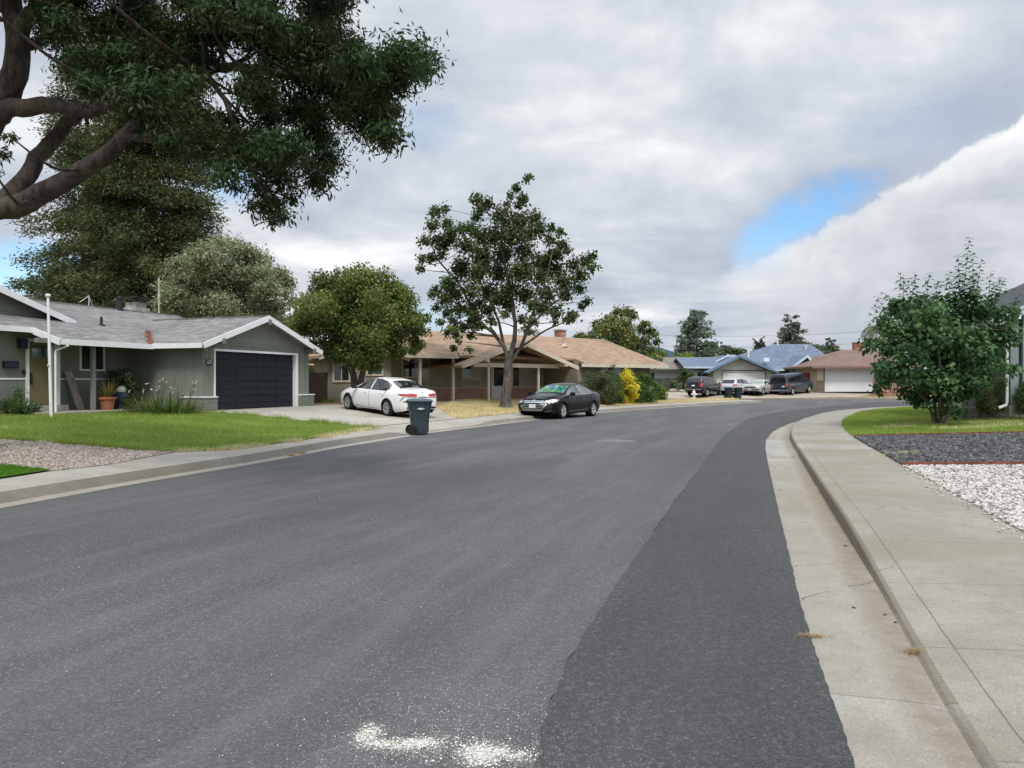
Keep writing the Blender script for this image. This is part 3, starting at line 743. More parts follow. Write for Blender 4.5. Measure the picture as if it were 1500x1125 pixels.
# garage door
b = MB(); b.box(.56, .63, -.03, .20, -.05, 2.27).box(5.43, 5.60, -.03, .20, -.05, 2.27).box(.63, 5.43, -.03, .20, 2.19, 2.27); b.build('garage_frame', M['white'], h)
gd_ = MB(); gd_.box(.63, 5.43, .12, .17, -.1, 2.19)
for r in range(4):
    z0 = -.02 + r * .55
    for c in range(4):
        x0 = .70 + c * 1.19
        for k in range(2): gd_.box(x0, x0 + 1.09, .105, .1195, z0 + .05 + k * .25, z0 + .25 + k * .25)
    gd_.box(.64, 5.42, .112, .1198, z0 - .004, z0 + .012)
door = gd_.build('garage_door', M['navy_door'], h, bevel=.004)
MB().box(2.93, 3.13, .085, .104, .10, .14).build('handle', M['black'], door)
# roof planes
rf = MB()
rf.slab([(-14.5, 2.95, mp(2.95)), (-4.17, 2.95, mp(2.95)), (-4.17, 1.8, mp(1.8)), (6.25, 1.8, mp(1.8)), (6.25, 7, mp(7)), (-14.5, 7, mp(7))], .13)
rf.slab([(-14.5, 7, mp(7)), (6.25, 7, mp(7)), (6.25, 12.3, mp(7) - .33 * 5.3), (-14.5, 12.3, mp(7) - .33 * 5.3)], .13)
rf.slab([(-.45, -.42, gl(-.45)), (GR, -.42, GZ), (GR, 5.6, GZ), (-.45, 5.6, gl(-.45))], .12)
rf.slab([(GR, -.42, GZ), (6.78, -.42, gr_(6.78)), (6.78, 6.6, gr_(6.78)), (GR, 6.6, GZ)], .12)
XD = -1.66; zd = lambda x: mp(4.1) + .04 + .333 * (XD - x); RX = -7.0
rf.slab([(XD, 4.1, zd(XD)), (XD, 10.5, zd(XD)), (RX, 10.5, zd(RX)), (RX, 4.1, zd(RX))], .12)
rf.slab([(2 * RX - XD, 4.1, zd(XD)), (RX, 4.1, zd(RX)), (RX, 10.5, zd(RX)), (2 * RX - XD, 10.5, zd(XD))], .12)
roof = rf.build('roof', M['shingle_grey'], h)
rc = MB(); rc2 = MB()
for x in np.arange(-14.4, 6.2, .3): rc.box(x, x + .285, 6.88, 7.12, mp(7) - .03, mp(7) + .022)
for y in np.arange(-.4, 5.0, .3): rc2.box(GR - .11, GR + .11, y, y + .285, GZ - .03, GZ + .022)
rc.build('ridge_cap', M['shingle_grey'], roof); rc2.build('ridge_cap', M['shingle_grey'], roof)
dg = MB(); dg.prism([(XD + .1, mp(4.5) - .1), (RX, zd(RX) - .14), (2 * RX - XD - .1, mp(4.5) - .1)], 'y', 4.5, 4.6); dg.build('gable_wall', M['h1_gable'], h)
# white fascia and barge boards
fa = Boards()
fa.box(-4.17, -.47, 1.755, 1.798, mp(1.8) - .17, mp(1.8) + .012)
fa.box(-14.5, -4.20, 2.905, 2.948, mp(2.95) - .16, mp(2.95) + .012)
fa.beam((-4.19, 2.95, mp(2.95) + .015), (-4.19, 1.74, mp(1.74) + .015), .04, .20)
fa.box(-.50, -.452, -.40, 1.85, gl(-.45) - .17, gl(-.45) + .012)
fa.build('fascia', M['white'], roof)
for a_, b_ in (((-.47, -.445, gl(-.47) + .015), (GR, -.445, GZ + .015)), ((6.80, -.446, gr_(6.80) + .015), (GR, -.446, GZ + .015)), ((XD + .02, 4.07, zd(XD) + .01), (RX, 4.07, zd(RX) + .015)), ((2 * RX - XD, 4.071, zd(XD) + .01), (RX, 4.071, zd(RX) + .015))):
    MB().beam(a_, b_, .045, .20).build('barge_board', M['white'], roof)
for x, z in ((.55, gl(.55) - .13), (GR, GZ - .14), (6.15, gr_(6.15) - .13)):
    MB().box(x - .07, x + .07, -.50, .0, z - .20, z).build('corbel', M['beam_grey'], h)
MB().box(-.2, .55, .02, .5, 2.28, 2.31).build('soffit', M['soffit'], h)
for x in (-4.08, -2.56):
    p = MB(); p.box(x - .06, x + .06, 2.2, 2.32, .1, mp(2.26) - .12); p.build('post', M['h1_wall'], h)
MB().box(-4.6, -1.2, 2.17, 2.35, mp(2.26) - .27, mp(2.26) - .125).build('porch_beam', M['beam_grey'], h)
MB().box(-4.5, -.02, 1.55, 3.42, -.3, .115).build('porch_slab', M['concrete_plain'], h)
MB().box(-4.15, -2.9, 2.95, 3.42, .117, .30).build('doorstep', M['concrete_plain'], h)
# front door
dr = MB(); dr.box(-3.96, -3.06, 3.40, 3.44, .33, 2.37)
dr.box(-3.68, -3.665, 3.397, 3.401, .40, 1.70).box(-3.36, -3.345, 3.397, 3.401, .40, 1.70).box(-3.9, -3.12, 3.385, 3.401, 1.74, 1.80)
dr = dr.build('front_door', M['olive_door'], h)
for i in range(3): MB().box(-3.86 + i * .25, -3.66 + i * .25, 3.39, 3.402, 1.86, 2.24).build('pane', M['glass_blue'], dr)
MB().box(-3.93, -3.89, 3.33, 3.40, 1.0, 1.35).build('handle', M['black'], dr)
MB().box(-4.06, -3.97, 3.37, 3.44, .30, 2.46).box(-3.05, -2.86, 3.37, 3.44, .30, 2.46).box(-3.97, -3.05, 3.37, 3.44, 2.37, 2.46).build('door_frame', M['white'], h)
window(h, -2.06, -1.04, 1.45, 2.40, 3.45, M['white'], M['glass'], [.5])
lp = MB(); lp.box(-4.36, -4.14, 3.20, 3.40, 2.12, 2.40).box(-4.28, -4.22, 3.40, 3.45, 2.2, 2.3).box(-4.38, -4.12, 3.18, 3.42, 2.40, 2.43)
lp.build('porch_lamp', plain('lamp_navy', (.015, .02, .05), .4, .5), h, bevel=.01)
MB().box(-4.83, -4.36, 3.30, 3.445, 1.50, 1.72).build('mailbox', plain('mailbox_navy', (.012, .016, .03), .4, .5), h, bevel=.03)
MB().box(-4.17, -4.09, 3.38, 3.445, 1.30, 1.46).build('lock_box', M['black'], h, bevel=.01)
# gutter downpipe with its elbow
dp = MB(); dp.tube([(-3.95, 1.72, 2.32), (-3.95, 1.72, 2.20), (-4.05, 2.12, 2.06), (-4.05, 2.14, 1.9), (-4.05, 2.14, .12)], .035, 8); dp.build('downpipe', M['white'], h, smooth=True)
# house number
pl_ = MB().box(.16, .47, -.045, -.024, 1.66, 1.86).build('number_plate', M['black'], h)
def text(name, s, size, mat, parent, loc, rot, ext=.004):
    cu = bpy.data.curves.new(name, 'FONT'); cu.body = s; cu.size = size; cu.extrude = ext; cu.align_x = 'CENTER'; cu.align_y = 'CENTER'
    t = bpy.data.objects.new('tmp', cu); COL.objects.link(t)
    dg_ = bpy.context.evaluated_depsgraph_get(); dg_.update()
    me = bpy.data.meshes.new_from_object(t.evaluated_get(dg_)); COL.objects.unlink(t); bpy.data.objects.remove(t)
    me.materials.clear(); me.materials.append(mat)
    o = link(name, me, parent); o.location = loc; o.rotation_euler = rot; return o
text('house_number', '671', .19, M['alu'], pl_, (.315, -.048, 1.76), (R(90), 0, 0))
# things on the roof
c = MB(); c.box(4.1, 4.9, 7.3, 8.1, mp(7) - .5, mp(7) + .22).box(4.2, 4.8, 7.4, 8.0, mp(7) + .22, mp(7) + .46); c = c.build('chimney', plain('chimney_stone', (.36, .35, .31), .9, .2, var=.3, scale=4), h)
MB().box(4.0, 5.0, 7.2, 8.2, mp(7) + .62, mp(7) + .68).box(4.25, 4.29, 7.45, 7.49, mp(7) + .46, mp(7) + .621).box(4.71, 4.75, 7.9, 7.94, mp(7) + .46, mp(7) + .621).build('chimney_cap', M['black'], c)
v = MB(); v.cyl((2.87, 6.9, mp(6.9) - .1), (2.87, 6.9, mp(6.9) + .48), .13).lathe([(.17, 0), (.17, .05), (.02, .08)], (2.87, 6.9, mp(6.9) + .48)); v.build('roof_vent', M['black'], h, smooth=True)
v = MB(); v.cyl((-.62, 4.04, mp(4.04) - .05), (-.62, 4.04, mp(4.04) + .30), .05).lathe([(.14, 0), (.06, .05)], (-.62, 4.04, mp(4.04))); v.build('vent_pipe', M['black'], h, smooth=True)
an = MB(); an.tube([(1.98, 7.6, mp(7) - .3), (1.98, 7.6, mp(7) + .5)], .02, 6); an.tube([(1.55, 7.6, mp(7) + .2), (1.98, 7.6, mp(7) + .5), (2.2, 7.6, mp(7) + .0)], .015, 6); an.build('antenna', M['alu'], h)
mst = thing('antenna_mast', 'thin pale mast rising behind the grey roof ridge', 'mast', tuple(pt(233, 462, 37)) [:2] + (.5,), 0)
mz = pt(233, 462, 37).z; mm = MB(); mm.cyl((0, 0, 0), (0, 0, pt(233, 407, 37).z - .5), .05, .035, 8); mm.build('mast_pole', plain('mast_wood', (.42, .40, .30), .8), mst)
MB().box(-.045, .045, -.03, .06, mz + .4, mz + .5).build('bracket', M['alu'], mst)
# rust-red dead creeper in the roof valley
q = []
for i in range(260):
    y = 1.72 + 1.9 * rng.random()**.9; x = -.45 + (mp(y) - 2.42) / .34 * .95 + rng.normal(0, .075) - .05
    q.append((x, y, max(mp(y), gl(x)) + .01))
q = np.array(q); n = len(q); a = rng.random(n) * 6.28; V = np.zeros((n, 3, 3)); l = .05 + .05 * rng.random(n)
V[:, 0] = q; V[:, 1] = q; V[:, 1, 0] += l * np.cos(a); V[:, 1, 1] += l * np.sin(a) * .8; V[:, 1, 2] += .03; V[:, 2] = q; V[:, 2, 0] += .02 * np.sin(a); V[:, 2, 1] += .03; V[:, 2, 2] += .05
tag(np_obj('dead_leaves', V.reshape(-1, 3), np.arange(3 * n).reshape(n, 3), leafmat('rust_leaf', (.20, .085, .045), (.33, .16, .10), None, .1), h, rnd=rng.random(n)), kind='stuff')

def h1w(x, y, z): a, b_ = h1(x, y); return (a, b_, Z1 + z)
# things about the porch
pk = thing('wooden_plank', 'weathered board leaning on the grey porch wall beside the front door', 'plank', h1w(-2.42, 2.95, .115), H1A)
p = MB(); p.V = []; p.box(-.13, .13, -.02, .02, 0, 1.38); o = p.build('plank_board', M['plank'], pk, bevel=.004); o.rotation_euler = (R(-15), R(-9), 0)
fp = thing('flagpole', 'thin white bare flagpole leaning slightly on the lawn before the porch', 'flagpole', tuple(at(75, 612, zl)), 0)
mm = MB(); mm.tube([(0, 0, -.1), (-.09, 0, 3.5)], [.045, .035], 10); mm.build('flagpole_pole', M['white'], fp, smooth=True)
MB().lathe([(.0, 0), (.06, .01), (.075, .05), (.05, .09), (0, .10)], (-.09, 0, 3.5), n=12).build('finial', M['white'], fp, smooth=True)
MB().box(-.075, -.02, -.07, -.045, 1.5, 1.55).build('cleat', M['alu'], fp)
pot = thing('potted_plant', 'terracotta pot with a spiky yellowish plant beside the porch post', 'potted plant', h1w(-2.0, 2.25, .115), H1A)
MB().lathe([(.0, 0), (.19, .0), (.25, .36), (.29, .36), (.29, .44), (.24, .44), (.22, .38), (0, .38)], n=20).build('pot', M['terracotta'], pot, smooth=True)
def blades(n, L, w, spread, z0, mat, parent, name='foliage', arch=.9, r0=.06):
    V = []; F = []
    for i in range(n):
        a = rng.random() * 6.283; t = spread * rng.random()**.6; ll = L * (.6 + .5 * rng.random()); b = len(V)
        o = np.array([math.cos(a), math.sin(a), 0]); s = np.array([-math.sin(a), math.cos(a), 0])
        c = o * r0 * rng.random() ** .5 + s * rng.normal(0, r0 * .5) + np.array([0, 0, z0]); th = t
        for k in range(5):
            ww = w * (1 - (k / 4)**2) + .002
            V += [c - s * ww / 2, c + s * ww / 2]
            c = c + (o * math.sin(th) + np.array([0, 0, math.cos(th)])) * ll / 4; th += arch * .45 * rng.random()
        F += [(b + 2 * k, b + 2 * k + 1, b + 2 * k + 3, b + 2 * k + 2) for k in range(4)]
    return np_obj(name, np.array(V), np.array(F), mat, parent, rnd=np.repeat(rng.random(n), 4))
M['lf_spiky'] = leafmat('leaf_spiky', (.11, .13, .03), (.27, .25, .07), (.40, .30, .12), .3)
M['lf_strap'] = leafmat('leaf_strap', (.035, .065, .016), (.10, .15, .035), (.20, .21, .07), .3)
blades(90, .75, .035, .9, .40, M['lf_spiky'], pot)
br = thing('blue_barrel', 'dark blue barrel planter with pale bundled cloth on top by the porch corner', 'barrel', h1w(-1.15, 2.45, .115), H1A)
MB().lathe([(.0, 0), (.30, 0), (.36, .25), (.36, .45), (.32, .62), (.28, .62), (0, .55)], n=20).build('drum', plain('barrel_navy', (.012, .022, .05), .35, .5), br, smooth=True)
MB().lathe([(.0, -.05), (.2, 0), (.22, .1), (.12, .2), (0, .22)], (-.12, -.1, .60), n=14).build('bundle', plain('pale_cloth', (.42, .42, .40), .9, var=.3, scale=8), br, smooth=True)
hbp = thing('barrel_planter', 'low brown wooden half barrel planter beneath the garage side wall', 'planter', h1w(-.75, 1.75, .0), H1A)
MB().lathe([(.0, 0), (.30, 0), (.36, .2), (.37, .34), (.32, .34), (0, .3)], n=20).build('barrel', plain('barrel_wood', (.16, .115, .08), .9, .2, var=.4, scale=6), hbp, smooth=True)
MB().lathe([(.366, .08), (.372, .08), (.378, .12), (.37, .12)], n=20, caps=False).build('hoop', M['black'], hbp)
blades(40, .35, .03, 1.0, .3, M['lf_spiky'], hbp)

# fence, neighbour house and bush in the gap
def plank_fence(name, label, cat, a, b, z0, hgt, mat, group=None, w=.14, rail=True, gap=.012):
    a = Vector((a[0], a[1], z0)); b = Vector((b[0], b[1], z0)); d = b - a; L = d.length
    t = thing(name, label, cat, a, math.atan2(d.y, d.x), group)
    mb = MB(); x = 0; i = 0
    while x < L:
        hh = hgt + random.uniform(-.03, .03); mb.box(x, min(L, x + w - gap), -.012 + .004 * (i % 2), .012 + .004 * (i % 2), -.2, hh); x += w; i += 1
    mb.build('board_panel', mat, t)
    if rail:
        Boards().box(0, L, .018, .06, .3, .39).box(0, L, .018, .06, hgt - .35, hgt - .26).build('rail', mat, t)
        k = max(1, int(L / 2.4))
        for j in range(k + 1):
            MB().box(L * j / k - .045, L * j / k + .045, .061, .15, -.2, hgt + .03).build('post', mat, t)
    return t
plank_fence('plank_fence', 'dark brown board fence between grey house garage and taupe house', 'fence', h1(6.6, 1.4), (-9.7, 40.2), .50, 1.6, M['fence'])

# ================================================================== HOUSE 2: taupe house under a tan roof
Z2 = .58; H2O = (-.70, 42.4); H2A = math.atan2(.616, .788)
def h2(x, y): c, s = math.cos(H2A), math.sin(H2A); return (H2O[0] + c * x - s * y, H2O[1] + s * x + c * y)
h = thing('taupe_house', 'long taupe bungalow with tan shingle roof, cream porch posts and red brick wainscot', 'house', (H2O[0] * 1.15, H2O[1] * 1.15, CAMH + (Z2 - CAMH) * 1.15), H2A); h.scale = (1.15,) * 3
RZ = 3.82; rz2 = lambda y: RZ - .327 * (2 - y)         # main front slope (local z), ridge at y = 2
w = MB()
w.box(-7.5, 3.24, 0, .15, -.4, 2.95).box(3.24, 3.39, -2.82, .0, -.4, 2.20).box(3.39, 9.1, -2.82, -2.67, -.4, 2.10).box(8.95, 9.1, -2.67, 6.5, -.4, 2.1)
w.box(-10.66, -7.4, -1.2, -1.05, -.4, 2.12).box(-10.66, -10.51, -1.05, .3, -.4, 2.1).box(-10.51, -7.5, .15, .3, -.4, 2.1).box(-7.55, -7.4, -1.05, .0, -.4, 2.12).box(-7.5, -7.36, .3, 6.4, -.4, 2.1).box(-7.5, 9, 6.4, 6.5, -.4, 2.1)
w.prism([(-2.6, 2.1), (2, RZ - .15), (6.4, 2.1)], 'x', 8.96, 9.09)
w.build('wall', M['h2_wall'], h)
MB().prism([(-10.66, 2.10), (-7.4, 2.10), (-7.4, 2.32), (-9.03, 2.95), (-10.66, 2.32)], 'y', -1.198, -1.06).build('gable_wall', M['h2_wall'], h)
pn = MB().box(-7.4, 3.23, -.02, -.001, .75, 2.9).build('panel_wall', M['h2_panel'], h)
# brick wainscot in runs between door and panels
for x0, x1 in ((-6.6, -.95), (.75, 3.2)):
    MB().box(x0, x1, -.16, -.021, -.4, .70).build('brick_wainscot', M['red_brick'], h)
Boards().box(-6.65, -.93, -.19, -.022, .702, .745).box(.73, 3.22, -.19, -.022, .702, .745).build('wainscot_sill', M['cream'], h)
# windows
window(h, -10.45, -9.55, 1.02, 1.88, -1.2, M['cream'], M['glass'], [.5], fw=.09)
window(h, -8.75, -7.85, 1.32, 1.95, -1.2, M['cream'], M['glass_blue'], [.5], fw=.08)
wn = window(h, -6.15, -4.55, 1.25, 2.25, -.02, M['cream'], [M['glass'], M['glass_pale']], [.48], fw=.06)
window(h, -2.55, -1.25, 1.22, 2.0, -.02, M['cream'], [M['glass'], M['curtain']], [.5], fw=.05)
window(h, .85, 3.05, .76, 2.12, -.02, M['cream'], [M['glass'], M['curtain'], M['glass']], [.24, .76], fw=.06)
for x0, x1 in ((-6.1, -4.6), (-2.5, -1.3)):
    MB().box(x0, x1, -.045, -.021, .82, .86).box(x0, x1, -.045, -.021, 1.12, 1.16).box(x0, x0 + .04, -.045, -.021, .86, 1.12).box(x1 - .04, x1, -.045, -.021, .86, 1.12).build('panel_moulding', M['cream'], h)
window(h, 5.0, 6.7, 1.0, 1.92, -2.82, M['cream'], [M['glass_pale'], M['glass_pale']], [.5], fw=.07)
d = MB().box(-.52, .36, -.06, -.021, .08, 2.08).build('front_door', M['white'], h)
MB().box(-.42, .26, -.075, -.061, .82, 1.98).build('screen', M['glass'], d)
MB().box(.27, .31, -.10, -.061, 1.0, 1.12).build('handle', M['black'], d)
MB().box(-.62, -.53, -.07, -.021, .05, 2.17).box(.37, .46, -.07, -.021, .05, 2.17).box(-.53, .37, -.07, -.021, 2.09, 2.17).build('door_frame', M['cream'], h)
MB().box(.56, .68, -.12, -.021, 1.1, 1.4).build('porch_lamp', M['black'], h, bevel=.01)
# roofs
rf = MB()
YE = -2.5
rf.slab([(-7.3, YE, rz2(YE)), (3.3, YE, rz2(YE)), (3.3, -3.5, rz2(-3.5)), (9.9, -3.5, rz2(-3.5)), (9.9, 2, RZ), (-8.2, 2, RZ), (-8.2, -.2, rz2(-.2)), (-7.3, -.2, rz2(-.2))], .13)
rf.slab([(-8.2, 2, RZ), (9.9, 2, RZ), (9.9, 7, RZ - .327 * 5), (-8.2, 7, RZ - .327 * 5)], .13)
WX = -9.03; wz = lambda x: 2.20 + .327 * (2.33 - abs(x - WX))
rf.slab([(-11.36, -1.75, wz(-11.36)), (WX, -1.75, wz(WX)), (WX, 2.4, wz(WX)), (-11.36, .5, wz(-11.36))], .12)
rf.slab([(WX, -1.75, wz(WX)), (-6.70, -1.75, wz(-6.70)), (-6.70, 2.4, wz(-6.70)), (WX, 2.4, wz(WX))], .12)
PX = -.95; pz = lambda x: 3.12 - .33 * abs(x - PX)
rf.slab([(-4.76, -3.3, pz(-4.76)), (PX, -3.3, pz(PX)), (PX, .6, pz(PX)), (-4.76, .6, pz(-4.76))], .12)
rf.slab([(PX, -3.3, pz(PX)), (2.86, -3.3, pz(2.86)), (2.86, .6, pz(2.86)), (PX, .6, pz(PX))], .12)
roof = rf.build('roof', M['shingle_brown'], h)
fa = Boards()
fa.box(-7.3, -4.4, YE - .045, YE - .002, rz2(YE) - .17, rz2(YE) + .012).box(2.9, 9.93, -3.545, -3.502, rz2(-3.5) - .17, rz2(-3.5) + .012)
fa.beam((9.925, -3.55, rz2(-3.55) + .015), (9.925, 2, RZ + .015), .045, .19)
fa.beam((-7.32, -.6, rz2(-.6) + .015), (-7.32, YE - .04, rz2(YE - .04) + .015), .04, .19)
fa.build('fascia', M['cream'], roof)
for a_, b_ in (((-4.78, -3.325, pz(-4.78) + .015), (PX, -3.325, pz(PX) + .015)), ((2.88, -3.326, pz(2.88) + .015), (PX, -3.326, pz(PX) + .015)), ((-11.38, -1.775, wz(-11.38) + .015), (WX, -1.775, wz(WX) + .015)), ((-6.68, -1.776, wz(-6.68) + .015), (WX, -1.776, wz(WX) + .015))):
    MB().beam(a_, b_, .045, .20).build('barge_board', M['cream'], roof)
MB().box(-3.6, 2.1, -2.66, -2.52, pz(2.1) - .33, pz(2.1) - .13).build('porch_beam', M['cream'], h)
for x, z in ((-3.3, pz(-3.3)), (PX, pz(PX)), (1.9, pz(1.9))): MB().box(x - .06, x + .06, -3.45, -.1, z - .32, z - .125).build('rafter', M['cream'], h)
for x, y, zt in ((-6.35, -2.1, rz2(-2.1) - .13), (-4.45, -2.1, rz2(-2.1) - .13), (-2.65, -2.6, pz(-2.65) - .13), (.62, -2.6, pz(2.1) - .33)):
    MB().box(x - .06, x + .06, y - .06, y + .06, -.3, zt).build('post', M['cream'], h)
MB().box(-7.35, 3.2, -2.75, -.161, -.4, .05).build('porch_slab', M['concrete_plain'], h)
cx, cy = 7.05, 2.9
chimney(h, cx - .27, cx + .27, cy - .25, cy + .25, 2.8, RZ + .48, M['chim_brick'])
v = MB(); v.cyl((4.6, -.2, rz2(-.2) - .1), (4.6, -.2, rz2(-.2) + .75), .10, n=10).lathe([(.22, 0), (.10, .18)], (4.6, -.2, rz2(-.2)), n=10).lathe([(.15, 0), (.15, .1)], (4.6, -.2, rz2(-.2) + .7), n=10); v.build('vent_pipe', plain('vent_pink', (.50, .36, .28), .7), h, smooth=True)
MB().tube([(9.0, -3.48, 1.9), (9.0, -3.2, 1.75), (9.05, -2.86, 1.7), (9.05, -2.86, -.3)], .04, 8).build('downpipe', M['cream'], h, smooth=True)

# ================================================================== houses further off (axis along the street beyond)
def gable_x(mb, x0, x1, y0, yr, y1, ze, zr_, th=.13):
    """roof with its ridge along x"""
    mb.slab([(x0, y0, ze), (x1, y0, ze), (x1, yr, zr_), (x0, yr, zr_)], th); mb.slab([(x0, yr, zr_), (x1, yr, zr_), (x1, y1, ze), (x0, y1, ze)], th)
def gable_y(mb, x0, xr, x1, y0, y1, ze, zr_, th=.13):
    mb.slab([(x0, y0, ze), (xr, y0, zr_), (xr, y1, zr_), (x0, y1, ze)], th); mb.slab([(xr, y0, zr_), (x1, y0, ze), (x1, y1, ze), (xr, y1, zr_)], th)
def hip(mb, x0, x1, y0, y1, ze, xr0, xr1, yr, zr_, th=.14):
    A, B, C_, D = (x0, y0, ze), (x1, y0, ze), (x1, y1, ze), (x0, y1, ze); P, Q = (xr0, yr, zr_), (xr1, yr, zr_)
    for poly in ([A, B, Q, P], [B, C_, Q], [C_, D, P, Q], [D, A, P]): mb.slab(poly, th)

# pale-roofed neighbour seen in the gap
b0 = pt(452, 575, 52); h = thing('cream_house', 'cream house under a pale roof glimpsed beyond the board fence', 'house', (b0.x - 2, 52, .5), R(28))
MB().box(-3, 7.5, 0, 6, -.3, 2.45).build('wall', plain('cream_stucco', (.50, .40, .25), .85, var=.1), h)
rf = MB(); gable_x(rf, -3.6, 8.1, -.7, 3, 6.7, 2.42, 3.9); rf.build('roof', M['shingle_pale'], h)
window(h, 1.0, 2.2, 1.0, 2.0, 0, M['white'])
MB().box(-3.6, 8.1, -.75, -.702, 2.27, 2.43).build('fascia', M['cream'], h)

# dull house behind the hedge, px 955-1012
h = thing('dull_house', 'low house with dull grey-brown roof and blue-white wall behind the hedges', 'house', (14.8, 88, .75), 0)
MB().box(0, 9.0, 0, 8, -.3, 2.3).build('wall', plain('bluewhite_wall', (.40, .43, .46), .8), h)
rf = MB(); gable_x(rf, -.8, 9.6, -.9, 4, 8.9, 2.35, 3.85); rf.build('roof', M['shingle_dull'], h)
MB().box(-.8, 9.6, -.95, -.902, 2.2, 2.36).build('fascia', M['soffit'], h)
window(h, .4, 1.6, .9, 2.0, 0, M['white']); window(h, 5.6, 7.2, 1.0, 2.0, 0, M['white'], M['glass'], [.5])
plank_fence('plank_fence', 'low dark fence before the dull house behind the hedges', 'fence', (15.2, 84.5), (21.3, 84.0), .7, 1.35, plain('fence_dark', (.04, .042, .048), .9))

# blue-roofed house with the white garage door
B0 = 84.0
def bx(px, Y=B0): return (px - 750) / F_PX * Y
def bz(py, Y=B0): return CAMH + (HZ - py) * Y / F_PX
h = thing('blue_roofed_house', 'white house with blue-grey roofs and a wide white garage door', 'house', (bx(1090), B0, .7), 0)
ox, oz = bx(1090), .7
X = lambda px, Y=B0: bx(px, Y) - ox
Zz = lambda py, Y=B0: bz(py, Y) - oz
wm = siding('white_lap_siding', (.50, .50, .47), .2)
gx0, gx1 = X(1045), X(1131)
w = MB(); w.box(gx0, X(1058), 0, .15, -.3, 2.0).box(X(1121), gx1, 0, .15, -.3, 2.0).box(gx0, gx0 + .15, .15, 8, -.3, 2.0).box(gx1 - .15, gx1, .15, 8, -.3, 2.0)
w.prism([(gx0, 2.0), (gx1, 2.0), (X(1081), Zz(524.5))], 'y', .0, .14); w.box(X(1058), X(1121), .01, .15, Zz(543.5), 2.0)
w.build('wall', wm, h)
d = MB(); d.box(X(1058), X(1121), .09, .15, -.2, Zz(543.5))
for k in range(1, 4): d.box(X(1058), X(1121), .08, .089, k * .55, k * .55 + .02)
d.build('garage_door', plain('white_garage', (.66, .67, .68), .5, var=.025, scale=1), h)
MB().box(X(1057), X(1058.2), -.04, -.002, -.2, Zz(543)).box(X(1120.8), X(1122), -.04, -.002, -.2, Zz(543)).box(X(1057), X(1122), -.05, -.003, Zz(543.4), Zz(542)).build('garage_frame', M['soffit'], h)
rf = MB(); gable_y(rf, X(1033), X(1080), X(1137), -.9, 9, Zz(545), Zz(521.5)); 
hip(rf, X(1040, 88), X(1226, 90), 3.2, 15, Zz(541, 88), X(1134, 93), X(1187, 93), 9, Zz(504, 93))
gable_x(rf, X(998, 86), X(1062, 86), .9, 5, 9, Zz(537.5, 86), Zz(524.5, 90))
gable_y(rf, X(1044, 88), X(1064, 88), X(1082, 88), 3.0, 9, Zz(529, 87), Zz(519.5, 87))
gable_y(rf, X(1164), X(1191), X(1206), 1.5, 9, Zz(539), Zz(518.5))
roof = rf.build('roof', M['shingle_blue'], h)
navy = plain('blue_trim', (.10, .17, .24), .6); ltr = plain('pale_blue_trim', (.48, .58, .66), .6)
ba = Boards(); ba.beam((X(1033) - .02, -.93, Zz(545) + .01), (X(1080), -.93, Zz(521.5) + .01), .05, .22); ba.beam((X(1137) + .02, -.931, Zz(545) + .01), (X(1080), -.931, Zz(521.5) + .01), .05, .22)
ba.build('barge_board', navy, roof)
ba = Boards(); ba.beam((X(1044, 88), 2.97, Zz(529, 87) + .01), (X(1064, 88), 2.97, Zz(519.5, 87) + .01), .05, .2); ba.beam((X(1082, 88), 2.971, Zz(529, 87) + .01), (X(1064, 88), 2.971, Zz(519.5, 87) + .01), .05, .2)
ba.beam((X(1164), 1.47, Zz(539)), (X(1191), 1.47, Zz(518.5)), .05, .24); ba.beam((X(1206), 1.471, Zz(539)), (X(1191), 1.471, Zz(518.5)), .05, .24)
ba.build('barge_board', ltr, roof)
Boards().box(X(998, 86), X(1045, 86), .85, .898, Zz(537.5, 86) - .18, Zz(537.5, 86) + .01).box(X(1137), X(1166), 3.1, 3.19, Zz(541, 88) - .2, Zz(541, 88)).build('fascia', ltr, roof)
w2 = MB(); w2.box(X(1008, 86), X(1046, 86), 2, 2.15, -.3, 2.4).box(X(1008, 86), X(1008, 86) + .15, 2.15, 9, -.3, 2.4); w2.build('wing_wall', plain('cream_lap', (.52, .50, .40), .8), h)
window(h, X(1020.5, 86), X(1037, 86), .55, 2.1, 2, M['white'], [M['glass'], M['glass_blue']], [.4], fw=.09)
MB().prism([(X(1168), 1.6), (X(1205), 1.6), (X(1205), Zz(540)), (X(1191), Zz(521)), (X(1168), Zz(539))], 'y', 2.2, 2.35).build('gable_wall', plain('teal_paint', (.20, .38, .40), .8), h)
MB().box(X(1137), X(1172), 3.7, 3.85, -.3, 2.3).build('side_wall', M['soffit'], h)
MB().box(X(1186), X(1188), 2.1, 2.199, Zz(530.5), Zz(526)).build('gable_vent', M['black'], h)
for px, py, yy in ((1139, 505, 8.8), (1096, 520.5, 6), (1180, 510, 8)):
    Yv = B0 + yy; v = MB(); v.cyl((X(px, Yv), yy, Zz(py, Yv) - .5), (X(px, Yv), yy, Zz(py, Yv) + .25), .12, n=8).lathe([(.2, 0), (.2, .1)], (X(px, Yv), yy, Zz(py, Yv) + .25), n=8); v.build('vent_pipe', M['white'], h)
Yv = B0 + 4; MB().box(X(1118, Yv), X(1125, Yv), 3.6, 4.2, Zz(525, Yv) - .35, Zz(525, Yv) + .05).build('skylight', M['white'], h)

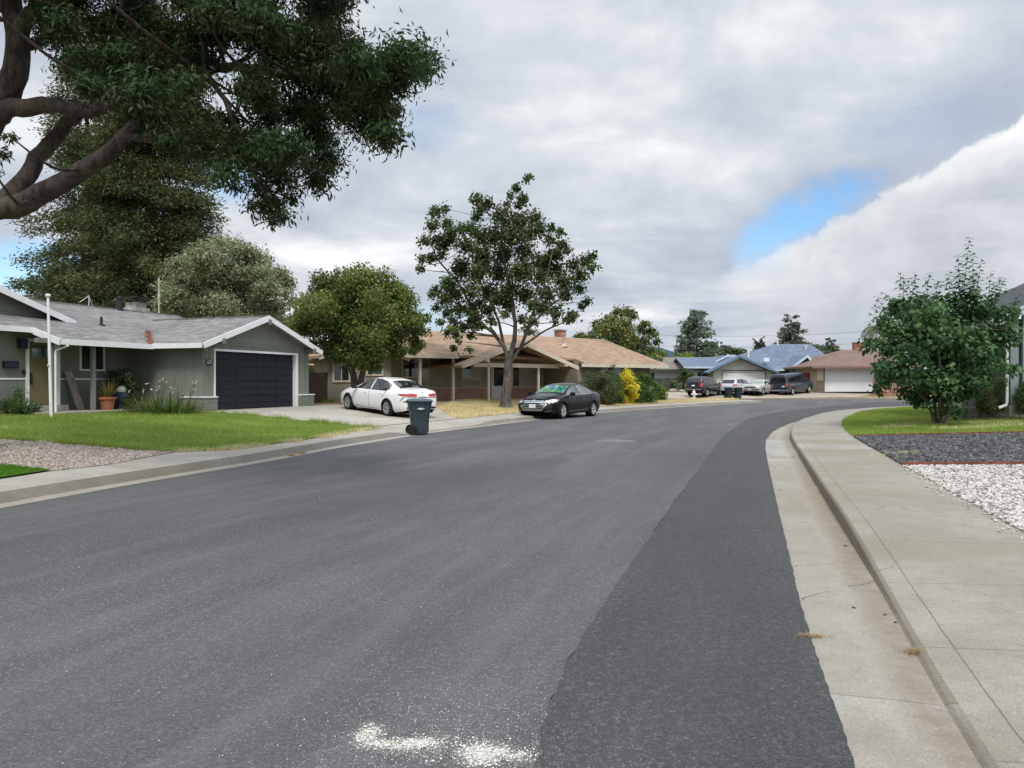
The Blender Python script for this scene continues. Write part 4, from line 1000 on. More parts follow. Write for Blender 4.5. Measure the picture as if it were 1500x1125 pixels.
# umber-roofed garage house
G0 = 80.0
h = thing('umber_roofed_house', 'beige garage house with umber hip roof and white sectional door', 'house', (bx(1197, G0), G0, .82), R(0))
ox = bx(1197, G0); X = lambda px, Y=G0: bx(px, Y) - ox; Zz = lambda py, Y=G0: bz(py, Y) - .82
beige = plain('beige_stucco', (.50, .43, .30), .85, var=.1)
w = MB(); w.box(0, X(1208), 0, .2, -.3, 2.5).box(X(1283), X(1300), 0, .2, -.3, 2.5).box(0, .2, .2, 11, -.3, 2.5).box(X(1208), X(1283), 0, .2, Zz(538.5), 2.5).box(X(1300) - .2, X(1300), .2, 11, -.3, 2.5); w.build('wall', beige, h)
MB().box(-.06, X(1208) - .02, -.08, -.001, -.3, .95).build('brick_wainscot', bricks('brown_brick', (.12, .085, .06), (.20, .15, .11), (.22, .19, .16)), h)
d = MB().box(X(1208), X(1283), .08, .13, -.2, Zz(538.5))
for k in range(1, 5): d.box(X(1208), X(1283), .07, .0795, k * .48 - .02, k * .48 + .015)
d.build('garage_door', plain('white_sectional', (.62, .64, .66), .5, var=.025, scale=1), h)
MB().box(X(1206.5), X(1208), -.03, -.002, -.2, Zz(537.5)).box(X(1283), X(1284.3), -.03, -.002, -.2, Zz(537.5)).box(X(1206.5), X(1284.3), -.032, -.003, Zz(538.3), Zz(537)).build('garage_frame', M['soffit'], h)
rf = MB(); hip(rf, X(1184), X(1345), -1.0, 12, Zz(536.5, 79), X(1243, 84), X(1300, 84), 5.5, Zz(512, 85), .2); roof = rf.build('roof', M['shingle_umber'], h)
MB().box(X(1184) - .02, X(1345), -1.05, -1.002, Zz(536.5, 79) - .22, Zz(536.5, 79) - .02).build('fascia', plain('umber_trim', (.20, .12, .09), .7), roof)
chimney(h, X(1254, 86), X(1266, 86), 6.2, 7.0, 2.8, Zz(502, 86), bricks('salmon_brick', (.42, .13, .09), (.48, .17, .12), (.36, .2, .16)))
plank_fence('picket_fence', 'faded red picket fence right of the white sectional garage door', 'fence', (bx(1284, 77), 77.5), (bx(1345, 77), 78.5), .48, 1.35, plain('faded_red', (.40, .17, .14), .9, var=.5, scale=2), None, .22, True, .09)
plank_fence('plank_fence', 'red wooden side gate behind the dark van', 'fence', (bx(1176, 82), 82), (bx(1197, 82), 82), .85, 1.75, plain('gate_red', (.30, .07, .04), .85, var=.2))

# house at the right edge with post, downpipe and gable end
hr = thing('corner_house', 'corner of a grey-blue house with porch post and white downpipe', 'house', (bx(1484, 25.5), 25.5, .72), R(-12))
MB().box(-.12, .12, -.12, .12, .12, 3.2).box(.28, .40, -.02, .10, .12, 3.35).build('post', plain('post_bluegrey', (.22, .26, .285), .7, var=.08), hr)
MB().box(-.17, .45, -.16, .2, -.2, .12).build('post_footing', M['concrete_plain'], hr, bevel=.02)
MB().tube([(-.22, -.1, 3.0), (-.22, -.1, .25), (-.25, -.1, .12), (-.48, -.12, .03)], .05, 8).build('downpipe', M['white'], hr, smooth=True)
rf = MB(); gable_y(rf, -1.0, 4.2, 9.4, -.3, 9, 2.78, 5.35); roof = rf.build('roof', plain('roof_dark', (.06, .065, .07), .9), hr)
ba = Boards(); ba.beam((-1.02, -.33, 2.80), (4.2, -.33, 5.37), .05, .26); ba.beam((9.42, -.331, 2.80), (4.2, -.331, 5.37), .05, .26); ba.build('barge_board', plain('barge_paleblue', (.46, .52, .58), .6), roof)
MB().box(-1.05, -1.0, -.3, 9, 2.61, 2.79).build('fascia', plain('fascia_bluegrey', (.25, .28, .31), .6), roof)
MB().box(1.4, 9, 1.8, 1.95, -.4, 2.7).box(1.4, 1.55, 1.95, 9, -.4, 3.2).prism([(1.4, 3.39), (9, 2.8), (4.2, 5.1)], 'y', 1.801, 1.9).build('wall', plain('wall_bluegrey', (.11, .12, .13), .8), hr)
window(hr, 2.4, 4.0, 1.0, 2.3, 1.8, M['white'], M['glass'], [.5])
# pinkish house behind the right tree
hp = thing('pink_house', 'pinkish stucco house half hidden behind the right-hand bushy tree', 'house', (24.2, 41, .5), R(-25))
MB().box(0, 8, 0, 6, -.3, 2.6).build('wall', plain('pink_stucco', (.50, .36, .30), .85, var=.1), hp)
rf = MB(); gable_x(rf, -.7, 8.7, -.8, 3, 6.8, 2.55, 3.75); rf.build('roof', plain('roof_mauve', (.19, .14, .13), .9, var=.25), hp)
MB().box(-.02, 8.02, -.05, -.002, .95, 1.03).build('belt_trim', M['white'], hp)
window(hp, 3, 4.6, 1.2, 2.2, 0, M['white'])
# block retaining wall
rw = thing('retaining_wall', 'low wall of dark split-face blocks below the corner house', 'wall', tuple(at(1405, 615, zr) + Vector((0, 0, .05))), R(-7))
blk = MB()
for r in range(3):
    x = -.22 * (r % 2)
    while x < 6:
        w_ = .42 + random.uniform(-.02, .02); j = random.uniform(-.015, .015)
        blk.box(max(0, x), x + w_ - .012, -.14 + j + .02 * r, .14, -.15 + r * .16 + .05, r * .16 + .05 + .002 - .004 * (r == 3)); x += w_
blk.build('block_course', plain('split_block', (.17, .16, .145), .95, .1, var=.35, scale=6, bump=.8, bscale=18), rw, bevel=.012)
# ------------------------------------------------------------------ foliage builders
def unit(v): return v / np.maximum(np.linalg.norm(v, axis=-1, keepdims=True), 1e-9)
def leaves(C, Rr, n_per, L, W, up=.35, droop=0.0, shell=.45, squash=.8, jit=1.0):
    """rhombic leaves spread through clumps: C centres (k,3), Rr radii, n_per leaves for a clump of radius 1 unit"""
    C = np.asarray(C, float); Rr = np.asarray(Rr, float)
    k = np.maximum(6, (n_per * Rr**2).astype(int)); ci = np.repeat(np.arange(len(C)), k); n = len(ci)
    d = unit(rng.normal(0, 1, (n, 3))); d[:, 2] *= squash
    r = Rr[ci] * (shell + (1 - shell) * rng.random(n))**.8 * (1 + .25 * rng.normal(0, 1, n) * jit)
    P = C[ci] + d * r[:, None]
    nr = unit(d * .7 + rng.normal(0, .6, (n, 3)) + np.array([0, 0, up]))
    ax = unit(np.cross(nr, rng.normal(0, 1, (n, 3)))); ax[:, 2] -= droop; ax = unit(ax)
    sd = unit(np.cross(nr, ax)); s = (.65 + .7 * rng.random(n))[:, None]
    V = np.empty((n, 4, 3)); V[:, 0] = P; V[:, 1] = P + ax * L * s * .45 + sd * W * s / 2; V[:, 2] = P + ax * L * s; V[:, 3] = P + ax * L * s * .45 - sd * W * s / 2
    bend = nr * (L * .12) * s; V[:, 1] += bend; V[:, 3] += bend
    clump = rng.random(len(C))[ci]
    return V, np.clip(.55 * rng.random(n) + .45 * clump, 0, 1)
def crown(root, name, V, r, mat):
    o = root.location; V = V.reshape(-1, 3) - np.array(o)
    return np_obj(name, V, np.arange(len(V)).reshape(-1, 4), mat, root, rnd=r)
def limb(mb, pts, r0, r1, n=7, wob=.0):
    pts = [Vector(p) for p in pts]; out = []; rad = []
    for i in range(len(pts) - 1):
        p0, p1, p2, p3 = pts[max(i - 1, 0)], pts[i], pts[i + 1], pts[min(i + 2, len(pts) - 1)]
        for t in np.linspace(0, 1, 5)[:-1]:
            m1 = (p2 - p0) / 2; m2 = (p3 - p1) / 2
            out.append((2 * t**3 - 3 * t**2 + 1) * p1 + (t**3 - 2 * t**2 + t) * m1 + (-2 * t**3 + 3 * t**2) * p2 + (t**3 - t**2) * m2 + Vector(rng.normal(0, wob, 3)))
    out.append(pts[-1]); k = len(out)
    rad = [r0 + (r1 - r0) * (i / (k - 1))**.8 for i in range(k)]
    mb.tube(out, rad, n); return out, rad
def reach(mb, skel, C, r1, sag=.12):
    """thin boughs from the nearest point of the skeleton to clump centres"""
    S = np.array([tuple(p) for p, _ in skel]); Rd = np.array([r for _, r in skel])
    for c in C:
        c = np.array(c); dist = np.linalg.norm(S - c, axis=1) + np.maximum(0, S[:, 2] - c[2] + .1) * 1.3
        i = dist.argmin(); a = S[i]; m = (a + c) / 2 + np.array([0, 0, -sag * np.linalg.norm(c - a)]) + rng.normal(0, .04, 3) * np.linalg.norm(c - a)
        limb(mb, [a, m, c], min(Rd[i] * .6, .02 + .022 * np.linalg.norm(c - a)), r1, 5)
def rebase(mb, o):
    mb.V = [(v[0] - o[0], v[1] - o[1], v[2] - o[2]) for v in mb.V]; return mb
def clumps_px(L, Y, depth):
    C = []; Rr = []
    for px, py, r in L:
        y = Y + rng.normal(0, depth); p = pt(px, py, y); C.append(tuple(p)); Rr.append(r / F_PX * y)
    return np.array(C), np.array(Rr)

M['bark_grey'] = barkmat('bark_grey', (.055, .048, .042), (.16, .145, .125))
M['bark_dark'] = barkmat('bark_dark', (.040, .032, .027), (.115, .095, .080))
M['bark_red'] = barkmat('bark_redwood', (.05, .028, .018), (.15, .085, .055))
M['lf_ash'] = leafmat('leaf_ash', (0.018, 0.039, 0.014), (0.048, 0.083, 0.027), (0.079, 0.112, 0.040), .25)
M['lf_maple'] = leafmat('leaf_maple', (0.030, 0.055, 0.018), (0.084, 0.122, 0.040), (0.198, 0.122, 0.068), .25)
M['lf_round'] = leafmat('leaf_round', (0.053, 0.081, 0.021), (0.149, 0.194, 0.048), (0.283, 0.297, 0.075), .3)
M['lf_silver'] = leafmat('leaf_silver', (0.113, 0.141, 0.076), (0.284, 0.312, 0.169), (0.454, 0.473, 0.302), .25)
M['lf_redwood'] = leafmat('leaf_redwood', (0.029, 0.050, 0.024), (0.104, 0.126, 0.048), (0.251, 0.153, 0.063), .2)
M['lf_magnolia'] = leafmat('leaf_magnolia', (0.046, 0.083, 0.024), (0.149, 0.182, 0.050), (0.330, 0.297, 0.083), .15, .35)
M['lf_cherry'] = leafmat('leaf_cherry', (0.029, 0.071, 0.029), (0.080, 0.156, 0.058), (0.177, 0.271, 0.094), .3, .45)
M['lf_pine'] = leafmat('leaf_pine', (0.069, 0.105, 0.081), (0.197, 0.243, 0.174), (0.323, 0.347, 0.208), .15)  # greens lightened to stand in for haze over the far conifers
M['lf_cypress'] = leafmat('leaf_cypress', (0.036, 0.060, 0.044), (0.090, 0.120, 0.080), None, .1)
M['lf_far'] = leafmat('leaf_far', (0.070, 0.119, 0.028), (0.168, 0.252, 0.056), (0.280, 0.364, 0.084), .3)
M['lf_dim'] = leafmat('leaf_dim', (0.057, 0.085, 0.048), (0.152, 0.190, 0.095), None, .2)
M['lf_bush'] = leafmat('leaf_bush', (0.033, 0.068, 0.021), (0.090, 0.143, 0.042), (0.150, 0.210, 0.075), .25)
M['lf_olive'] = leafmat('leaf_olive', (.050, .062, .028), (.125, .150, .065), (.20, .21, .10), .25)
M['lf_yellow'] = leafmat('leaf_yellow', (.48, .38, .03), (.74, .62, .06), (.82, .74, .16), .35)
M['lf_greenhedge'] = leafmat('leaf_hedge', (0.033, 0.075, 0.021), (0.083, 0.165, 0.033), (0.165, 0.285, 0.053), .25)
M['lf_palm'] = leafmat('leaf_palm', (.06, .08, .035), (.14, .16, .08), (.25, .23, .13), .25)

# ------------------------------------------------------------------ big ash tree overhanging from the left
BX, BY = -9.9, 13.2
t = thing('ash_tree', 'huge dark overhanging tree with thick grey limbs at the upper left', 'tree', (BX, BY, float(zl(BX, BY)[0]) - .05))
mb = MB(); sk = []
def L_(pts, r0, r1, n=10, w=.015):
    o, r = limb(mb, pts, r0, r1, n, w); sk.extend(zip(o, r))
D = 12.6
base = Vector((BX, BY, t.location.z - .2)); fork = pt(-95, 350, 13.0)
L_([base, base + Vector((.1, 0, 1.2)), fork], .52, .36, 14)
L_([fork, pt(-30, 312, 12.8), pt(30, 300, 12.6), pt(90, 268, 12.4), pt(140, 238, 12.2), pt(185, 200, 12), pt(240, 150, 11.6), pt(300, 110, 11.2)], .25, .07)
L_([pt(0, 302, 12.7), pt(35, 265, 12.9), pt(62, 222, 13.1), pt(100, 180, 13.2), pt(130, 163, 13.2)], .17, .10)
L_([fork, pt(-55, 250, 12.9), pt(-5, 165, 12.7), pt(22, 110, 12.6), pt(26, 50, 12.7), pt(12, -40, 12.9), pt(20, -160, 13)], .30, .13)
L_([pt(-8, 170, 12.7), pt(30, 156, 12.5), pt(75, 155, 12.4), pt(120, 163, 12.3), pt(158, 156, 12.2), pt(230, 120, 11.8), pt(330, 100, 11.4), pt(430, 110, 11.0), pt(520, 120, 10.8)], .17, .035)
L_([pt(26, 50, 12.7), pt(80, -10, 12.2), pt(160, -60, 11.8), pt(300, -90, 11.2), pt(430, -60, 10.8)], .14, .04)
L_([pt(25, 70, 12.7), pt(120, 40, 13.4), pt(180, 10, 13.8), pt(300, -20, 14)], .10, .03)
L_([pt(185, 200, 12), pt(280, 215, 11.4), pt(380, 230, 11), pt(440, 240, 10.8)], .07, .025)
L_([pt(150, 157, 12.2), pt(165, 60, 12), pt(190, -20, 11.8)], .06, .03)
L_([pt(300, 100, 11.5), pt(340, 170, 11.2), pt(380, 270, 11)], .05, .02)
outline = [(-160, -330), (300, -330), (470, -200), (560, -120), (520, -40), (498, 18), (545, 58), (596, 72), (622, 98), (610, 118), (570, 140), (580, 190), (560, 204), (520, 190), (496, 178), (488, 225), (470, 265), (430, 275), (412, 322), (385, 310), (368, 282), (335, 268), (322, 232), (282, 205), (240, 214), (205, 196), (185, 150), (150, 138), (110, 110), (70, 90), (45, 10), (20, -60), (-60, -40), (-160, 40)]
q = sample(outline, 420); C = []; Rr = []
for px, py in q:
    y = 11.9 + rng.normal(0, 1.15) - .0016 * (px - 200); p = pt(px, py, y)
    C.append(tuple(p)); Rr.append(rng.uniform(.24, .46))
for px, py, r in [(600, 92, 20), (612, 105, 14), (585, 80, 18), (565, 195, 14), (548, 180, 18), (575, 160, 12), (480, 245, 18), (462, 262, 16), (415, 315, 16), (400, 325, 12), (428, 290, 16), (500, 8, 14), (512, -8, 16), (525, 70, 20), (380, 300, 16), (345, 275, 14), (15, 200, 12), (5, 225, 12), (-10, 250, 16), (540, 130, 20), (500, 160, 20)]:
    y = 11.2 + rng.normal(0, .4); C.append(tuple(pt(px, py, y))); Rr.append(r / F_PX * y)
C = np.array(C); Rr = np.array(Rr)
V, r = leaves(C, Rr, 4300, .100, .027, .2, .55, .12, .75)
crown(t, 'crown', V, r, M['lf_ash'])
reach(mb, sk, C[::2], .008)
rebase(mb, t.location).build('trunk', M['bark_dark'], t, smooth=True)

# ------------------------------------------------------------------ tree on the dry lawn
o = Vector((*on(741, 597.5, zl), 0)); o.z = float(zl(o.x, o.y)[0]); YT = o.y
t = thing('street_tree', 'tall sparse-topped tree on the dry lawn behind the black sedan', 'tree', o)
mb = MB(); sk = []
L_([o + Vector((0, 0, -.2)), pt(741, 585, YT), pt(744, 555, YT), pt(745, 527, YT)], .32, .21, 12, .008)
L_([o + Vector((0, 0, -.1)), pt(740, 592, YT)], .46, .29, 12)
L_([pt(745, 530, YT), pt(738, 508, YT), pt(722, 488, YT + .5), pt(700, 470, YT + .8), pt(678, 452, YT + 1), pt(655, 436, YT + 1.2)], .14, .035, 9)
L_([pt(745, 530, YT), pt(752, 505, YT), pt(755, 480, YT - .3), pt(750, 440, YT - .5), pt(742, 400, YT - .5), pt(735, 360, YT - .3), pt(738, 325, YT), pt(752, 285, YT)], .16, .025, 9)
L_([pt(746, 532, YT), pt(762, 510, YT + .3), pt(775, 482, YT + .6), pt(798, 455, YT + 1), pt(830, 430, YT + 1.3), pt(858, 395, YT + 1.4)], .11, .025, 8)
L_([pt(738, 508, YT), pt(730, 470, YT + 1.5), pt(712, 430, YT + 2), pt(692, 380, YT + 1.8), pt(705, 320, YT + 1.5)], .09, .025, 8)
L_([pt(762, 510, YT), pt(780, 460, YT - 1.4), pt(800, 410, YT - 1.6), pt(810, 365, YT - 1.2)], .08, .02, 7)
L_([pt(762, 508, YT), pt(800, 484, YT + .6), pt(830, 470, YT + 1)], .07, .03, 7)
L_([pt(700, 470, YT + .8), pt(672, 415, YT + .5), pt(645, 385, YT), pt(630, 350, YT), pt(640, 322, YT)], .07, .02, 7)
cl_ = [(757, 275, 9), (748, 288, 8), (766, 290, 10), (760, 300, 9), (742, 300, 7), (705, 305, 13), (715, 297, 12), (698, 318, 10), (735, 318, 20), (760, 322, 18), (782, 318, 16), (790, 335, 16), (775, 342, 20), (750, 345, 24), (725, 345, 22), (705, 345, 18), (690, 335, 14), (640, 310, 11), (652, 306, 9), (632, 330, 13), (655, 328, 13), (622, 352, 11), (640, 352, 14), (660, 350, 14), (676, 335, 12), (618, 378, 10), (632, 378, 12), (616, 394, 8), (648, 372, 9), (682, 360, 18), (706, 372, 22), (738, 372, 22), (768, 368, 20), (806, 352, 12), (820, 340, 9), (825, 358, 10), (832, 366, 9), (812, 370, 12), (795, 385, 18), (675, 388, 17), (700, 400, 22), (730, 400, 22), (762, 400, 22), (792, 405, 18), (815, 395, 16), (840, 388, 15), (858, 382, 13), (868, 374, 9), (868, 392, 10), (850, 402, 15), (826, 412, 18), (655, 412, 11), (638, 426, 11), (650, 438, 14), (632, 432, 8), (668, 430, 16), (690, 425, 18), (715, 428, 18), (742, 430, 18), (770, 430, 20), (800, 430, 20), (828, 432, 15), (848, 422, 12), (860, 442, 9), (852, 448, 8), (672, 452, 14), (655, 458, 11), (640, 450, 9), (690, 452, 14), (715, 455, 12), (795, 452, 14), (815, 455, 11), (838, 460, 10), (830, 470, 7), (812, 472, 6), (665, 470, 11), (680, 478, 9), (668, 490, 9), (690, 472, 10), (705, 478, 9), (672, 500, 6), (740, 460, 9), (720, 470, 10), (745, 447, 14), (766, 468, 11), (782, 447, 14), (702, 445, 14), (728, 440, 15), (700, 465, 11), (780, 470, 9), (690, 490, 8), (655, 488, 8), (645, 472, 8)]
C, Rr = clumps_px(cl_, YT, 1.5)
k = rng.integers(0, len(C), 22); C2 = C[k] + rng.normal(0, 1, (22, 3)) * (.35, .8, .3)
V, r = leaves(np.concatenate([C, C2]), np.concatenate([Rr * .98, Rr[k] * .9]), 1200, .16, .115, .5, .15, .1, .9)
crown(t, 'crown', V, r, M['lf_maple'])
reach(mb, sk, C[C[:, 2] > pt(741, 470, YT).z], .010, .04)
reach(mb, sk, C[C[:, 2] <= pt(741, 470, YT).z], .006, -.05)
rebase(mb, t.location).build('trunk', M['bark_grey'], t, smooth=True)

def blob(name, label, cat, base, trunk, cl_, Y, depth, n_per, L, W, mat, bark, rs=1.0, up=.4, droop=.1, group=None, extra=0, squash=.85, shell=.25, nb=None, jit=1.0):
    """a tree whose crown is a set of clumps, with trunk limbs leading into it"""
    t = thing(name, label, cat, base, 0, group); mb = MB(); sk = []
    C, Rr = clumps_px(cl_, Y, depth); C0 = C
    if extra:      # fill the far and near sides
        k = rng.integers(0, len(C), extra); jt = rng.normal(0, 1, (extra, 3)) * (Rr[k][:, None] * .7); jt[:, 1] *= 1.6; jt[:, 2] = -.5 * np.abs(jt[:, 2])
        C = np.concatenate([C, C[k] + jt]); Rr = np.concatenate([Rr, Rr[k] * .8])
    V, r = leaves(C, Rr * rs, n_per, L, W, up, droop, shell, squash, jit); crown(t, 'crown', V, r, mat)
    for pts, r0, r1 in trunk:
        o_, rr = limb(mb, pts, r0, r1, 9, .01); sk.extend(zip(o_, rr))
    reach(mb, sk, C0[::(nb or 1)], .012); rebase(mb, t.location).build('trunk', bark, t, smooth=True)
    return t
# round tree over the white sedan
Yr = 36.0; b = Vector((*on(520, 590, zl), 0)); b = pt(520, 590, Yr); b.z = float(zl(b.x, b.y)[0])
cr_ = [(528, 405, 26), (500, 408, 22), (560, 408, 22), (480, 425, 24), (515, 430, 30), (550, 432, 28), (580, 425, 20), (598, 440, 18), (455, 445, 22), (440, 462, 14), (450, 470, 18), (480, 455, 26), (515, 460, 30), (550, 462, 30), (582, 460, 24), (605, 465, 14), (612, 480, 10), (465, 480, 20), (492, 485, 24), (525, 490, 26), (558, 492, 26), (588, 490, 20), (606, 498, 12), (470, 500, 14), (495, 508, 18), (525, 515, 22), (552, 515, 16), (580, 512, 14), (600, 512, 9), (540, 532, 11), (515, 534, 12), (610, 505, 10)]
blob('round_tree', 'round leafy green tree standing over the white sedan', 'tree', b, [([b + Vector((-.1, 0, -.2)), pt(519, 560, Yr), pt(512, 535, Yr), pt(490, 490, Yr), pt(470, 455, Yr)], .22, .06), ([b + Vector((.15, 0, -.2)), pt(529, 560, Yr), pt(533, 535, Yr), pt(540, 490, Yr), pt(560, 440, Yr)], .20, .05), ([pt(514, 540, Yr), pt(524, 480, Yr), pt(520, 420, Yr)], .11, .04), ([pt(533, 535, Yr), pt(575, 500, Yr), pt(600, 480, Yr)], .09, .03)], cr_, Yr, .8, 1050, .15, .085, M['lf_round'], M['bark_dark'], extra=100, jit=.45)
# small sprigs on top
# silvery broad tree behind the garage
Ys = 44.0; b = pt(335, 575, Ys); b.z = .5
cs_ = [(325, 360, 22), (300, 368, 22), (350, 365, 20), (375, 378, 20), (280, 385, 22), (310, 388, 28), (345, 390, 26), (385, 398, 20), (408, 400, 14), (420, 412, 12), (262, 405, 22), (290, 412, 28), (325, 415, 30), (360, 418, 28), (395, 422, 22), (420, 430, 13), (430, 440, 8), (252, 430, 20), (280, 438, 26), (312, 442, 28), (345, 445, 28), (380, 446, 24), (408, 450, 16), (255, 455, 18), (290, 462, 22), (330, 465, 24), (370, 466, 22), (400, 470, 18), (425, 470, 12), (440, 480, 14), (415, 490, 16)]
blob('silver_tree', 'broad grey-green silvery tree rising behind the grey house garage', 'tree', b, [([b, pt(335, 500, Ys), pt(320, 440, Ys), pt(315, 385, Ys)], .4, .08), ([pt(335, 500, Ys), pt(370, 440, Ys), pt(395, 405, Ys)], .2, .05), ([pt(335, 500, Ys), pt(290, 440, Ys), pt(265, 410, Ys)], .2, .05)], cs_, Ys, 1.7, 1250, .17, .09, M['lf_silver'], M['bark_grey'], extra=50)
# magnolia behind the taupe house
Ym = 60.0; b = pt(905, 575, Ym); b.z = .5
cm_ = [(905, 458, 12), (922, 458, 9), (893, 470, 14), (912, 475, 16), (930, 462, 7), (880, 482, 14), (897, 490, 18), (920, 492, 16), (938, 482, 9), (944, 474, 7), (868, 490, 9), (855, 495, 8), (848, 492, 6), (875, 502, 14), (900, 508, 18), (925, 508, 18), (945, 500, 12), (955, 485, 8), (960, 490, 7), (950, 515, 13), (962, 500, 6), (930, 522, 14), (905, 525, 16), (955, 525, 8), (860, 505, 9), (940, 535, 12)]
blob('magnolia_tree', 'dark glossy broad tree behind the right end of the tan roof', 'tree', b, [([b, pt(905, 530, Ym), pt(905, 480, Ym)], .3, .08), ([pt(905, 530, Ym), pt(940, 495, Ym)], .15, .05), ([pt(905, 530, Ym), pt(875, 495, Ym)], .15, .05)], cm_, Ym, 1.6, 620, .25, .12, M['lf_magnolia'], M['bark_dark'], extra=34)

# ------------------------------------------------------------------ conifers
def conifer(name, label, base, H, zlow, Rlow, nlev, nper, mat, bark, spray=.5, leafL=.22, leafW=.05, dens=26, droop=.35, r_trunk=.4, shape=1.0, gap=.0, cat='tree', group=None, top=.1):
    t = thing(name, label, cat, base, 0, group); mb = MB(); b = Vector(base)
    mb.tube([b + Vector((0, 0, -.3)), b + Vector((0, 0, H * .5)), b + Vector((0, 0, H))], [r_trunk, r_trunk * .6, .02], 10)
    PP = []; DD = []
    for i in range(nlev):
        f = (i + .5) / nlev; z = zlow + (H - zlow) * f; RL = Rlow * ((1 - f)**shape * (1 - top) + top)
        for j in range(nper):
            if rng.random() < gap: continue
            a = rng.random() * 6.283; Lb = RL * rng.uniform(.65, 1.1); zz = z + rng.normal(0, (H - zlow) / nlev * .8)
            d = np.array([math.cos(a), math.sin(a)]); n = 6; pts = []
            for k in range(n + 1):
                u = k / n; pts.append((b.x + d[0] * Lb * u, b.y + d[1] * Lb * u, b.z + zz + Lb * (.16 * u - droop * u * u)))
            mb.tube(pts[::2], [max(.012, .035 * Lb / 3), .02, .012, .006][:len(pts[::2])], 4, False)
            m = int(dens * Lb); u = .2 + .85 * rng.random(m)**.75
            P = np.stack([b.x + d[0] * Lb * u, b.y + d[1] * Lb * u, b.z + zz + Lb * (.16 * u - droop * u * u)], 1)
            P += rng.normal(0, 1, (m, 3)) * np.array([spray, spray, spray * .5]) * (.25 + .4 * u * (1.1 - u) * 2)[:, None] * min(1, Lb / 2.0)
            PP.append(P); DD.append(np.tile([d[0], d[1], -droop * .9], (m, 1)))
    P = np.concatenate(PP); Dd = np.concatenate(DD); n = len(P)
    ax = unit(Dd + rng.normal(0, .55, (n, 3))); sd = unit(np.cross(ax, rng.normal(0, 1, (n, 3)))); s = (.6 + .8 * rng.random(n))[:, None]
    V = np.empty((n, 4, 3)); V[:, 0] = P; V[:, 1] = P + ax * leafL * s * .4 + sd * leafW * s; V[:, 2] = P + ax * leafL * s; V[:, 3] = P + ax * leafL * s * .4 - sd * leafW * s
    crown(t, 'crown', V, np.clip(rng.random(n) * .6 + .4 * np.repeat(rng.random(len(PP)), [len(p) for p in PP]), 0, 1), mat)
    rebase(mb, t.location).build('trunk', bark, t, smooth=True); return t
bR = pt(222, 575, 57); bR.z = .5
conifer('redwood_tree', 'towering brownish redwood behind the grey house chimney', bR, 29, 2.5, 6.2, 40, 11, M['lf_redwood'], M['bark_red'], 1.3, .26, .045, 150, .26, .7, .75, top=.25)
bR = pt(128, 575, 60); bR.z = .5
conifer('redwood_tree', 'second redwood with drooping boughs left of the chimney redwood', bR, 26, 3.0, 5.4, 24, 8, M['lf_redwood'], M['bark_red'], 1.2, .26, .045, 140, .34, .6, .7, .06, top=.25)
b = pt(60, 575, 58); b.z = .5
blob('hazy_tree', 'greyish tree low against the sky above the left roof end', 'tree', b, [([b, pt(60, 500, 58), pt(62, 430, 58)], .3, .06)], [(48, 420, 16), (72, 405, 16), (88, 395, 16), (60, 440, 18), (85, 425, 20), (30, 440, 12), (15, 445, 10), (100, 440, 18), (40, 455, 18), (75, 455, 20), (105, 460, 18), (5, 450, 10), (55, 412, 12), (-20, 452, 14), (-50, 450, 16)], 58, 1.5, 260, .3, .14, M['lf_dim'], M['bark_dark'], extra=10)
def by(px, Y, z=.6): p = pt(px, 560, Y); return (p.x, p.y, z)
def hh(py, Y, z=.6): return CAMH + (HZ - py) * Y / F_PX - z
conifer('pine_tree', 'tall blue-green pine above the dull house roof', by(1021, 118), hh(458, 118), 3.2, 3.7, 15, 8, M['lf_pine'], M['bark_dark'], .9, .45, .11, 34, .02, .3, .62, .15, top=.14)
conifer('cedar_tree', 'wide layered cedar behind the blue-grey roof ridge', by(1158.5, 130), hh(469, 130), 4.0, 3.4, 11, 9, M['lf_pine'], M['bark_dark'], .6, .45, .11, 34, .06, .3, .55, .0, top=.12)
for px, py, lab in ((1106.5, 498.5, 'tallest'), (1111.5, 501, 'middle'), (1117, 499.5, 'rightmost')):
    conifer('cypress_tree', f'{lab} of three slim dark cypresses behind the blue-grey roof', by(px, 170), hh(py, 170), 1, .75, 16, 5, M['lf_cypress'], M['bark_dark'], .25, .8, .25, 12, -.5, .15, .6, group='slim cypresses on the skyline', top=.1)
conifer('cypress_tree', 'single dark cypress beside the rounded tree near the umber roof', by(1217, 140), hh(503, 140), 1, 1.0, 15, 6, M['lf_cypress'], M['bark_dark'], .25, .8, .25, 12, -.5, .15, .5, group='slim cypresses on the skyline', top=.3)
def small(label, px, py, rpx, Y, mat, n=9, name='background_tree', sq=.7, cat='tree', z=.5, dens=200, L=.45, W=.22):
    cl_ = [(px + rng.normal(0, rpx * .45), py + abs(rng.normal(0, rpx * .3)) - rpx * .3 * (i % 2), rpx * rng.uniform(.38, .6)) for i in range(n)]
    b = pt(px, 575, Y); b.z = z
    blob(name, label, cat, b, [([b, pt(px, py + rpx * .3, Y), pt(px, py - rpx * .3, Y)], .2, .05)], cl_, Y, .8, dens, L, W, mat, M['bark_dark'], group=None, squash=sq, extra=n)
small('rounded olive-green tree right of the blue-grey roof', 1200, 513, 17, 140, M['lf_dim'], 14)
small('bright green bushy tree at the foot of the tall pine', 1003, 521, 9, 105, M['lf_far'], 8)
small('bright green tree between the magnolia and the pine', 969, 518, 8, 110, M['lf_far'], 7)
small('hazy dark tree on the skyline right of the tall pine', 1068, 512, 9, 190, M['lf_dim'], 7, L=.7, W=.35)
small('hazy low tree on the skyline left of the cypresses', 1085, 515, 9, 190, M['lf_dim'], 7, L=.7, W=.35)
small('dim treetop showing over the tan roof ridge left of the trunk', 668, 480, 12, 75, M['lf_round'], 7, L=.3, W=.15)
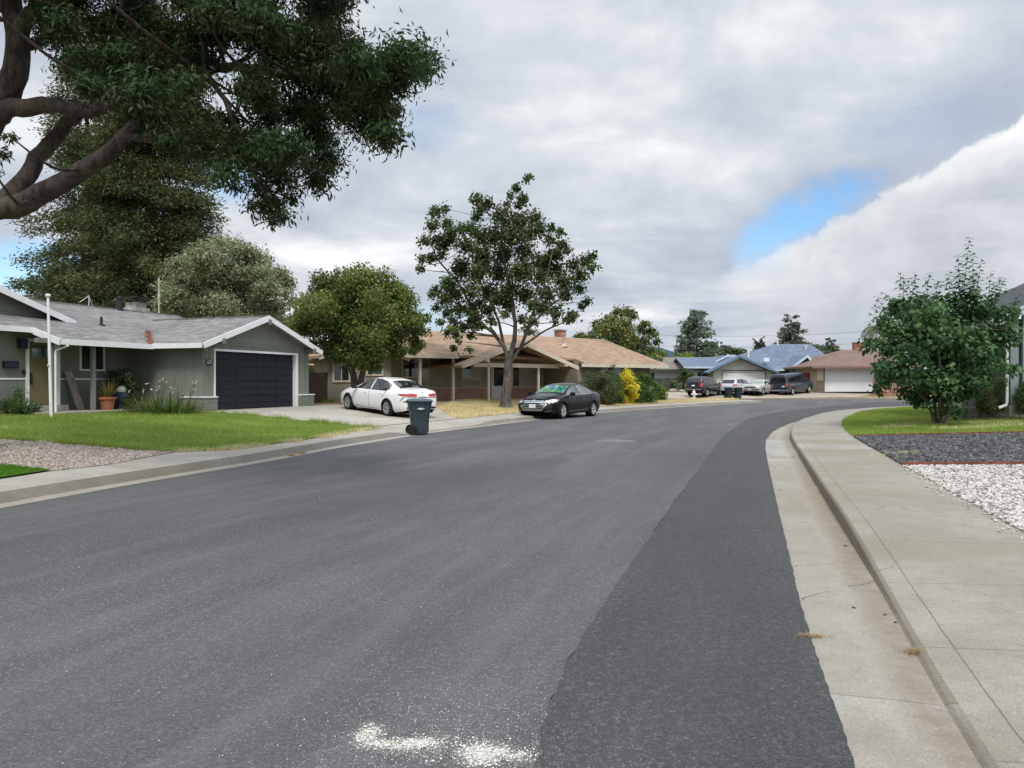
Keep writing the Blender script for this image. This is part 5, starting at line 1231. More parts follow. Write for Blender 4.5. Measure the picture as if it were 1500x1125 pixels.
small('brownish dead-looking treetop over the tan roof behind the trunk', 775, 484, 10, 75, M['lf_olive'], 7, L=.3, W=.12)
small('dark tree at the foot of the tall pine', 1030, 520, 9, 125, M['lf_dim'], 8, L=.5, W=.25)
small('low dark skyline tree between tall pine and cypresses', 1050, 516, 8, 160, M['lf_dim'], 7, L=.6, W=.3)
small('dense green tree left of the palm and brick chimney', 1236, 516, 7, 150, M['lf_far'], 6, L=.5, W=.25)
conifer('fir_tree', 'small dark pointed fir on the far skyline', by(1055, 185), hh(506, 185), 2, 1.8, 8, 6, M['lf_cypress'], M['bark_dark'], .4, .9, .3, 10, .1, .2, .8)

# ------------------------------------------------------------------ palm by the umber roof
b = by(1296, 92, .8); t = thing('palm_tree', 'feathery palm arching over the umber roof behind the bushy tree', 'tree', b)
mb = MB(); top = pt(1293, 484, 92); mb.tube([b, (b[0], b[1], b[2] + 3), tuple(top)], [.25, .2, .18], 9); 
V = []; F = []; RN = []
for i in range(17):
    a = i / 17 * 6.283 + rng.normal(0, .1); Lf = rng.uniform(3.2, 4.2); el = rng.uniform(.35, 1.25); p = np.array(top); th = el; d = np.array([math.cos(a), math.sin(a)]); prev = p.copy(); sp = [tuple(p)]
    for k in range(22):
        dirv = np.array([d[0] * math.cos(th), d[1] * math.cos(th), math.sin(th)]); p = p + dirv * Lf / 22; th -= .115
        if k % 7 == 6: sp.append(tuple(p))
        sidev = np.array([-d[1], d[0], 0])
        for sgn in (-1, 1):
            for q_ in range(2):
                l = Lf * .2 * math.sin(math.pi * min(1, (k + 2) / 24)) + .12; e = p + sidev * sgn * l * .75 + dirv * l * .5 + np.array([0, 0, -l * (.45 + .3 * rng.random())]) ; w_ = dirv * .035
                n0 = len(V); V += [p - w_ + dirv * .04 * q_, p + w_ + dirv * .04 * q_, e + dirv * .06 * q_]; F.append((n0, n0 + 1, n0 + 2)); RN.append(rng.random())
    mb.tube([tuple(top)] + sp[1:], .02, 4)
V = np.array(V) - np.array(b); np_obj('crown', V, np.array(F), M['lf_palm'], t, rnd=RN)
rebase(mb, t.location).build('trunk', M['bark_dark'], t, smooth=True)

# ------------------------------------------------------------------ bushy tree on the right lawn
o = at(1377, 622, zr); Yc = o.y
t = thing('bushy_tree', 'dense many-stemmed bushy tree with upright shoots on the right lawn', 'tree', o)
mb = MB(); sk = []
for dx, dy, px, py in ((-.10, .05, 1330, 470), (-.03, -.05, 1365, 440), (.04, .04, 1400, 430), (.10, -.03, 1440, 470), (.0, .1, 1385, 480), (-.14, -.02, 1310, 540)):
    L_([o + Vector((dx, dy, -.1)), o + Vector((dx * 2.6, dy * 3, .55)), (o + Vector((dx * 4, dy * 8, .9))).lerp(pt(px, py, Yc + dy * 8), .4), pt(px, py, Yc + dy * 10)], .065, .02, 7)
cc = [(1375, 442, 17), (1345, 438, 15), (1403, 440, 17), (1432, 444, 15), (1322, 446, 12), (1310, 455, 18), (1335, 460, 26), (1370, 462, 30), (1405, 462, 30), (1440, 458, 26), (1468, 462, 18), (1485, 455, 10), (1300, 480, 16), (1322, 488, 24), (1355, 492, 30), (1392, 495, 32), (1428, 492, 28), (1458, 490, 20), (1480, 480, 10), (1285, 503, 11), (1305, 512, 20), (1335, 520, 28), (1370, 524, 32), (1408, 524, 30), (1442, 520, 24), (1462, 515, 14), (1295, 535, 18), (1320, 545, 24), (1352, 552, 26), (1385, 556, 28), (1418, 552, 24), (1445, 545, 16), (1470, 535, 8), (1300, 555, 11), (1325, 570, 16), (1350, 575, 18), (1378, 582, 20), (1402, 580, 18), (1425, 570, 16), (1360, 592, 8), (1390, 598, 12), (1405, 602, 8), (1345, 590, 8), (1378, 600, 8), (1275, 500, 6), (1440, 560, 10)]
C, Rr = clumps_px(cc, Yc, .75)
k = rng.integers(0, len(C), 40); C2 = C[k] + rng.normal(0, 1, (40, 3)) * (.25, .6, .2)
CA = np.concatenate([C, C2]); RA = np.concatenate([Rr, Rr[k] * .8])
V1, r1 = leaves(CA, RA * 1.0, 880, .17, .105, .7, .5, .2, .85, 1.0)
# upright shoots with ranked leaves
VV = [V1]; RR_ = [r1]
SH = [(1330 + 11 * i + rng.normal(0, 4), 455, 1322 + 12.5 * i + rng.normal(0, 6), 418 - 14 * rng.random() - (10 if 5 < i < 11 else 0)) for i in range(13)] + [(1300 + 5 * i, 500, 1270 + 5 * i, 470 - 12 * i) for i in range(4)] + [(1460 + 4 * i, 500, 1484 + 3 * i, 470 - 14 * i) for i in range(4)]
for x0, y0, x1, y1 in SH + [(1410, 440, 1420, 347), (1405, 430, 1404, 372), (1428, 440, 1438, 380), (1450, 440, 1468, 405), (1385, 425, 1392, 396), (1372, 420, 1376, 412), (1340, 420, 1341, 400), (1318, 425, 1319, 398), (1358, 420, 1362, 399), (1455, 432, 1484, 422), (1425, 440, 1425, 370), (1306, 440, 1292, 428), (1470, 450, 1490, 440)]:
    dy = rng.normal(0, .35); a = np.array(pt(x0, y0, Yc + dy)); b = np.array(pt(x1, y1, Yc + dy)); ln = np.linalg.norm(b - a); n = max(6, int(ln / .042))
    mb.tube([tuple(a), tuple((a + b) / 2), tuple(b)], [.012, .008, .003], 5)
    u = np.linspace(.1, 1, n); P = a + (b - a) * u[:, None]; ang = np.arange(n) * 2.4 + rng.random()
    ax = unit(np.stack([np.cos(ang), np.sin(ang), -.35 + .3 * rng.random(n)], 1)); sdv = unit(np.cross(ax, np.array([0, 0, 1.0]))); s = (.21 * (1.15 - .45 * u))[:, None]
    V = np.empty((n, 4, 3)); V[:, 0] = P; V[:, 1] = P + ax * s * .5 + sdv * s * .33; V[:, 2] = P + ax * s * 1.15 + np.array([0, 0, -.02]); V[:, 3] = P + ax * s * .5 - sdv * s * .33
    VV.append(V); RR_.append(.4 + .5 * rng.random(n))
crown(t, 'crown', np.concatenate(VV), np.concatenate(RR_), M['lf_cherry'])
reach(mb, sk, C, .006); rebase(mb, t.location).build('trunk', M['bark_grey'], t, smooth=True)

# ------------------------------------------------------------------ bushes
def bush(label, cl_, Y, depth, mat, n_per=900, L=.11, W=.06, base=None, name='bush', cat='bush', group=None, droop=0, extra=14, up=.5):
    C, Rr = clumps_px(cl_, Y, depth); b = Vector((C[:, 0].mean(), C[:, 1].mean(), 0)); b.z = base if base is not None else float(zl(b.x, b.y)[0])
    t = thing(name, label, cat, b, 0, group)
    k = rng.integers(0, len(C), extra); C2 = C[k] + rng.normal(0, 1, (extra, 3)) * (Rr[k][:, None] * .6)
    kk = rng.integers(0, len(C), extra); C3 = C[kk].copy(); C3[:, 2] = b.z + (C3[:, 2] - b.z) * rng.uniform(.1, .5, extra); C3[:, :2] = C3[:, :2] * .9 + np.array([b.x, b.y]) * .1
    V, r = leaves(np.concatenate([C, C2, C3]), np.concatenate([Rr, Rr[k] * .85, Rr[kk] * .9]), n_per * 1.7, L, W, up, droop, .25, .9)
    V[:, :, 2] = np.maximum(V[:, :, 2], b.z - .02)
    crown(t, 'foliage', V, r, mat)
    mb = MB()
    for i in range(0, len(C), 2):
        c = Vector(C[i]); mb.tube([(b.x + .2 * (c.x - b.x), b.y + .2 * (c.y - b.y), b.z - .1), tuple((b + c) / 2 + Vector((0, 0, -.05))), tuple(c)], [.03, .02, .01], 5)
    rebase(mb, b).build('stem', M['bark_dark'], t); return t
g2 = 'clipped bushes along the taupe house front'
bush('broad olive-brown bush right of the black sedan', [(858, 572, 14), (865, 560, 12), (878, 555, 12), (890, 560, 14), (880, 572, 14), (895, 574, 12), (852, 580, 8), (872, 580, 12), (890, 582, 10)], 47.4, .5, M['lf_olive'], 700, .13, .05, group=g2)
bush('dark green bush tucked between olive bush and yellow bush', [(893, 552, 9), (902, 558, 9), (900, 570, 11), (898, 578, 9), (906, 582, 7)], 49.0, .4, M['lf_greenhedge'], 800, .11, .06, group=g2)
bush('bright golden yellow bush before the taupe house window', [(914, 553, 9), (908, 560, 9), (922, 556, 8), (925, 565, 9), (912, 568, 11), (920, 575, 9), (910, 578, 8), (924, 580, 7), (914, 584, 6)], 49.7, .35, M['lf_yellow'], 900, .11, .075, group=g2)
bush('tall deep green bush right of the yellow bush', [(937, 554, 8), (945, 556, 9), (952, 562, 8), (935, 564, 10), (946, 570, 12), (938, 577, 10), (952, 578, 8), (944, 584, 7)], 51.3, .45, M['lf_greenhedge'], 800, .11, .06, group=g2)
bush('small yellow-green bush at the end of the hedge row', [(958, 562, 6), (965, 567, 7), (970, 573, 6), (960, 574, 6), (974, 575, 4)], 62, .5, M['lf_far'], 500, .16, .08, group=g2)
bush('green bush beside the dull house and dark fence', [(1002, 548, 6), (1008, 552, 7), (998, 558, 7), (1006, 562, 7), (1012, 560, 5)], 83, .5, M['lf_bush'], 500, .22, .1, base=.8)
bush('pale grassy shrubs by the dark fence behind the hedges', [(985, 565, 5), (993, 568, 5), (976, 568, 5), (988, 571, 4)], 80, .5, M['lf_dim'], 400, .25, .1, base=.7)
bush('green bush above the board fence between the houses', [(455, 550, 7), (463, 552, 7), (458, 558, 6), (450, 556, 6)], 44, .4, M['lf_bush'], 800, .12, .06, base=.6)
bush('rounded brown-green shrub on the block wall by the downpipe', [(1452, 560, 15), (1440, 572, 14), (1462, 575, 13), (1468, 560, 12), (1446, 588, 10), (1462, 590, 9), (1435, 585, 7)], 26.0, .35, M['lf_olive'], 2200, .07, .03, base=.62)
bush('small clipped shrub at the right edge on the block wall', [(1496, 570, 9), (1505, 565, 10), (1500, 585, 9), (1512, 580, 12)], 24.9, .25, M['lf_bush'], 2200, .06, .03, base=.62)
bush('low messy shrubs under the grey house mailbox', [(8, 592, 11), (22, 588, 11), (35, 592, 12), (46, 596, 9), (28, 600, 10), (12, 602, 9), (42, 604, 7), (-10, 596, 12)], 23.8, .35, M['lf_bush'], 1500, .09, .03, droop=.3)
bush('dark leafy shrub growing in the shady porch corner', [(180, 545, 9), (172, 555, 11), (188, 552, 10), (178, 565, 11), (190, 568, 8)], 27.2, .3, M['lf_ash'], 1500, .09, .04, base=.68)
# white-flowered clump before the garage wall
fb = at(238, 606, zl); fc = thing('flower_clump', 'large clump of strap leaves with white flower stalks by the garage', 'plant', fb)
blades(420, 1.0, .03, 1.25, 0, M['lf_strap'], fc, 'foliage', 1.0, .75)
V = []; RN = []; st = MB()
for i in range(20):
    a = rng.random() * 6.283; rr = .75 * rng.random()**.5; p = np.array([rr * math.cos(a), rr * math.sin(a) * .7, 0]); hgt = rng.uniform(.55, 1.15); e = p * 1.5 + np.array([0, 0, hgt]); st.tube([tuple(p), tuple((p + e) / 2 + np.array([0, 0, .06])), tuple(e)], .006, 4)
    for k in range(6):
        c = e + rng.normal(0, .035, 3); d1 = unit(rng.normal(0, 1, 3)); d2 = unit(np.cross(d1, rng.normal(0, 1, 3))); V.append([c - d1 * .022, c + d2 * .018, c + d1 * .022, c - d2 * .018]); RN.append(rng.random())
st.build('stalk', M['lf_strap'], fc); V = np.array(V); np_obj('blossom', V.reshape(-1, 3), np.arange(len(V) * 4).reshape(-1, 4), leafmat('petal', (.62, .62, .56), (.80, .80, .76), None, .3), fc, rnd=RN)
q = np.array([h1(x, y) for x, y in zip(rng.uniform(-2.6, .4, 420), rng.uniform(-.2, 1.4, 420))]); grass('border_weeds', q, zl, .22, .03, M['lf_strap'], .6)
q = np.array([h1(x, y) for x, y in zip(rng.uniform(-2.9, -.6, 60), rng.uniform(.2, 1.3, 60))]); grass('fallen_petals', q, zl, .04, .05, bpy.data.materials['petal'], 1.0)
# ------------------------------------------------------------------ vehicles
def paint(name, col, rough=.28, metal=0.0, coat=.8, dirt=.22, spec=.5):
    g = G(name); p = g.obj()
    c = g.mix(g.math('MULTIPLY', g.rmp(g.noise(p, 2.5, 5, .6), .45, .75), .25), col, sc3(col, .8))
    dust = g.math('MULTIPLY', g.rmp(g.sep(p)[2], .2, .75, 1, 0), g.rmp(g.noise(p, 6, 5, .7), .3, .7, dirt * .25, dirt))
    c = g.mix(dust, c, (.20, .17, .13))
    return g.done(g.bsdf(c, rough, spec, metal, None, coat, Coat_Roughness=.05))
M['tyre'] = plain('tyre_rubber', (.016, .016, .017), .85, .2, var=.25)
M['well'] = plain('wheel_well', (.006, .006, .006), .95, .1)
M['rim'] = plain('rim_silver', (.50, .51, .52), .35, .5, .5, var=.08)
M['rim_dark'] = plain('rim_dark', (.03, .03, .032), .4, .5, .3)
M['car_glass'] = glassmat('car_glass', (.010, .014, .014), .04, .35)
M['lamp_red'] = plain('lamp_red', (.42, .02, .02), .2, .6, var=.3, scale=18, coat=.8)
M['lamp_clear'] = plain('lamp_clear', (.60, .62, .64), .12, .7, var=.3, scale=22, coat=.8)
M['lamp_amber'] = plain('lamp_amber', (.55, .16, .03), .2, .6, coat=.6)
M['chrome'] = plain('chrome', (.62, .63, .65), .18, .5, .9, var=.05)
M['blk_trim'] = plain('black_trim', (.014, .014, .015), .5, .4)
M['seam'] = plain('panel_gap', (.01, .01, .011), .9, .1)
M['plate'] = plain('plate_white', (.62, .63, .66), .5, .3, var=.1, scale=30)

def make_car(name, label, spec, loc, heading, pitch=0.0):
    t = thing(name, label, spec.get('cat', 'car'), loc, heading); t.rotation_euler = (0, -pitch, heading)
    top = np.array(spec['top']); belt = np.array(spec['belt']); plan = np.array(spec['plan']); bot = np.array(spec['bot']); rw_ = np.array(spec['roofw'])
    def ip(A, x): A = A[A[:, 0].argsort()]; return np.interp(x, A[:, 0], A[:, 1])
    wb = spec['wb']; rw = spec['r']; Ra = rw + spec.get('arch', .055); xw = (wb / 2, -wb / 2)
    x0, x1 = top[:, 0].min(), top[:, 0].max()
    xs = np.unique(np.concatenate([np.linspace(x0, x1, 110), x1 - np.array([.01, .03, .06]), x0 + np.array([.01, .03, .06])] + [c + Ra * np.cos(np.linspace(0, np.pi, 21)) for c in xw]))
    def sm(A, k=5, w=.05): return sum(ip(A, np.clip(xs + d, x0, x1)) for d in np.linspace(-w, w, k)) / k
    zt, zb, W, wr = sm(top), sm(belt), sm(plan), sm(rw_)
    zb = np.minimum(zb, zt - .03); z0 = sm(bot, 3, .02)
    for c in xw:
        a = np.abs(xs - c) < Ra; z0 = np.where(a, np.maximum(z0, rw + np.sqrt(np.maximum(0, Ra**2 - (xs - c)**2))), z0)
    z0 = np.minimum(z0, zb - .08)
    side = spec.get('side', ([0, .12, .35, .62, .85, 1], [.90, .965, .995, 1.0, .985, .935]))
    crease = spec.get('crown', .05)
    secs = []
    zlow = ip(bot, xs)
    for i in range(len(xs)):
        pts = []
        for k in np.linspace(0, 1, 9):
            z = z0[i] + (zb[i] - z0[i]) * k; u = np.clip((z - zlow[i]) / (zb[i] - zlow[i]), 0, 1)
            pts.append((W[i] * np.interp(u, *side), z))
        ys, zs = pts[-1]; r = max(.012, min(.09, (zt[i] - zb[i]) * .35)); hgt = zt[i] - zb[i]
        y2 = min(wr[i], ys * .985)
        for k in (.25, .5, .75, 1): pts.append((ys + (y2 - ys) * k, zb[i] + (hgt - r) * k))
        pts.append((y2 - .25 * r, zt[i] - r * .45)); pts.append((y2 - .75 * r, zt[i] - r * .12)); pts.append((y2 * .62, zt[i] + crease * .55 * min(1, y2))); pts.append((y2 * .3, zt[i] + crease * .9 * min(1, y2))); 
        secs.append([(y, z) for y, z in pts] + [(0, zt[i] + crease * min(1, y2))] + [(-y, z) for y, z in reversed(pts)])
    n = len(secs[0]); V = [(xs[i], y, z) for i in range(len(xs)) for y, z in secs[i]]
    F = [(i * n + j, i * n + j + 1, (i + 1) * n + j + 1, (i + 1) * n + j) for i in range(len(xs) - 1) for j in range(n - 1)]
    F += [tuple(range(n)), tuple(range((len(xs) - 1) * n, len(xs) * n))]
    mb = MB(); mb.V = V; mb.F = F; body = mb.build('body', spec['paint'], t, smooth=True)
    bm = bmesh.new(); bm.from_mesh(body.data); bvh = BVHTree.FromBMesh(bm); bm.free()
    zmid = .5
    sh = MB(); yw = min(W.max() - .22, .72)
    sh.box(x0 + .25, x1 - .25, -yw, yw, bot[:, 1].min() - .01, min(zb.min() + .1, .62)); sh.build('underbody_blocker', M['well'], t)  # dark box added inside the open shell to block light
    dirs = {'L': ((0, 3, 0), (0, -1, 0), lambda a, b: (a, 0, b)), 'R': ((0, -3, 0), (0, 1, 0), lambda a, b: (a, 0, b)), 'F': ((5, 0, 0), (-1, 0, 0), lambda a, b: (0, a, b)), 'B': ((-5, 0, 0), (1, 0, 0), lambda a, b: (0, a, b)), 'T': ((0, 0, 4), (0, 0, -1), lambda a, b: (a, b, 0))}
    def panel(pname, poly, d, mat, off_=.006, parent=None, step=.055):
        o_, dr, f = dirs[d]; bm = poly_grid(poly, step); dead = []
        for v in bm.verts:
            p = Vector(f(v.co.x, v.co.y)) + Vector(o_); h_ = bvh.ray_cast(p, Vector(dr))
            if h_[0] is None: dead.append(v); continue
            nn = h_[1] if h_[1].dot(Vector(dr)) < 0 else -h_[1]; v.co = h_[0] + nn * off_
        bmesh.ops.delete(bm, geom=dead, context='VERTS')
        if not bm.faces: bm.free(); return None
        for f_ in bm.faces: f_.smooth = True
        me = bpy.data.meshes.new(pname); bm.to_mesh(me); bm.free()
        if sum(p.normal.dot(Vector(dr)) for p in me.polygons) > 0: me.flip_normals()
        auto_uv(me); me.materials.append(mat); return link(pname, me, parent or t)
    def line(pts, w, d, mat, off_=.004, pname='seam'):
        P = [np.array(p, float) for p in pts]; L_ = []; R_ = []
        for i, p in enumerate(P):
            dd = P[min(i + 1, len(P) - 1)] - P[max(i - 1, 0)]; dd /= np.linalg.norm(dd); nn = np.array([-dd[1], dd[0]]) * w / 2; L_.append(p + nn); R_.append(p - nn)
        return panel(pname, [tuple(p) for p in L_ + R_[::-1]], d, mat, off_)
    for side_ in spec.get('sides', 'LR'):
        for g in spec['side_glass']: panel('side_window', g, side_, spec.get('glass', M['car_glass']), .007)
        for g in spec.get('frames', []): line(g[0], g[1], side_, g[2], .009, 'window_trim')
        for s in spec['seams']: line(s, .016, side_, M['seam'])
        for s in spec.get('handles', []): panel('door_handle', [(s[0] - .1, s[1] - .018), (s[0] + .1, s[1] - .018), (s[0] + .1, s[1] + .018), (s[0] - .1, s[1] + .018)], side_, spec.get('handle_mat', spec['paint']), .02)
        for s, m_ in spec.get('side_panels', []): panel('side_moulding', s, side_, m_, .012)
        sy = 1 if side_ == 'L' else -1
    ws = spec['windshield']; panel('windshield', ws, 'T', spec.get('wsmat', M['car_glass']), .008)
    if 'rear_glass' in spec: panel('rear_window', spec['rear_glass'], spec.get('rear_dir', 'T'), M['car_glass'], .008)
    for nm, poly, d, m_, of in spec.get('panels', []): panel(nm, poly, d, m_, of)
    for sy in (1, -1):
        mx, mz = spec['mirror']; wv = ip(plan, mx)
        mm = MB(); y = wv * .93; V0 = len(mm.V); mm.tube([(mx, sy * y * .97, mz - .02), (mx, sy * (y + .08), mz)], .025, 6); mm.box(mx - .06, mx + .06, sy * (y + .06) - .0, sy * (y + .06) + sy * .19, mz - .06, mz + .09)
        mm.build('mirror', spec.get('mirror_mat', spec['paint']), t, smooth=True, bevel=.02)
    # wheels
    def wheel(x, sy):
        yc = sy * (spec['track'] / 2); hw = .11
        tb = MB(); pr = [(rw * .68, -hw), (rw * .9, -hw), (rw * .985, -hw * .7), (rw, -hw * .3), (rw, hw * .3), (rw * .985, hw * .7), (rw * .9, hw), (rw * .68, hw), (rw * .66, 0)]
        tb.lathe(pr + [pr[0]], (x, yc, rw), 'y', 32, False); w_ = tb.build('wheel', M['tyre'], t, smooth=True)
        rb = MB(); rb.lathe([(rw * .70, hw * .98), (rw * .64, hw * .92), (rw * .60, hw * .55)] if sy > 0 else [(rw * .70, -hw * .98), (rw * .64, -hw * .92), (rw * .60, -hw * .55)], (x, yc, rw), 'y', 28, False)
        ns = spec.get('spokes', 5); yo = yc + sy * hw * .62
        for k in range(ns):
            for dv in ((-.11, .11) if spec.get('twin', True) else (0,)):
                a = 2 * math.pi * k / ns + .3 + dv; a2 = 2 * math.pi * k / ns + .3 + dv * 1.9
                rb.beam((x + math.cos(a) * rw * .08, yo, rw + math.sin(a) * rw * .08), (x + math.cos(a2) * rw * .66, yo + sy * .02, rw + math.sin(a2) * rw * .66), .03, .045)
        rb.lathe([(0, sy * hw * .95), (rw * .16, sy * hw * .9), (rw * .18, sy * hw * .5)], (x, yc, rw), 'y', 14, False)
        rb.build('rim', spec.get('rim', M['rim']), w_, smooth=False)
        bk = MB(); bk.lathe([(0, sy * hw * .30), (rw * .66, sy * hw * .30)], (x, yc, rw), 'y', 20, False); bk.build('brake_disc', spec.get('disc', M['rim_dark']), w_)
        wl = MB(); wl.lathe([(Ra * .99, -sy * .02), (Ra * .99, sy * (W.max() - spec['track'] / 2) * .0), (0, -sy * .14)], (x, yc - sy * .12, rw), 'y', 24, False); wl.build('wheel_well', M['well'], t)
    for x in xw:
        for sy in (1, -1): wheel(x, sy)
    t.scale = (spec.get('scale', 1),) * 3
    return t, panel, line

def rect(x0, x1, z0, z1): return [(x0, z0), (x1, z0), (x1, z1), (x0, z1)]
SEDAN = dict(wb=2.82, r=.335, track=1.60,
    top=[(2.37, .58), (2.33, .70), (2.15, .79), (1.7, .90), (1.2, .985), (1.02, 1.03), (.65, 1.205), (.25, 1.375), (-.1, 1.43), (-.5, 1.44), (-.95, 1.405), (-1.3, 1.32), (-1.65, 1.19), (-1.95, 1.095), (-2.25, 1.075), (-2.40, 1.05), (-2.46, .95), (-2.50, .80)],
    belt=[(2.37, .50), (2.2, .68), (1.7, .82), (1.2, .90), (.9, .925), (-.3, .955), (-1.3, .985), (-2.0, .99), (-2.4, .97), (-2.5, .74)],
    plan=[(2.37, .52), (2.33, .66), (2.2, .78), (1.9, .875), (1.5, .915), (0, .92), (-1.6, .92), (-2.1, .87), (-2.35, .79), (-2.46, .70), (-2.50, .55)],
    bot=[(2.37, .32), (2.25, .24), (1.9, .20), (-1.9, .21), (-2.3, .28), (-2.5, .36)],
    roofw=[(2.37, .40), (2.2, .62), (1.6, .74), (1.05, .73), (.25, .60), (-.5, .585), (-1.1, .60), (-1.7, .66), (-2.1, .70), (-2.4, .66), (-2.5, .45)],
    side_glass=[[(.93, .975), (.60, 1.15), (.22, 1.325), (-.12, 1.375), (-.12, .985)], [(-.20, .985), (-.20, 1.378), (-.60, 1.375), (-.98, 1.315), (-1.28, 1.20), (-1.38, 1.08), (-1.25, 1.01)]],
    seams=[[(.98, .30), (1.0, .60), (.97, .93)], [(-.16, .24), (-.16, .96)], [(-1.05, .72), (-1.18, .85), (-1.30, .99)], [(.96, .25), (-.7, .25)]],
    handles=[(.12, .845), (-.95, .87)], windshield=[(.98, -.66), (.98, .66), (.32, .56), (.32, -.56)],
    rear_glass=[(-1.18, -.53), (-1.18, .53), (-1.88, .63), (-1.88, -.63)], mirror=(.78, 1.0), spokes=5)
cp = {k: v for k, v in SEDAN.items()}
# white sedan on the driveway, seen from behind
wp = paint('paint_white', (.78, .78, .79))
ws = dict(cp, paint=wp, rim=plain('rim_two_tone', (.42, .42, .43), .35, .5, .6), mirror_mat=M['blk_trim'],
    frames=[([(.97, .965), (.0, .985), (-1.28, .995), (-1.42, 1.07)], .022, M['blk_trim']), ([(.97, .97), (.60, 1.165), (.20, 1.345), (-.2, 1.392), (-.62, 1.39), (-1.0, 1.33), (-1.32, 1.21), (-1.42, 1.08)], .022, M['blk_trim'])],
    panels=[('tail_light', [(s * .80, .86), (s * .84, .93), (s * .52, .965), (s * .26, .93), (s * .28, .86), (s * .55, .835)], 'B', M['lamp_red'], .012) for s in (1, -1)] +
           [('tail_light', [(-2.02, .90), (-2.28, .95), (-2.44, .955), (-2.44, .85), (-2.25, .855)], d, M['lamp_red'], .010) for d in 'LR'] +
           [('bumper_vent', [(-2.20, .66), (-2.32, .76), (-2.34, .80), (-2.31, .80), (-2.17, .66)], d, M['blk_trim'], .01) for d in 'LR'] +
           [('rear_diffuser', [(-.62, .30), (.62, .30), (.70, .44), (.55, .46), (-.55, .46), (-.70, .44)], 'B', M['blk_trim'], .012),
            ('number_plate', rect(-.16, .16, .835, .935), 'B', M['plate'], .014), ('badge', rect(-.05, .05, .99, 1.03), 'B', M['chrome'], .012),
            ('boot_seam', [(-.80, .80), (.80, .80), (.80, .815), (-.80, .815)], 'B', M['seam'], .008),
            ('boot_seam', [(-1.93, -.70), (-1.93, .70), (-1.945, .70), (-1.945, -.70)], 'T', M['seam'], .004)])
rl = at(569, 609.8, zl); fwd = Vector((-.69, .724, 0)).normalized(); fl = rl + fwd * 2.82; rt = Vector((fwd.y, -fwd.x, 0)); mid = (fl + rl) / 2 + rt * .80
zf_, zr_w = float(zl(*(mid + fwd * 1.41)[:2])[0]) + .012, float(zl(*(mid - fwd * 1.41)[:2])[0]) + .012
make_car('white_sedan', 'white four-door sedan parked on the concrete driveway of the grey house', ws, (mid.x, mid.y, (zf_ + zr_w) / 2), math.atan2(fwd.y, fwd.x), math.atan2(zf_ - zr_w, 2.82))

# black sedan at the kerb, front towards us, patterned sunshade behind the glass
def m_shade():
    g = G('sunshade_print'); p = g.obj()
    n = g.n('TexNoise', {'Vector': p, 'Scale': 3.4, 'Detail': 3.0, 'Distortion': 1.2}).outputs[0]
    c = g.ramp(n, [(0, (.01, .03, .04)), (.40, (.02, .10, .15)), (.47, (.03, .24, .24)), (.53, (.26, .34, .07)), (.58, (.03, .17, .08)), (.68, (.02, .16, .24)), (1, (.3, .32, .1))])
    return g.done(g.bsdf(c, .12, .5, 0, None, .8))
bp = paint('paint_black', (.004, .004, .005), .25, 0, .2, .03, .25)
bk = dict(cp, paint=bp, wsmat=m_shade(), spokes=5, glass=glassmat('car_glass_pale', (.10, .115, .115), .05),
    panels=[('headlight', [(s * .86, .70), (s * .80, .78), (s * .62, .775), (s * .50, .70), (s * .66, .655)], 'F', M['lamp_clear'], .010) for s in (1, -1)] +
           [('headlight', [(2.25, .69), (2.02, .80), (1.72, .80), (1.80, .74), (2.1, .66)], d, M['lamp_clear'], .010) for d in 'LR'] +
           [('turn_signal', [(1.86, .79), (1.70, .805), (1.70, .75), (1.80, .75)], d, M['lamp_amber'], .014) for d in 'LR'] +
           [('tail_light', [(-2.05, .90), (-2.28, .96), (-2.44, .97), (-2.44, .83), (-2.2, .84)], d, M['lamp_red'], .010) for d in 'LR'] +
           [('tail_light', rect(.3, .8, .84, .95), 'B', M['lamp_red'], .01), ('tail_light', rect(-.8, -.3, .84, .95), 'B', M['lamp_red'], .01)] +
           [('grille', [(-.46, .72), (.46, .72), (.58, .60), (.38, .36), (-.38, .36), (-.58, .60)], 'F', M['blk_trim'], .008)] +
           [('grille_bar', rect(-w_, w_, z, z + .026), 'F', M['chrome'], .016) for z, w_ in ((.66, .47), (.595, .52), (.53, .50), (.465, .44), (.40, .38))] +
           [('grille_surround', [(s * .44, .735), (s * .47, .735), (s * .615, .60), (s * .41, .345), (s * .375, .345), (s * .575, .60)], 'F', M['chrome'], .018) for s in (1, -1)] +
           [('grille_surround', rect(-.46, .46, .715, .74), 'F', M['chrome'], .018), ('grille_surround', rect(-.39, .39, .345, .37), 'F', M['chrome'], .018)] +
           [('fog_recess', [(s * .62, .42), (s * .78, .46), (s * .80, .56), (s * .68, .52)], 'F', M['blk_trim'], .01) for s in (1, -1)] +
           [('bumper_strip', [(s * .40, .275), (s * .78, .36), (s * .78, .375), (s * .40, .295)], 'F', M['chrome'], .012) for s in (1, -1)] +
           [('number_plate', rect(-.155, .155, .46, .615), 'F', M['plate'], .03), ('badge', rect(-.07, .07, .745, .785), 'F', M['chrome'], .012)] +
           [('bonnet_seam', [(1.05, s * .70), (2.1, s * .56), (2.1, s * .545), (1.05, s * .685)], 'T', M['seam'], .004) for s in (1, -1)],
    side_panels=[([(.85, .285), (-.85, .335), (-.85, .355), (.85, .305)], M['chrome'])],
    frames=[([(.97, .965), (.0, .975), (-1.25, .995), (-1.42, 1.07)], .02, M['chrome'])], scale=1.07)
fl = Vector((*gp(822.5, 613.5), 0)); 
hv = Vector((-.525, -.851, 0)); lf = Vector((-hv.y, hv.x, 0)); mid = fl - hv * 1.48 - lf * .85
make_car('black_sedan', 'black sedan parked at the kerb with a turquoise patterned windshield sunshade', bk, mid, math.atan2(hv.y, hv.x))

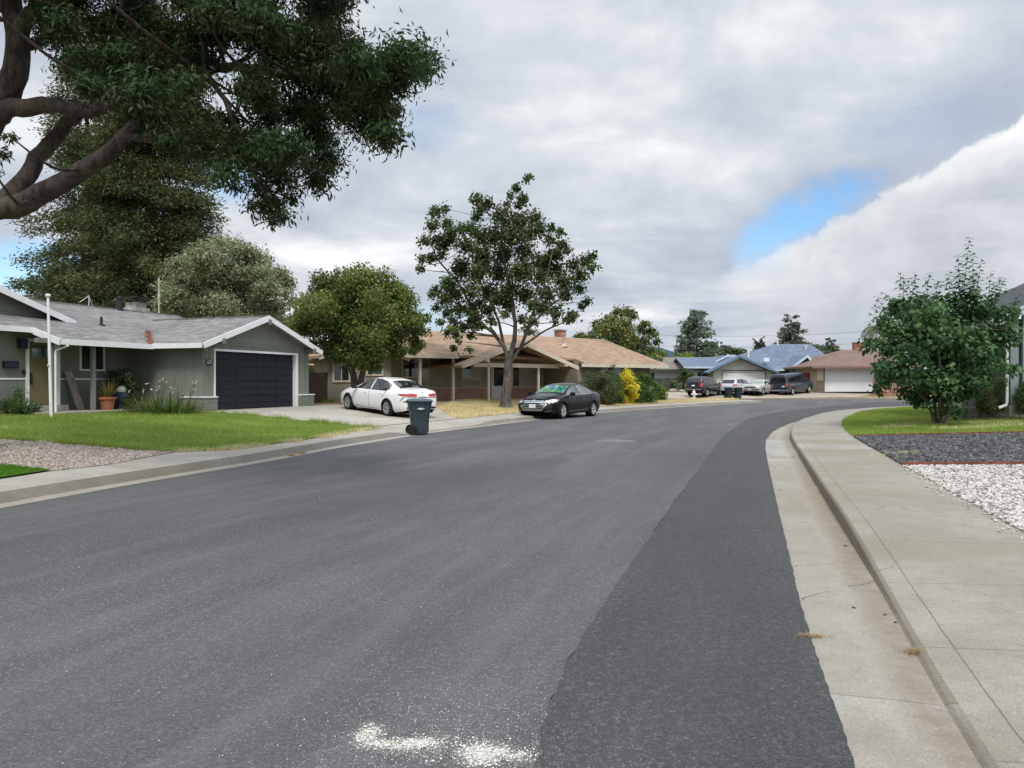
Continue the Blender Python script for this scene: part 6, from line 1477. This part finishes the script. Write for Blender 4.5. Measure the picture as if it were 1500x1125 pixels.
def far_pose(px, py, theta, zf=zfar):
    p = at(px, py, zf); return p, math.pi / 2 - R(theta)
# dark suv
SUV = dict(cat='suv', wb=2.95, r=.385, track=1.68, arch=.07,
    top=[(2.55, .70), (2.50, .95), (2.3, 1.08), (1.4, 1.20), (1.15, 1.24), (.55, 1.70), (.25, 1.80), (-.6, 1.86), (-1.9, 1.84), (-2.2, 1.78), (-2.40, 1.40), (-2.50, 1.12), (-2.55, .8)],
    belt=[(2.55, .6), (2.4, .95), (1.4, 1.08), (.9, 1.13), (-2.2, 1.19), (-2.5, 1.1), (-2.55, .74)],
    plan=[(2.55, .70), (2.4, .88), (2.0, .97), (0, 1.0), (-2.0, .99), (-2.4, .95), (-2.55, .86)],
    bot=[(2.55, .42), (2.2, .30), (-2.2, .32), (-2.55, .45)], roofw=[(2.55, .6), (2.2, .8), (1.2, .82), (.3, .68), (-2.0, .70), (-2.3, .78), (-2.55, .8)],
    side_glass=[[(.95, 1.17), (.55, 1.58), (.20, 1.70), (-.10, 1.72), (-.10, 1.19)], [(-.2, 1.19), (-.2, 1.73), (-1.05, 1.74), (-1.05, 1.2)], [(-1.15, 1.2), (-1.15, 1.74), (-1.95, 1.70), (-2.2, 1.25)]],
    seams=[[(1.0, .45), (1.0, 1.1)], [(-.15, .4), (-.15, 1.15)], [(-1.1, .6), (-1.1, 1.16)]], handles=[(.05, 1.05), (-.9, 1.07)], windshield=[(1.1, -.74), (1.1, .74), (.5, .62), (.5, -.62)],
    rear_glass=[(-.72, 1.22), (.72, 1.22), (.64, 1.68), (-.64, 1.68)], rear_dir='B', mirror=(.92, 1.2), spokes=6, twin=False,
    panels=[('tail_light', [(s * .72, .95), (s * .93, .95), (s * .90, 1.22), (s * .78, 1.22)], 'B', M['lamp_red'], .012) for s in (1, -1)] + [('tail_light', [(-2.42, .95), (-2.52, .95), (-2.45, 1.22), (-2.30, 1.22)], d, M['lamp_red'], .012) for d in 'LR'] + [('number_plate', rect(-.16, .16, .95, 1.08), 'B', M['plate'], .012), ('bumper_strip', rect(-.85, .85, .62, .70), 'B', M['chrome'], .012)],
    side_panels=[([(1.0, .42), (-1.0, .42), (-1.0, .47), (1.0, .47)], M['chrome'])])
p, a = far_pose(1033, 580.0, 40)
make_car('dark_suv', 'dark maroon-black suv parked on the driveway of the blue-roofed house', dict(SUV, paint=paint('paint_plum', (.012, .007, .009), .3, 0, .5, .08), scale=1.0), p, a)
# dark van
VAN = dict(cat='van', wb=3.55, r=.38, track=1.72, arch=.07,
    top=[(3.0, .75), (2.95, 1.05), (2.6, 1.18), (1.95, 1.30), (1.75, 1.36), (1.15, 1.90), (.85, 2.06), (.3, 2.13), (-2.7, 2.13), (-2.95, 2.08), (-3.05, 1.6), (-3.08, .9)],
    belt=[(3.0, .65), (2.8, 1.0), (1.8, 1.20), (1.4, 1.24), (-3.0, 1.26), (-3.08, .86)],
    plan=[(3.0, .76), (2.85, .92), (2.4, 1.0), (0, 1.01), (-2.8, 1.01), (-3.08, .97)], bot=[(3.0, .4), (2.6, .3), (-2.7, .34), (-3.08, .45)],
    roofw=[(3.0, .66), (2.6, .85), (1.7, .88), (.9, .80), (-2.9, .84), (-3.08, .88)],
    side_glass=[[(1.45, 1.30), (1.05, 1.72), (.80, 1.82), (.35, 1.84), (.35, 1.30)], [(.2, 1.34), (.2, 1.84), (-.95, 1.84), (-.95, 1.34)], [(-1.1, 1.34), (-1.1, 1.84), (-2.75, 1.84), (-2.75, 1.34)]],
    seams=[[(1.5, .45), (1.5, 1.2)], [(.28, .4), (.28, 1.9)], [(-1.02, .4), (-1.02, 1.9)]], handles=[(.45, 1.12)], windshield=[(1.7, -.78), (1.7, .78), (1.1, .72), (1.1, -.72)],
    mirror=(1.4, 1.34), spokes=5, side_panels=[([(-.1, 1.02), (-2.5, 1.02), (-2.5, 1.09), (-.1, 1.09)], plain('stripe_grey', (.20, .22, .25), .5))],
    panels=[('rear_window', [(s * .08, 1.32), (s * .80, 1.32), (s * .74, 1.84), (s * .08, 1.84)], 'B', M['car_glass'], .01) for s in (1, -1)] +
           [('tail_light', rect(*sorted((s * .84, s * .98)), .95, 1.24), 'B', M['lamp_red'], .012) for s in (1, -1)] + [('tail_light', rect(-3.06, -2.94, .95, 1.24), d, M['lamp_red'], .012) for d in 'LR'] +
           [('rear_bumper', rect(-.96, .96, .46, .60), 'B', plain('bumper_grey', (.22, .24, .26), .5), .05), ('number_plate', rect(-.75, -.45, .86, 1.0), 'B', M['plate'], .014), ('door_seam', rect(-.008, .008, .62, 2.0), 'B', M['seam'], .006), ('emblem', rect(.48, .60, 1.02, 1.12), 'B', M['chrome'], .012), ('emblem', rect(.42, .74, .84, .88), 'B', M['chrome'], .012)])
p, a = far_pose(1161, 576.5, 47)
make_car('dark_van', 'dark blue passenger van parked beside the white sectional garage door', dict(VAN, paint=paint('paint_darkblue', (.012, .019, .036), .3, 0, .5, .08), scale=.98), p, a, .06)
# silver hatchback
HATCH = dict(cat='car', wb=2.6, r=.315, track=1.50,
    top=[(2.1, .6), (2.05, .78), (1.7, .92), (1.05, 1.02), (.85, 1.06), (.2, 1.42), (-.3, 1.47), (-1.3, 1.45), (-1.7, 1.38), (-2.0, 1.05), (-2.1, .9), (-2.15, .7)],
    belt=[(2.1, .52), (1.8, .8), (.8, .93), (-1.9, .99), (-2.1, .86), (-2.15, .64)], plan=[(2.1, .55), (1.9, .78), (1.4, .86), (0, .87), (-1.8, .86), (-2.1, .78), (-2.15, .7)],
    bot=[(2.1, .35), (1.8, .22), (-1.8, .24), (-2.15, .38)], roofw=[(2.1, .45), (1.7, .66), (.9, .70), (.1, .58), (-1.3, .60), (-1.9, .68), (-2.15, .6)],
    side_glass=[[(.75, .97), (.25, 1.30), (-.1, 1.38), (-.1, .98)], [(-.18, .98), (-.18, 1.38), (-1.0, 1.38), (-1.0, 1.0)], [(-1.07, 1.0), (-1.07, 1.37), (-1.5, 1.33), (-1.75, 1.05)]],
    seams=[[(.85, .3), (.85, .92)], [(-.14, .25), (-.14, .95)], [(-1.03, .6), (-1.03, .96)]], handles=[(.05, .86), (-.9, .88)], windshield=[(.82, -.62), (.82, .62), (.25, .54), (.25, -.54)],
    rear_glass=[(-.62, 1.0), (.62, 1.0), (.54, 1.34), (-.54, 1.34)], rear_dir='B', mirror=(.65, 1.0), spokes=6, twin=False,
    panels=[('tail_light', rect(*sorted((s * .55, s * .80)), .74, .96), 'B', M['lamp_red'], .012) for s in (1, -1)] + [('tail_light', [(-2.1, .74), (-1.95, .74), (-1.9, .96), (-2.02, .96)], d, M['lamp_red'], .012) for d in 'LR'] + [('number_plate', rect(-.16, .16, .6, .72), 'B', M['plate'], .012)])
p, a = far_pose(1081, 577.8, 42)
make_car('silver_hatchback', 'pale silver hatchback seen from behind between dark suv and old sedan', dict(HATCH, paint=paint('paint_silver', (.50, .52, .55), .3, .2), scale=1.1), p, a)
# old boxy sedan, facing us
OLD = dict(cat='car', wb=2.75, r=.32, track=1.52,
    top=[(2.5, .66), (2.47, .80), (2.3, .86), (1.2, .95), (1.0, .98), (.45, 1.33), (.1, 1.38), (-.9, 1.38), (-1.15, 1.33), (-1.55, 1.0), (-2.4, .95), (-2.5, .8)],
    belt=[(2.5, .6), (2.4, .78), (1.0, .88), (-1.6, .90), (-2.4, .88), (-2.5, .72)], plan=[(2.5, .82), (2.3, .90), (0, .92), (-2.3, .90), (-2.5, .80)], bot=[(2.5, .34), (2.1, .24), (-2.1, .26), (-2.5, .38)],
    roofw=[(2.5, .75), (2.2, .78), (1.0, .76), (.3, .62), (-1.0, .62), (-1.6, .74), (-2.5, .72)],
    side_glass=[[(.85, .93), (.42, 1.24), (-.2, 1.30), (-.2, .93)], [(-.3, .93), (-.3, 1.30), (-1.0, 1.28), (-1.3, .95)]], seams=[[(.95, .3), (.95, .88)], [(-.25, .26), (-.25, .9)], [(-1.2, .5), (-1.2, .9)]], handles=[(-.05, .82)],
    windshield=[(.98, -.68), (.98, .68), (.5, .58), (.5, -.58)], rear_glass=[(-1.2, -.56), (-1.2, .56), (-1.5, .66), (-1.5, -.66)], mirror=(.8, .98), spokes=8, twin=False, wsmat=glassmat('windshield_pale', (.20, .24, .23), .1),
    panels=[('headlight', rect(*sorted((s * .52, s * .80)), .64, .78), 'F', M['lamp_clear'], .012) for s in (1, -1)] + [('grille', rect(-.48, .48, .62, .79), 'F', M['blk_trim'], .01), ('front_bumper', rect(-.86, .86, .42, .54), 'F', M['chrome'], .05), ('number_plate', rect(-.15, .15, .43, .53), 'F', M['plate'], .06)] + [('grille_bar', rect(-.48, .48, z, z + .015), 'F', M['chrome'], .016) for z in (.66, .70, .74)],
    side_panels=[([(2.2, .52), (-2.2, .54), (-2.2, .57), (2.2, .55)], M['chrome'])])
p, a = far_pose(1112, 577.6, 0)
make_car('old_sedan', 'old boxy pale beige sedan facing the street left of the van', dict(OLD, paint=paint('paint_beige', (.42, .40, .36), .45, 0, .3), scale=1.06), p, math.atan2(-.80, -.60))
# dark car half hidden behind the hedge
pp = at(958, 580.0, zfar)
make_car('parked_car', 'nose of a dark car poking out behind the hedge right end', dict(OLD, wsmat=M['car_glass'], paint=paint('paint_ink', (.02, .022, .028), .3), scale=.92), (pp.x - 1.4, pp.y, pp.z), math.atan2(-.45, .9))

# ------------------------------------------------------------------ wheeled bins, hydrant, wires
def make_bin(label, loc, rz, col, group=None, s=1.0):
    t = thing('wheelie_bin', label, 'wheelie bin', loc, rz, group)
    pm = plain('bin_plastic', col, .5, .35, var=.1, scale=8)
    mb = MB(); sec = [(0.03, .22, .24), (.10, .235, .25), (.70, .28, .30), (.78, .315, .335), (.97, .33, .36), (1.0, .35, .375)]
    V = []; n = 20
    for z, a, b in sec:
        for j in range(n):
            th = 2 * math.pi * (j + .5) / n; c, s_ = math.cos(th), math.sin(th); e = .38
            V.append((math.copysign(abs(c)**e, c) * b, math.copysign(abs(s_)**e, s_) * a, z))
    F = [(i * n + j, i * n + (j + 1) % n, (i + 1) * n + (j + 1) % n, (i + 1) * n + j) for i in range(len(sec) - 1) for j in range(n)] + [tuple(range(n)), tuple(range((len(sec) - 1) * n, len(sec) * n))]
    mb.add(V, F)
    for y in np.linspace(-.17, .17, 6): mb.box(.235, .262, y - .012, y + .012, .10, .62)
    for y in np.linspace(-.15, .15, 5): mb.box(y - .012 - .02, y + .012 - .02, -.258, -.232, .10, .62)
    mb.build('body', pm, t, smooth=True)
    lid = MB(); V = []; sec = [(1.002, .37, .40), (1.04, .375, .405), (1.085, .30, .33), (1.10, .15, .18)]
    for z, a, b in sec:
        for j in range(n):
            th = 2 * math.pi * (j + .5) / n; c, s_ = math.cos(th), math.sin(th); V.append((math.copysign(abs(c)**.4, c) * b - .01, math.copysign(abs(s_)**.4, s_) * a, z))
    lid.add(V, [(i * n + j, i * n + (j + 1) % n, (i + 1) * n + (j + 1) % n, (i + 1) * n + j) for i in range(3) for j in range(n)] + [tuple(range(n)), tuple(range(3 * n, 4 * n))])
    lid.build('lid', plain('bin_lid', tuple(c * 1.25 for c in col), .45, .4, var=.08), t, smooth=True)
    MB().tube([(-.36, -.28, .98), (-.47, -.24, 1.0), (-.47, .24, 1.0), (-.36, .28, .98)], .018, 8).build('handle', pm, t, smooth=True)
    for sy in (-1, 1):
        w_ = MB(); w_.lathe([(0, -.035), (.09, -.03), (.13, -.035), (.15, -.02), (.15, .02), (.13, .035), (.09, .03), (0, .035)], (-.25, sy * .30, .15), 'y', 22); w_.build('wheel', M['tyre'], t, smooth=True)
    MB().cyl((-.25, -.3, .15), (-.25, .3, .15), .014, n=8).build('axle', M['black'], t)
    return t, pm
q = gp(612, 637.0)
bin0, pm = make_bin('slate blue-green wheelie bin standing at the kerb before the white sedan', (q[0] + .04, q[1] + .1, 0), R(14), (.040, .058, .066))
st = MB(); st.prism([(-.13, .80), (-.05, .775), (.0, .765), (.05, .775), (.13, .80), (.05, .825), (-.0, .835), (-.07, .82)], 'y', -.334, -.325); st.build('emblem', plain('emblem_pale', (.45, .50, .55), .6), bin0)
g3 = 'wheelie bins before the blue-roofed house'
p = at(1067.5, 584.0, zfar)
make_bin('left of two dark wheelie bins by the silver hatchback', p, R(-80), (.030, .040, .044), g3)
p = at(1081, 584.2, zfar)
make_bin('right of two dark wheelie bins by the old sedan', p, R(-75), (.028, .040, .050), g3)
# white hydrant on the dry verge
p = at(1016.5, 584.0, zl)
hy = thing('fire_hydrant', 'small white fire hydrant on the dry verge before the dark suv', 'hydrant', p)
b_ = MB().lathe([(.0, 0), (.17, 0), (.17, .05), (.11, .06), (.11, .48), (.14, .50), (.14, .54), (.12, .56), (.09, .66), (.03, .70), (.03, .74), (0, .74)], n=16); b_.build('barrel', M['white'], hy, smooth=True)
MB().cyl((-.24, 0, .38), (.24, 0, .38), .065, n=12).cyl((0, -.22, .36), (0, 0, .36), .08, n=12).build('nozzle', M['white'], hy, smooth=True)
MB().box(-.035, .035, -.035, .035, .74, .79).build('nut', M['white'], hy)
# rubble beside the drive at the hedge end
for i, (px, py, s) in enumerate(((981, 573, .30), (986, 574.5, .38), (992, 573.5, .34), (999, 574.5, .28))):
    p = at(px, py, zfar); bm = bmesh.new(); bmesh.ops.create_icosphere(bm, subdivisions=2, radius=s)
    for v in bm.verts: v.co *= 1 + rng.normal(0, .06); v.co.z *= .7
    me = bpy.data.meshes.new('boulder'); bm.to_mesh(me); bm.free(); me.materials.append(M.setdefault('boulder', plain('boulder_stone', (.34, .31, .26), .95, .1, var=.3)))
    o_ = link('boulder', me); o_.location = (p.x, p.y, p.z + s * .3); tag(o_, 'pale garden boulder in a row beside the far driveway', 'boulder', 'pale boulders beside the far driveway')
# overhead wires between two poles hidden among the trees
wm_ = plain('weathered_pole', (.10, .08, .065), .9); cm = plain('wire_black', (.05, .05, .055), .6)
pa, pb = by(912, 122, .5), by(1352, 112, .8)
for (x, y, z), lab in ((pa, 'utility pole hidden behind the glossy dark tree'), (pb, 'utility pole hidden behind the bushy right tree')):
    up = thing('utility_pole', lab, 'utility pole', (x, y, z)); MB().cyl((0, 0, -.3), (0, 0, 9.6), .15, .11, 10).build('pole_shaft', wm_, up, smooth=True); MB().box(-.9, .9, -.06, .06, 9.0, 9.14).build('crossarm', wm_, up)
for k, (dz, lab) in enumerate(((8.9, 'upper'), (7.2, 'middle'), (5.6, 'lower'))):
    w_ = thing('power_line', f'{lab} thin overhead wire sagging across the sky above the roofs', 'power line', (pa[0], pa[1], pa[2] + dz))
    a0 = Vector((0, 0, 0)); b0 = Vector((pb[0] - pa[0], pb[1] - pa[1], pb[2] - pa[2])); mb = MB()
    mb.tube([a0.lerp(b0, t_) + Vector((0, 0, -.9 * 4 * t_ * (1 - t_))) for t_ in np.linspace(0, 1, 17)], .018, 4); mb.build('cable', cm, w_)
# ------------------------------------------------------------------ sky, sun, camera
SUN_AZ, SUN_EL = R(168), R(54)          # azimuth clockwise from +Y (the view), so the sun stands behind the left shoulder
wd = bpy.data.worlds.new('World'); sc.world = wd; wd.use_nodes = True
class GW(G):
    def __init__(s, w): s.t = w.node_tree; s.t.nodes.clear(); s.out = s.t.nodes.new('ShaderNodeOutputWorld')
g = GW(wd)
sky = g.n('TexSky', sky_type='NISHITA'); sky.sun_disc = False; sky.sun_elevation = SUN_EL; sky.sun_rotation = SUN_AZ; sky.air_density = 1.0; sky.dust_density = .6; sky.ozone_density = 1.6
d = g.n('TexCoord').outputs['Generated']; x, y, z = g.sep(d)
el = g.math('MULTIPLY', g.math('ARCSINE', z), 57.2958); az = g.math('MULTIPLY', g.math('ARCTAN2', x, y), 57.2958)
zz = g.math('ADD', g.math('MAXIMUM', z, 0.0), .11)
P = g.n('CombineXYZ', {0: g.math('DIVIDE', x, zz), 1: g.math('DIVIDE', y, zz), 2: 0.0}).outputs[0]
nA = g.noise(P, .55, 7, .52, .5); nB = g.noise(g.scale(P, 1, 1, 1, .7), 1.5, 8, .55, .4); nC = g.noise(d, 9, 6, .6, .3); nD = g.noise(d, 3.2, 5, .55, .3)
f = g.math('ADD', g.math('ADD', g.math('MULTIPLY', nA, .50), g.math('MULTIPLY', nB, .32)), g.math('ADD', g.math('MULTIPLY', nC, .12), g.math('MULTIPLY', nD, .22)))
cloud = g.ramp(g.rmp(f, .47, .69, 0, 1, False), [(0, (.40, .45, .54)), (.32, (.51, .56, .64)), (.58, (.64, .68, .73)), (.82, (.82, .84, .87)), (1, (.96, .96, .97))])
# bright cumulus bank rising to the right, with its edge against a blue gap
nE = g.math('SUBTRACT', g.noise(d, 16, 9, .68, .5), .5); nF = g.math('SUBTRACT', g.noise(d, 5, 4, .55), .5)
line = g.math('ADD', g.math('MULTIPLY', g.math('SUBTRACT', az, 17), .44), 8.3)
t = g.math('ADD', g.math('SUBTRACT', el, line), g.math('ADD', g.math('MULTIPLY', nE, 3.6), g.math('MULTIPLY', nF, 3.2)))
near = g.math('MULTIPLY', g.rmp(az, 13, 21), g.rmp(az, 60, 44))
below = g.math('MULTIPLY', g.rmp(t, .9, -.6), near)
bank = g.ramp(g.rmp(g.math('ADD', g.math('ADD', t, g.math('MULTIPLY', nE, 2)), g.math('ADD', g.math('MULTIPLY', nF, 9), g.math('MULTIPLY', g.math('SUBTRACT', nA, .5), 8))), -6.5, -.3, 0, 1, False), [(0, (.50, .54, .60)), (.35, (.58, .61, .66)), (.70, (.76, .78, .81)), (1, (1.0, 1.0, 1.0))])
bank = g.mix(g.math('MULTIPLY', g.rmp(g.math('ADD', g.math('MULTIPLY', nC, .5), g.math('MULTIPLY', nB, .5)), .42, .62), .55), bank, (.88, .89, .91))
bank = g.mix(g.math('MULTIPLY', g.rmp(nD, .46, .64), .45), bank, (.50, .53, .59))
cl = g.mix(below, cloud, bank)
shade = g.math('MULTIPLY', g.math('MULTIPLY', g.rmp(t, 7.5, .5), g.rmp(t, -.2, .3)), near)
cl = g.mix(g.math('MULTIPLY', shade, .75), cl, (.40, .46, .58))
def spot(a0, e0, ra, re_, amp, rot=0.0):
    a = g.math('SUBTRACT', az, a0); e = g.math('SUBTRACT', el, e0); c, s = math.cos(rot), math.sin(rot)
    u = g.math('ADD', g.math('MULTIPLY', a, c), g.math('MULTIPLY', e, s)); v = g.math('SUBTRACT', g.math('MULTIPLY', e, c), g.math('MULTIPLY', a, s))
    q = g.math('ADD', g.math('POWER', g.math('ABSOLUTE', g.math('DIVIDE', u, ra)), 2), g.math('POWER', g.math('ABSOLUTE', g.math('DIVIDE', v, re_)), 2))
    q = g.math('ADD', q, g.math('ADD', g.math('MULTIPLY', nE, 2.4), g.math('MULTIPLY', nF, 2.2)))
    return g.math('MULTIPLY', g.rmp(q, 1.35, -.1), amp)
hole = spot(20.6, 10.9, 5.6, 2.3, 1.0, .53)
hole = g.math('MULTIPLY', hole, g.math('SUBTRACT', 1, below))
for a in ((-6, 18.3, 3.0, 2.2, .32), (-33.0, 6.6, 4.5, 2.4, .95), (-4.8, 4.7, 3.2, 1.3, .5), (-20, 14, 3, 2, .55), (27, 16.5, 5, 2, .12), (3, 32, 6, 4, .12), (-75, 30, 14, 8, .6), (120, 35, 20, 10, .6)):
    hole = g.math('MAXIMUM', hole, spot(*a))
blue = g.n('Background', {'Color': g.n('HueSaturation', {'Color': sky.outputs[0], 'Saturation': 1.25, 'Fac': 1.0}).outputs[0], 'Strength': .15})
hi = g.math('ADD', 1, g.math('ADD', g.math('MULTIPLY', g.rmp(el, 27, 62), 1.5), g.math('MULTIPLY', g.math('MULTIPLY', g.rmp(y, .2, -.5), g.rmp(el, 2, 20)), .5)))   # an overcast sky is brightest overhead and round the sun
cbg = g.n('Background', {'Color': cl, 'Strength': g.math('MULTIPLY', hi, .92)})
mx = g.n('MixShader', {0: g.math('SUBTRACT', 1, hole), 1: blue.outputs[0], 2: cbg.outputs[0]})
g.t.links.new(mx.outputs[0], g.out.inputs[0])

sd = bpy.data.lights.new('sun', 'SUN'); sd.energy = 2.0; sd.angle = R(12); sd.color = (1, .96, .90)
so = bpy.data.objects.new('sun', sd); COL.objects.link(so); so.location = (0, 0, 40)
dirv = Vector((math.sin(SUN_AZ) * math.cos(SUN_EL), math.cos(SUN_AZ) * math.cos(SUN_EL), math.sin(SUN_EL)))
so.rotation_euler = dirv.to_track_quat('Z', 'Y').to_euler()
cd = bpy.data.cameras.new('camera'); cam = bpy.data.objects.new('camera', cd); COL.objects.link(cam); sc.camera = cam
cd.sensor_width = 36; cd.lens = 36 * F_PX / 1500; cd.clip_start = .05; cd.clip_end = 9000
cam.location = (0, 0, CAMH); cam.rotation_euler = (R(90) - math.atan(2.5 / F_PX), 0, 0)
vs = sc.view_settings; vs.view_transform = 'Standard'; vs.look = 'None'; vs.exposure = .24; vs.gamma = 1; vs.use_curve_mapping = False
sc.cycles.max_bounces = 6; sc.cycles.diffuse_bounces = 3; sc.cycles.glossy_bounces = 3; sc.cycles.transmission_bounces = 2; sc.cycles.transparent_max_bounces = 8
sc.cycles.caustics_reflective = False; sc.cycles.caustics_refractive = False; sc.cycles.use_denoising = True
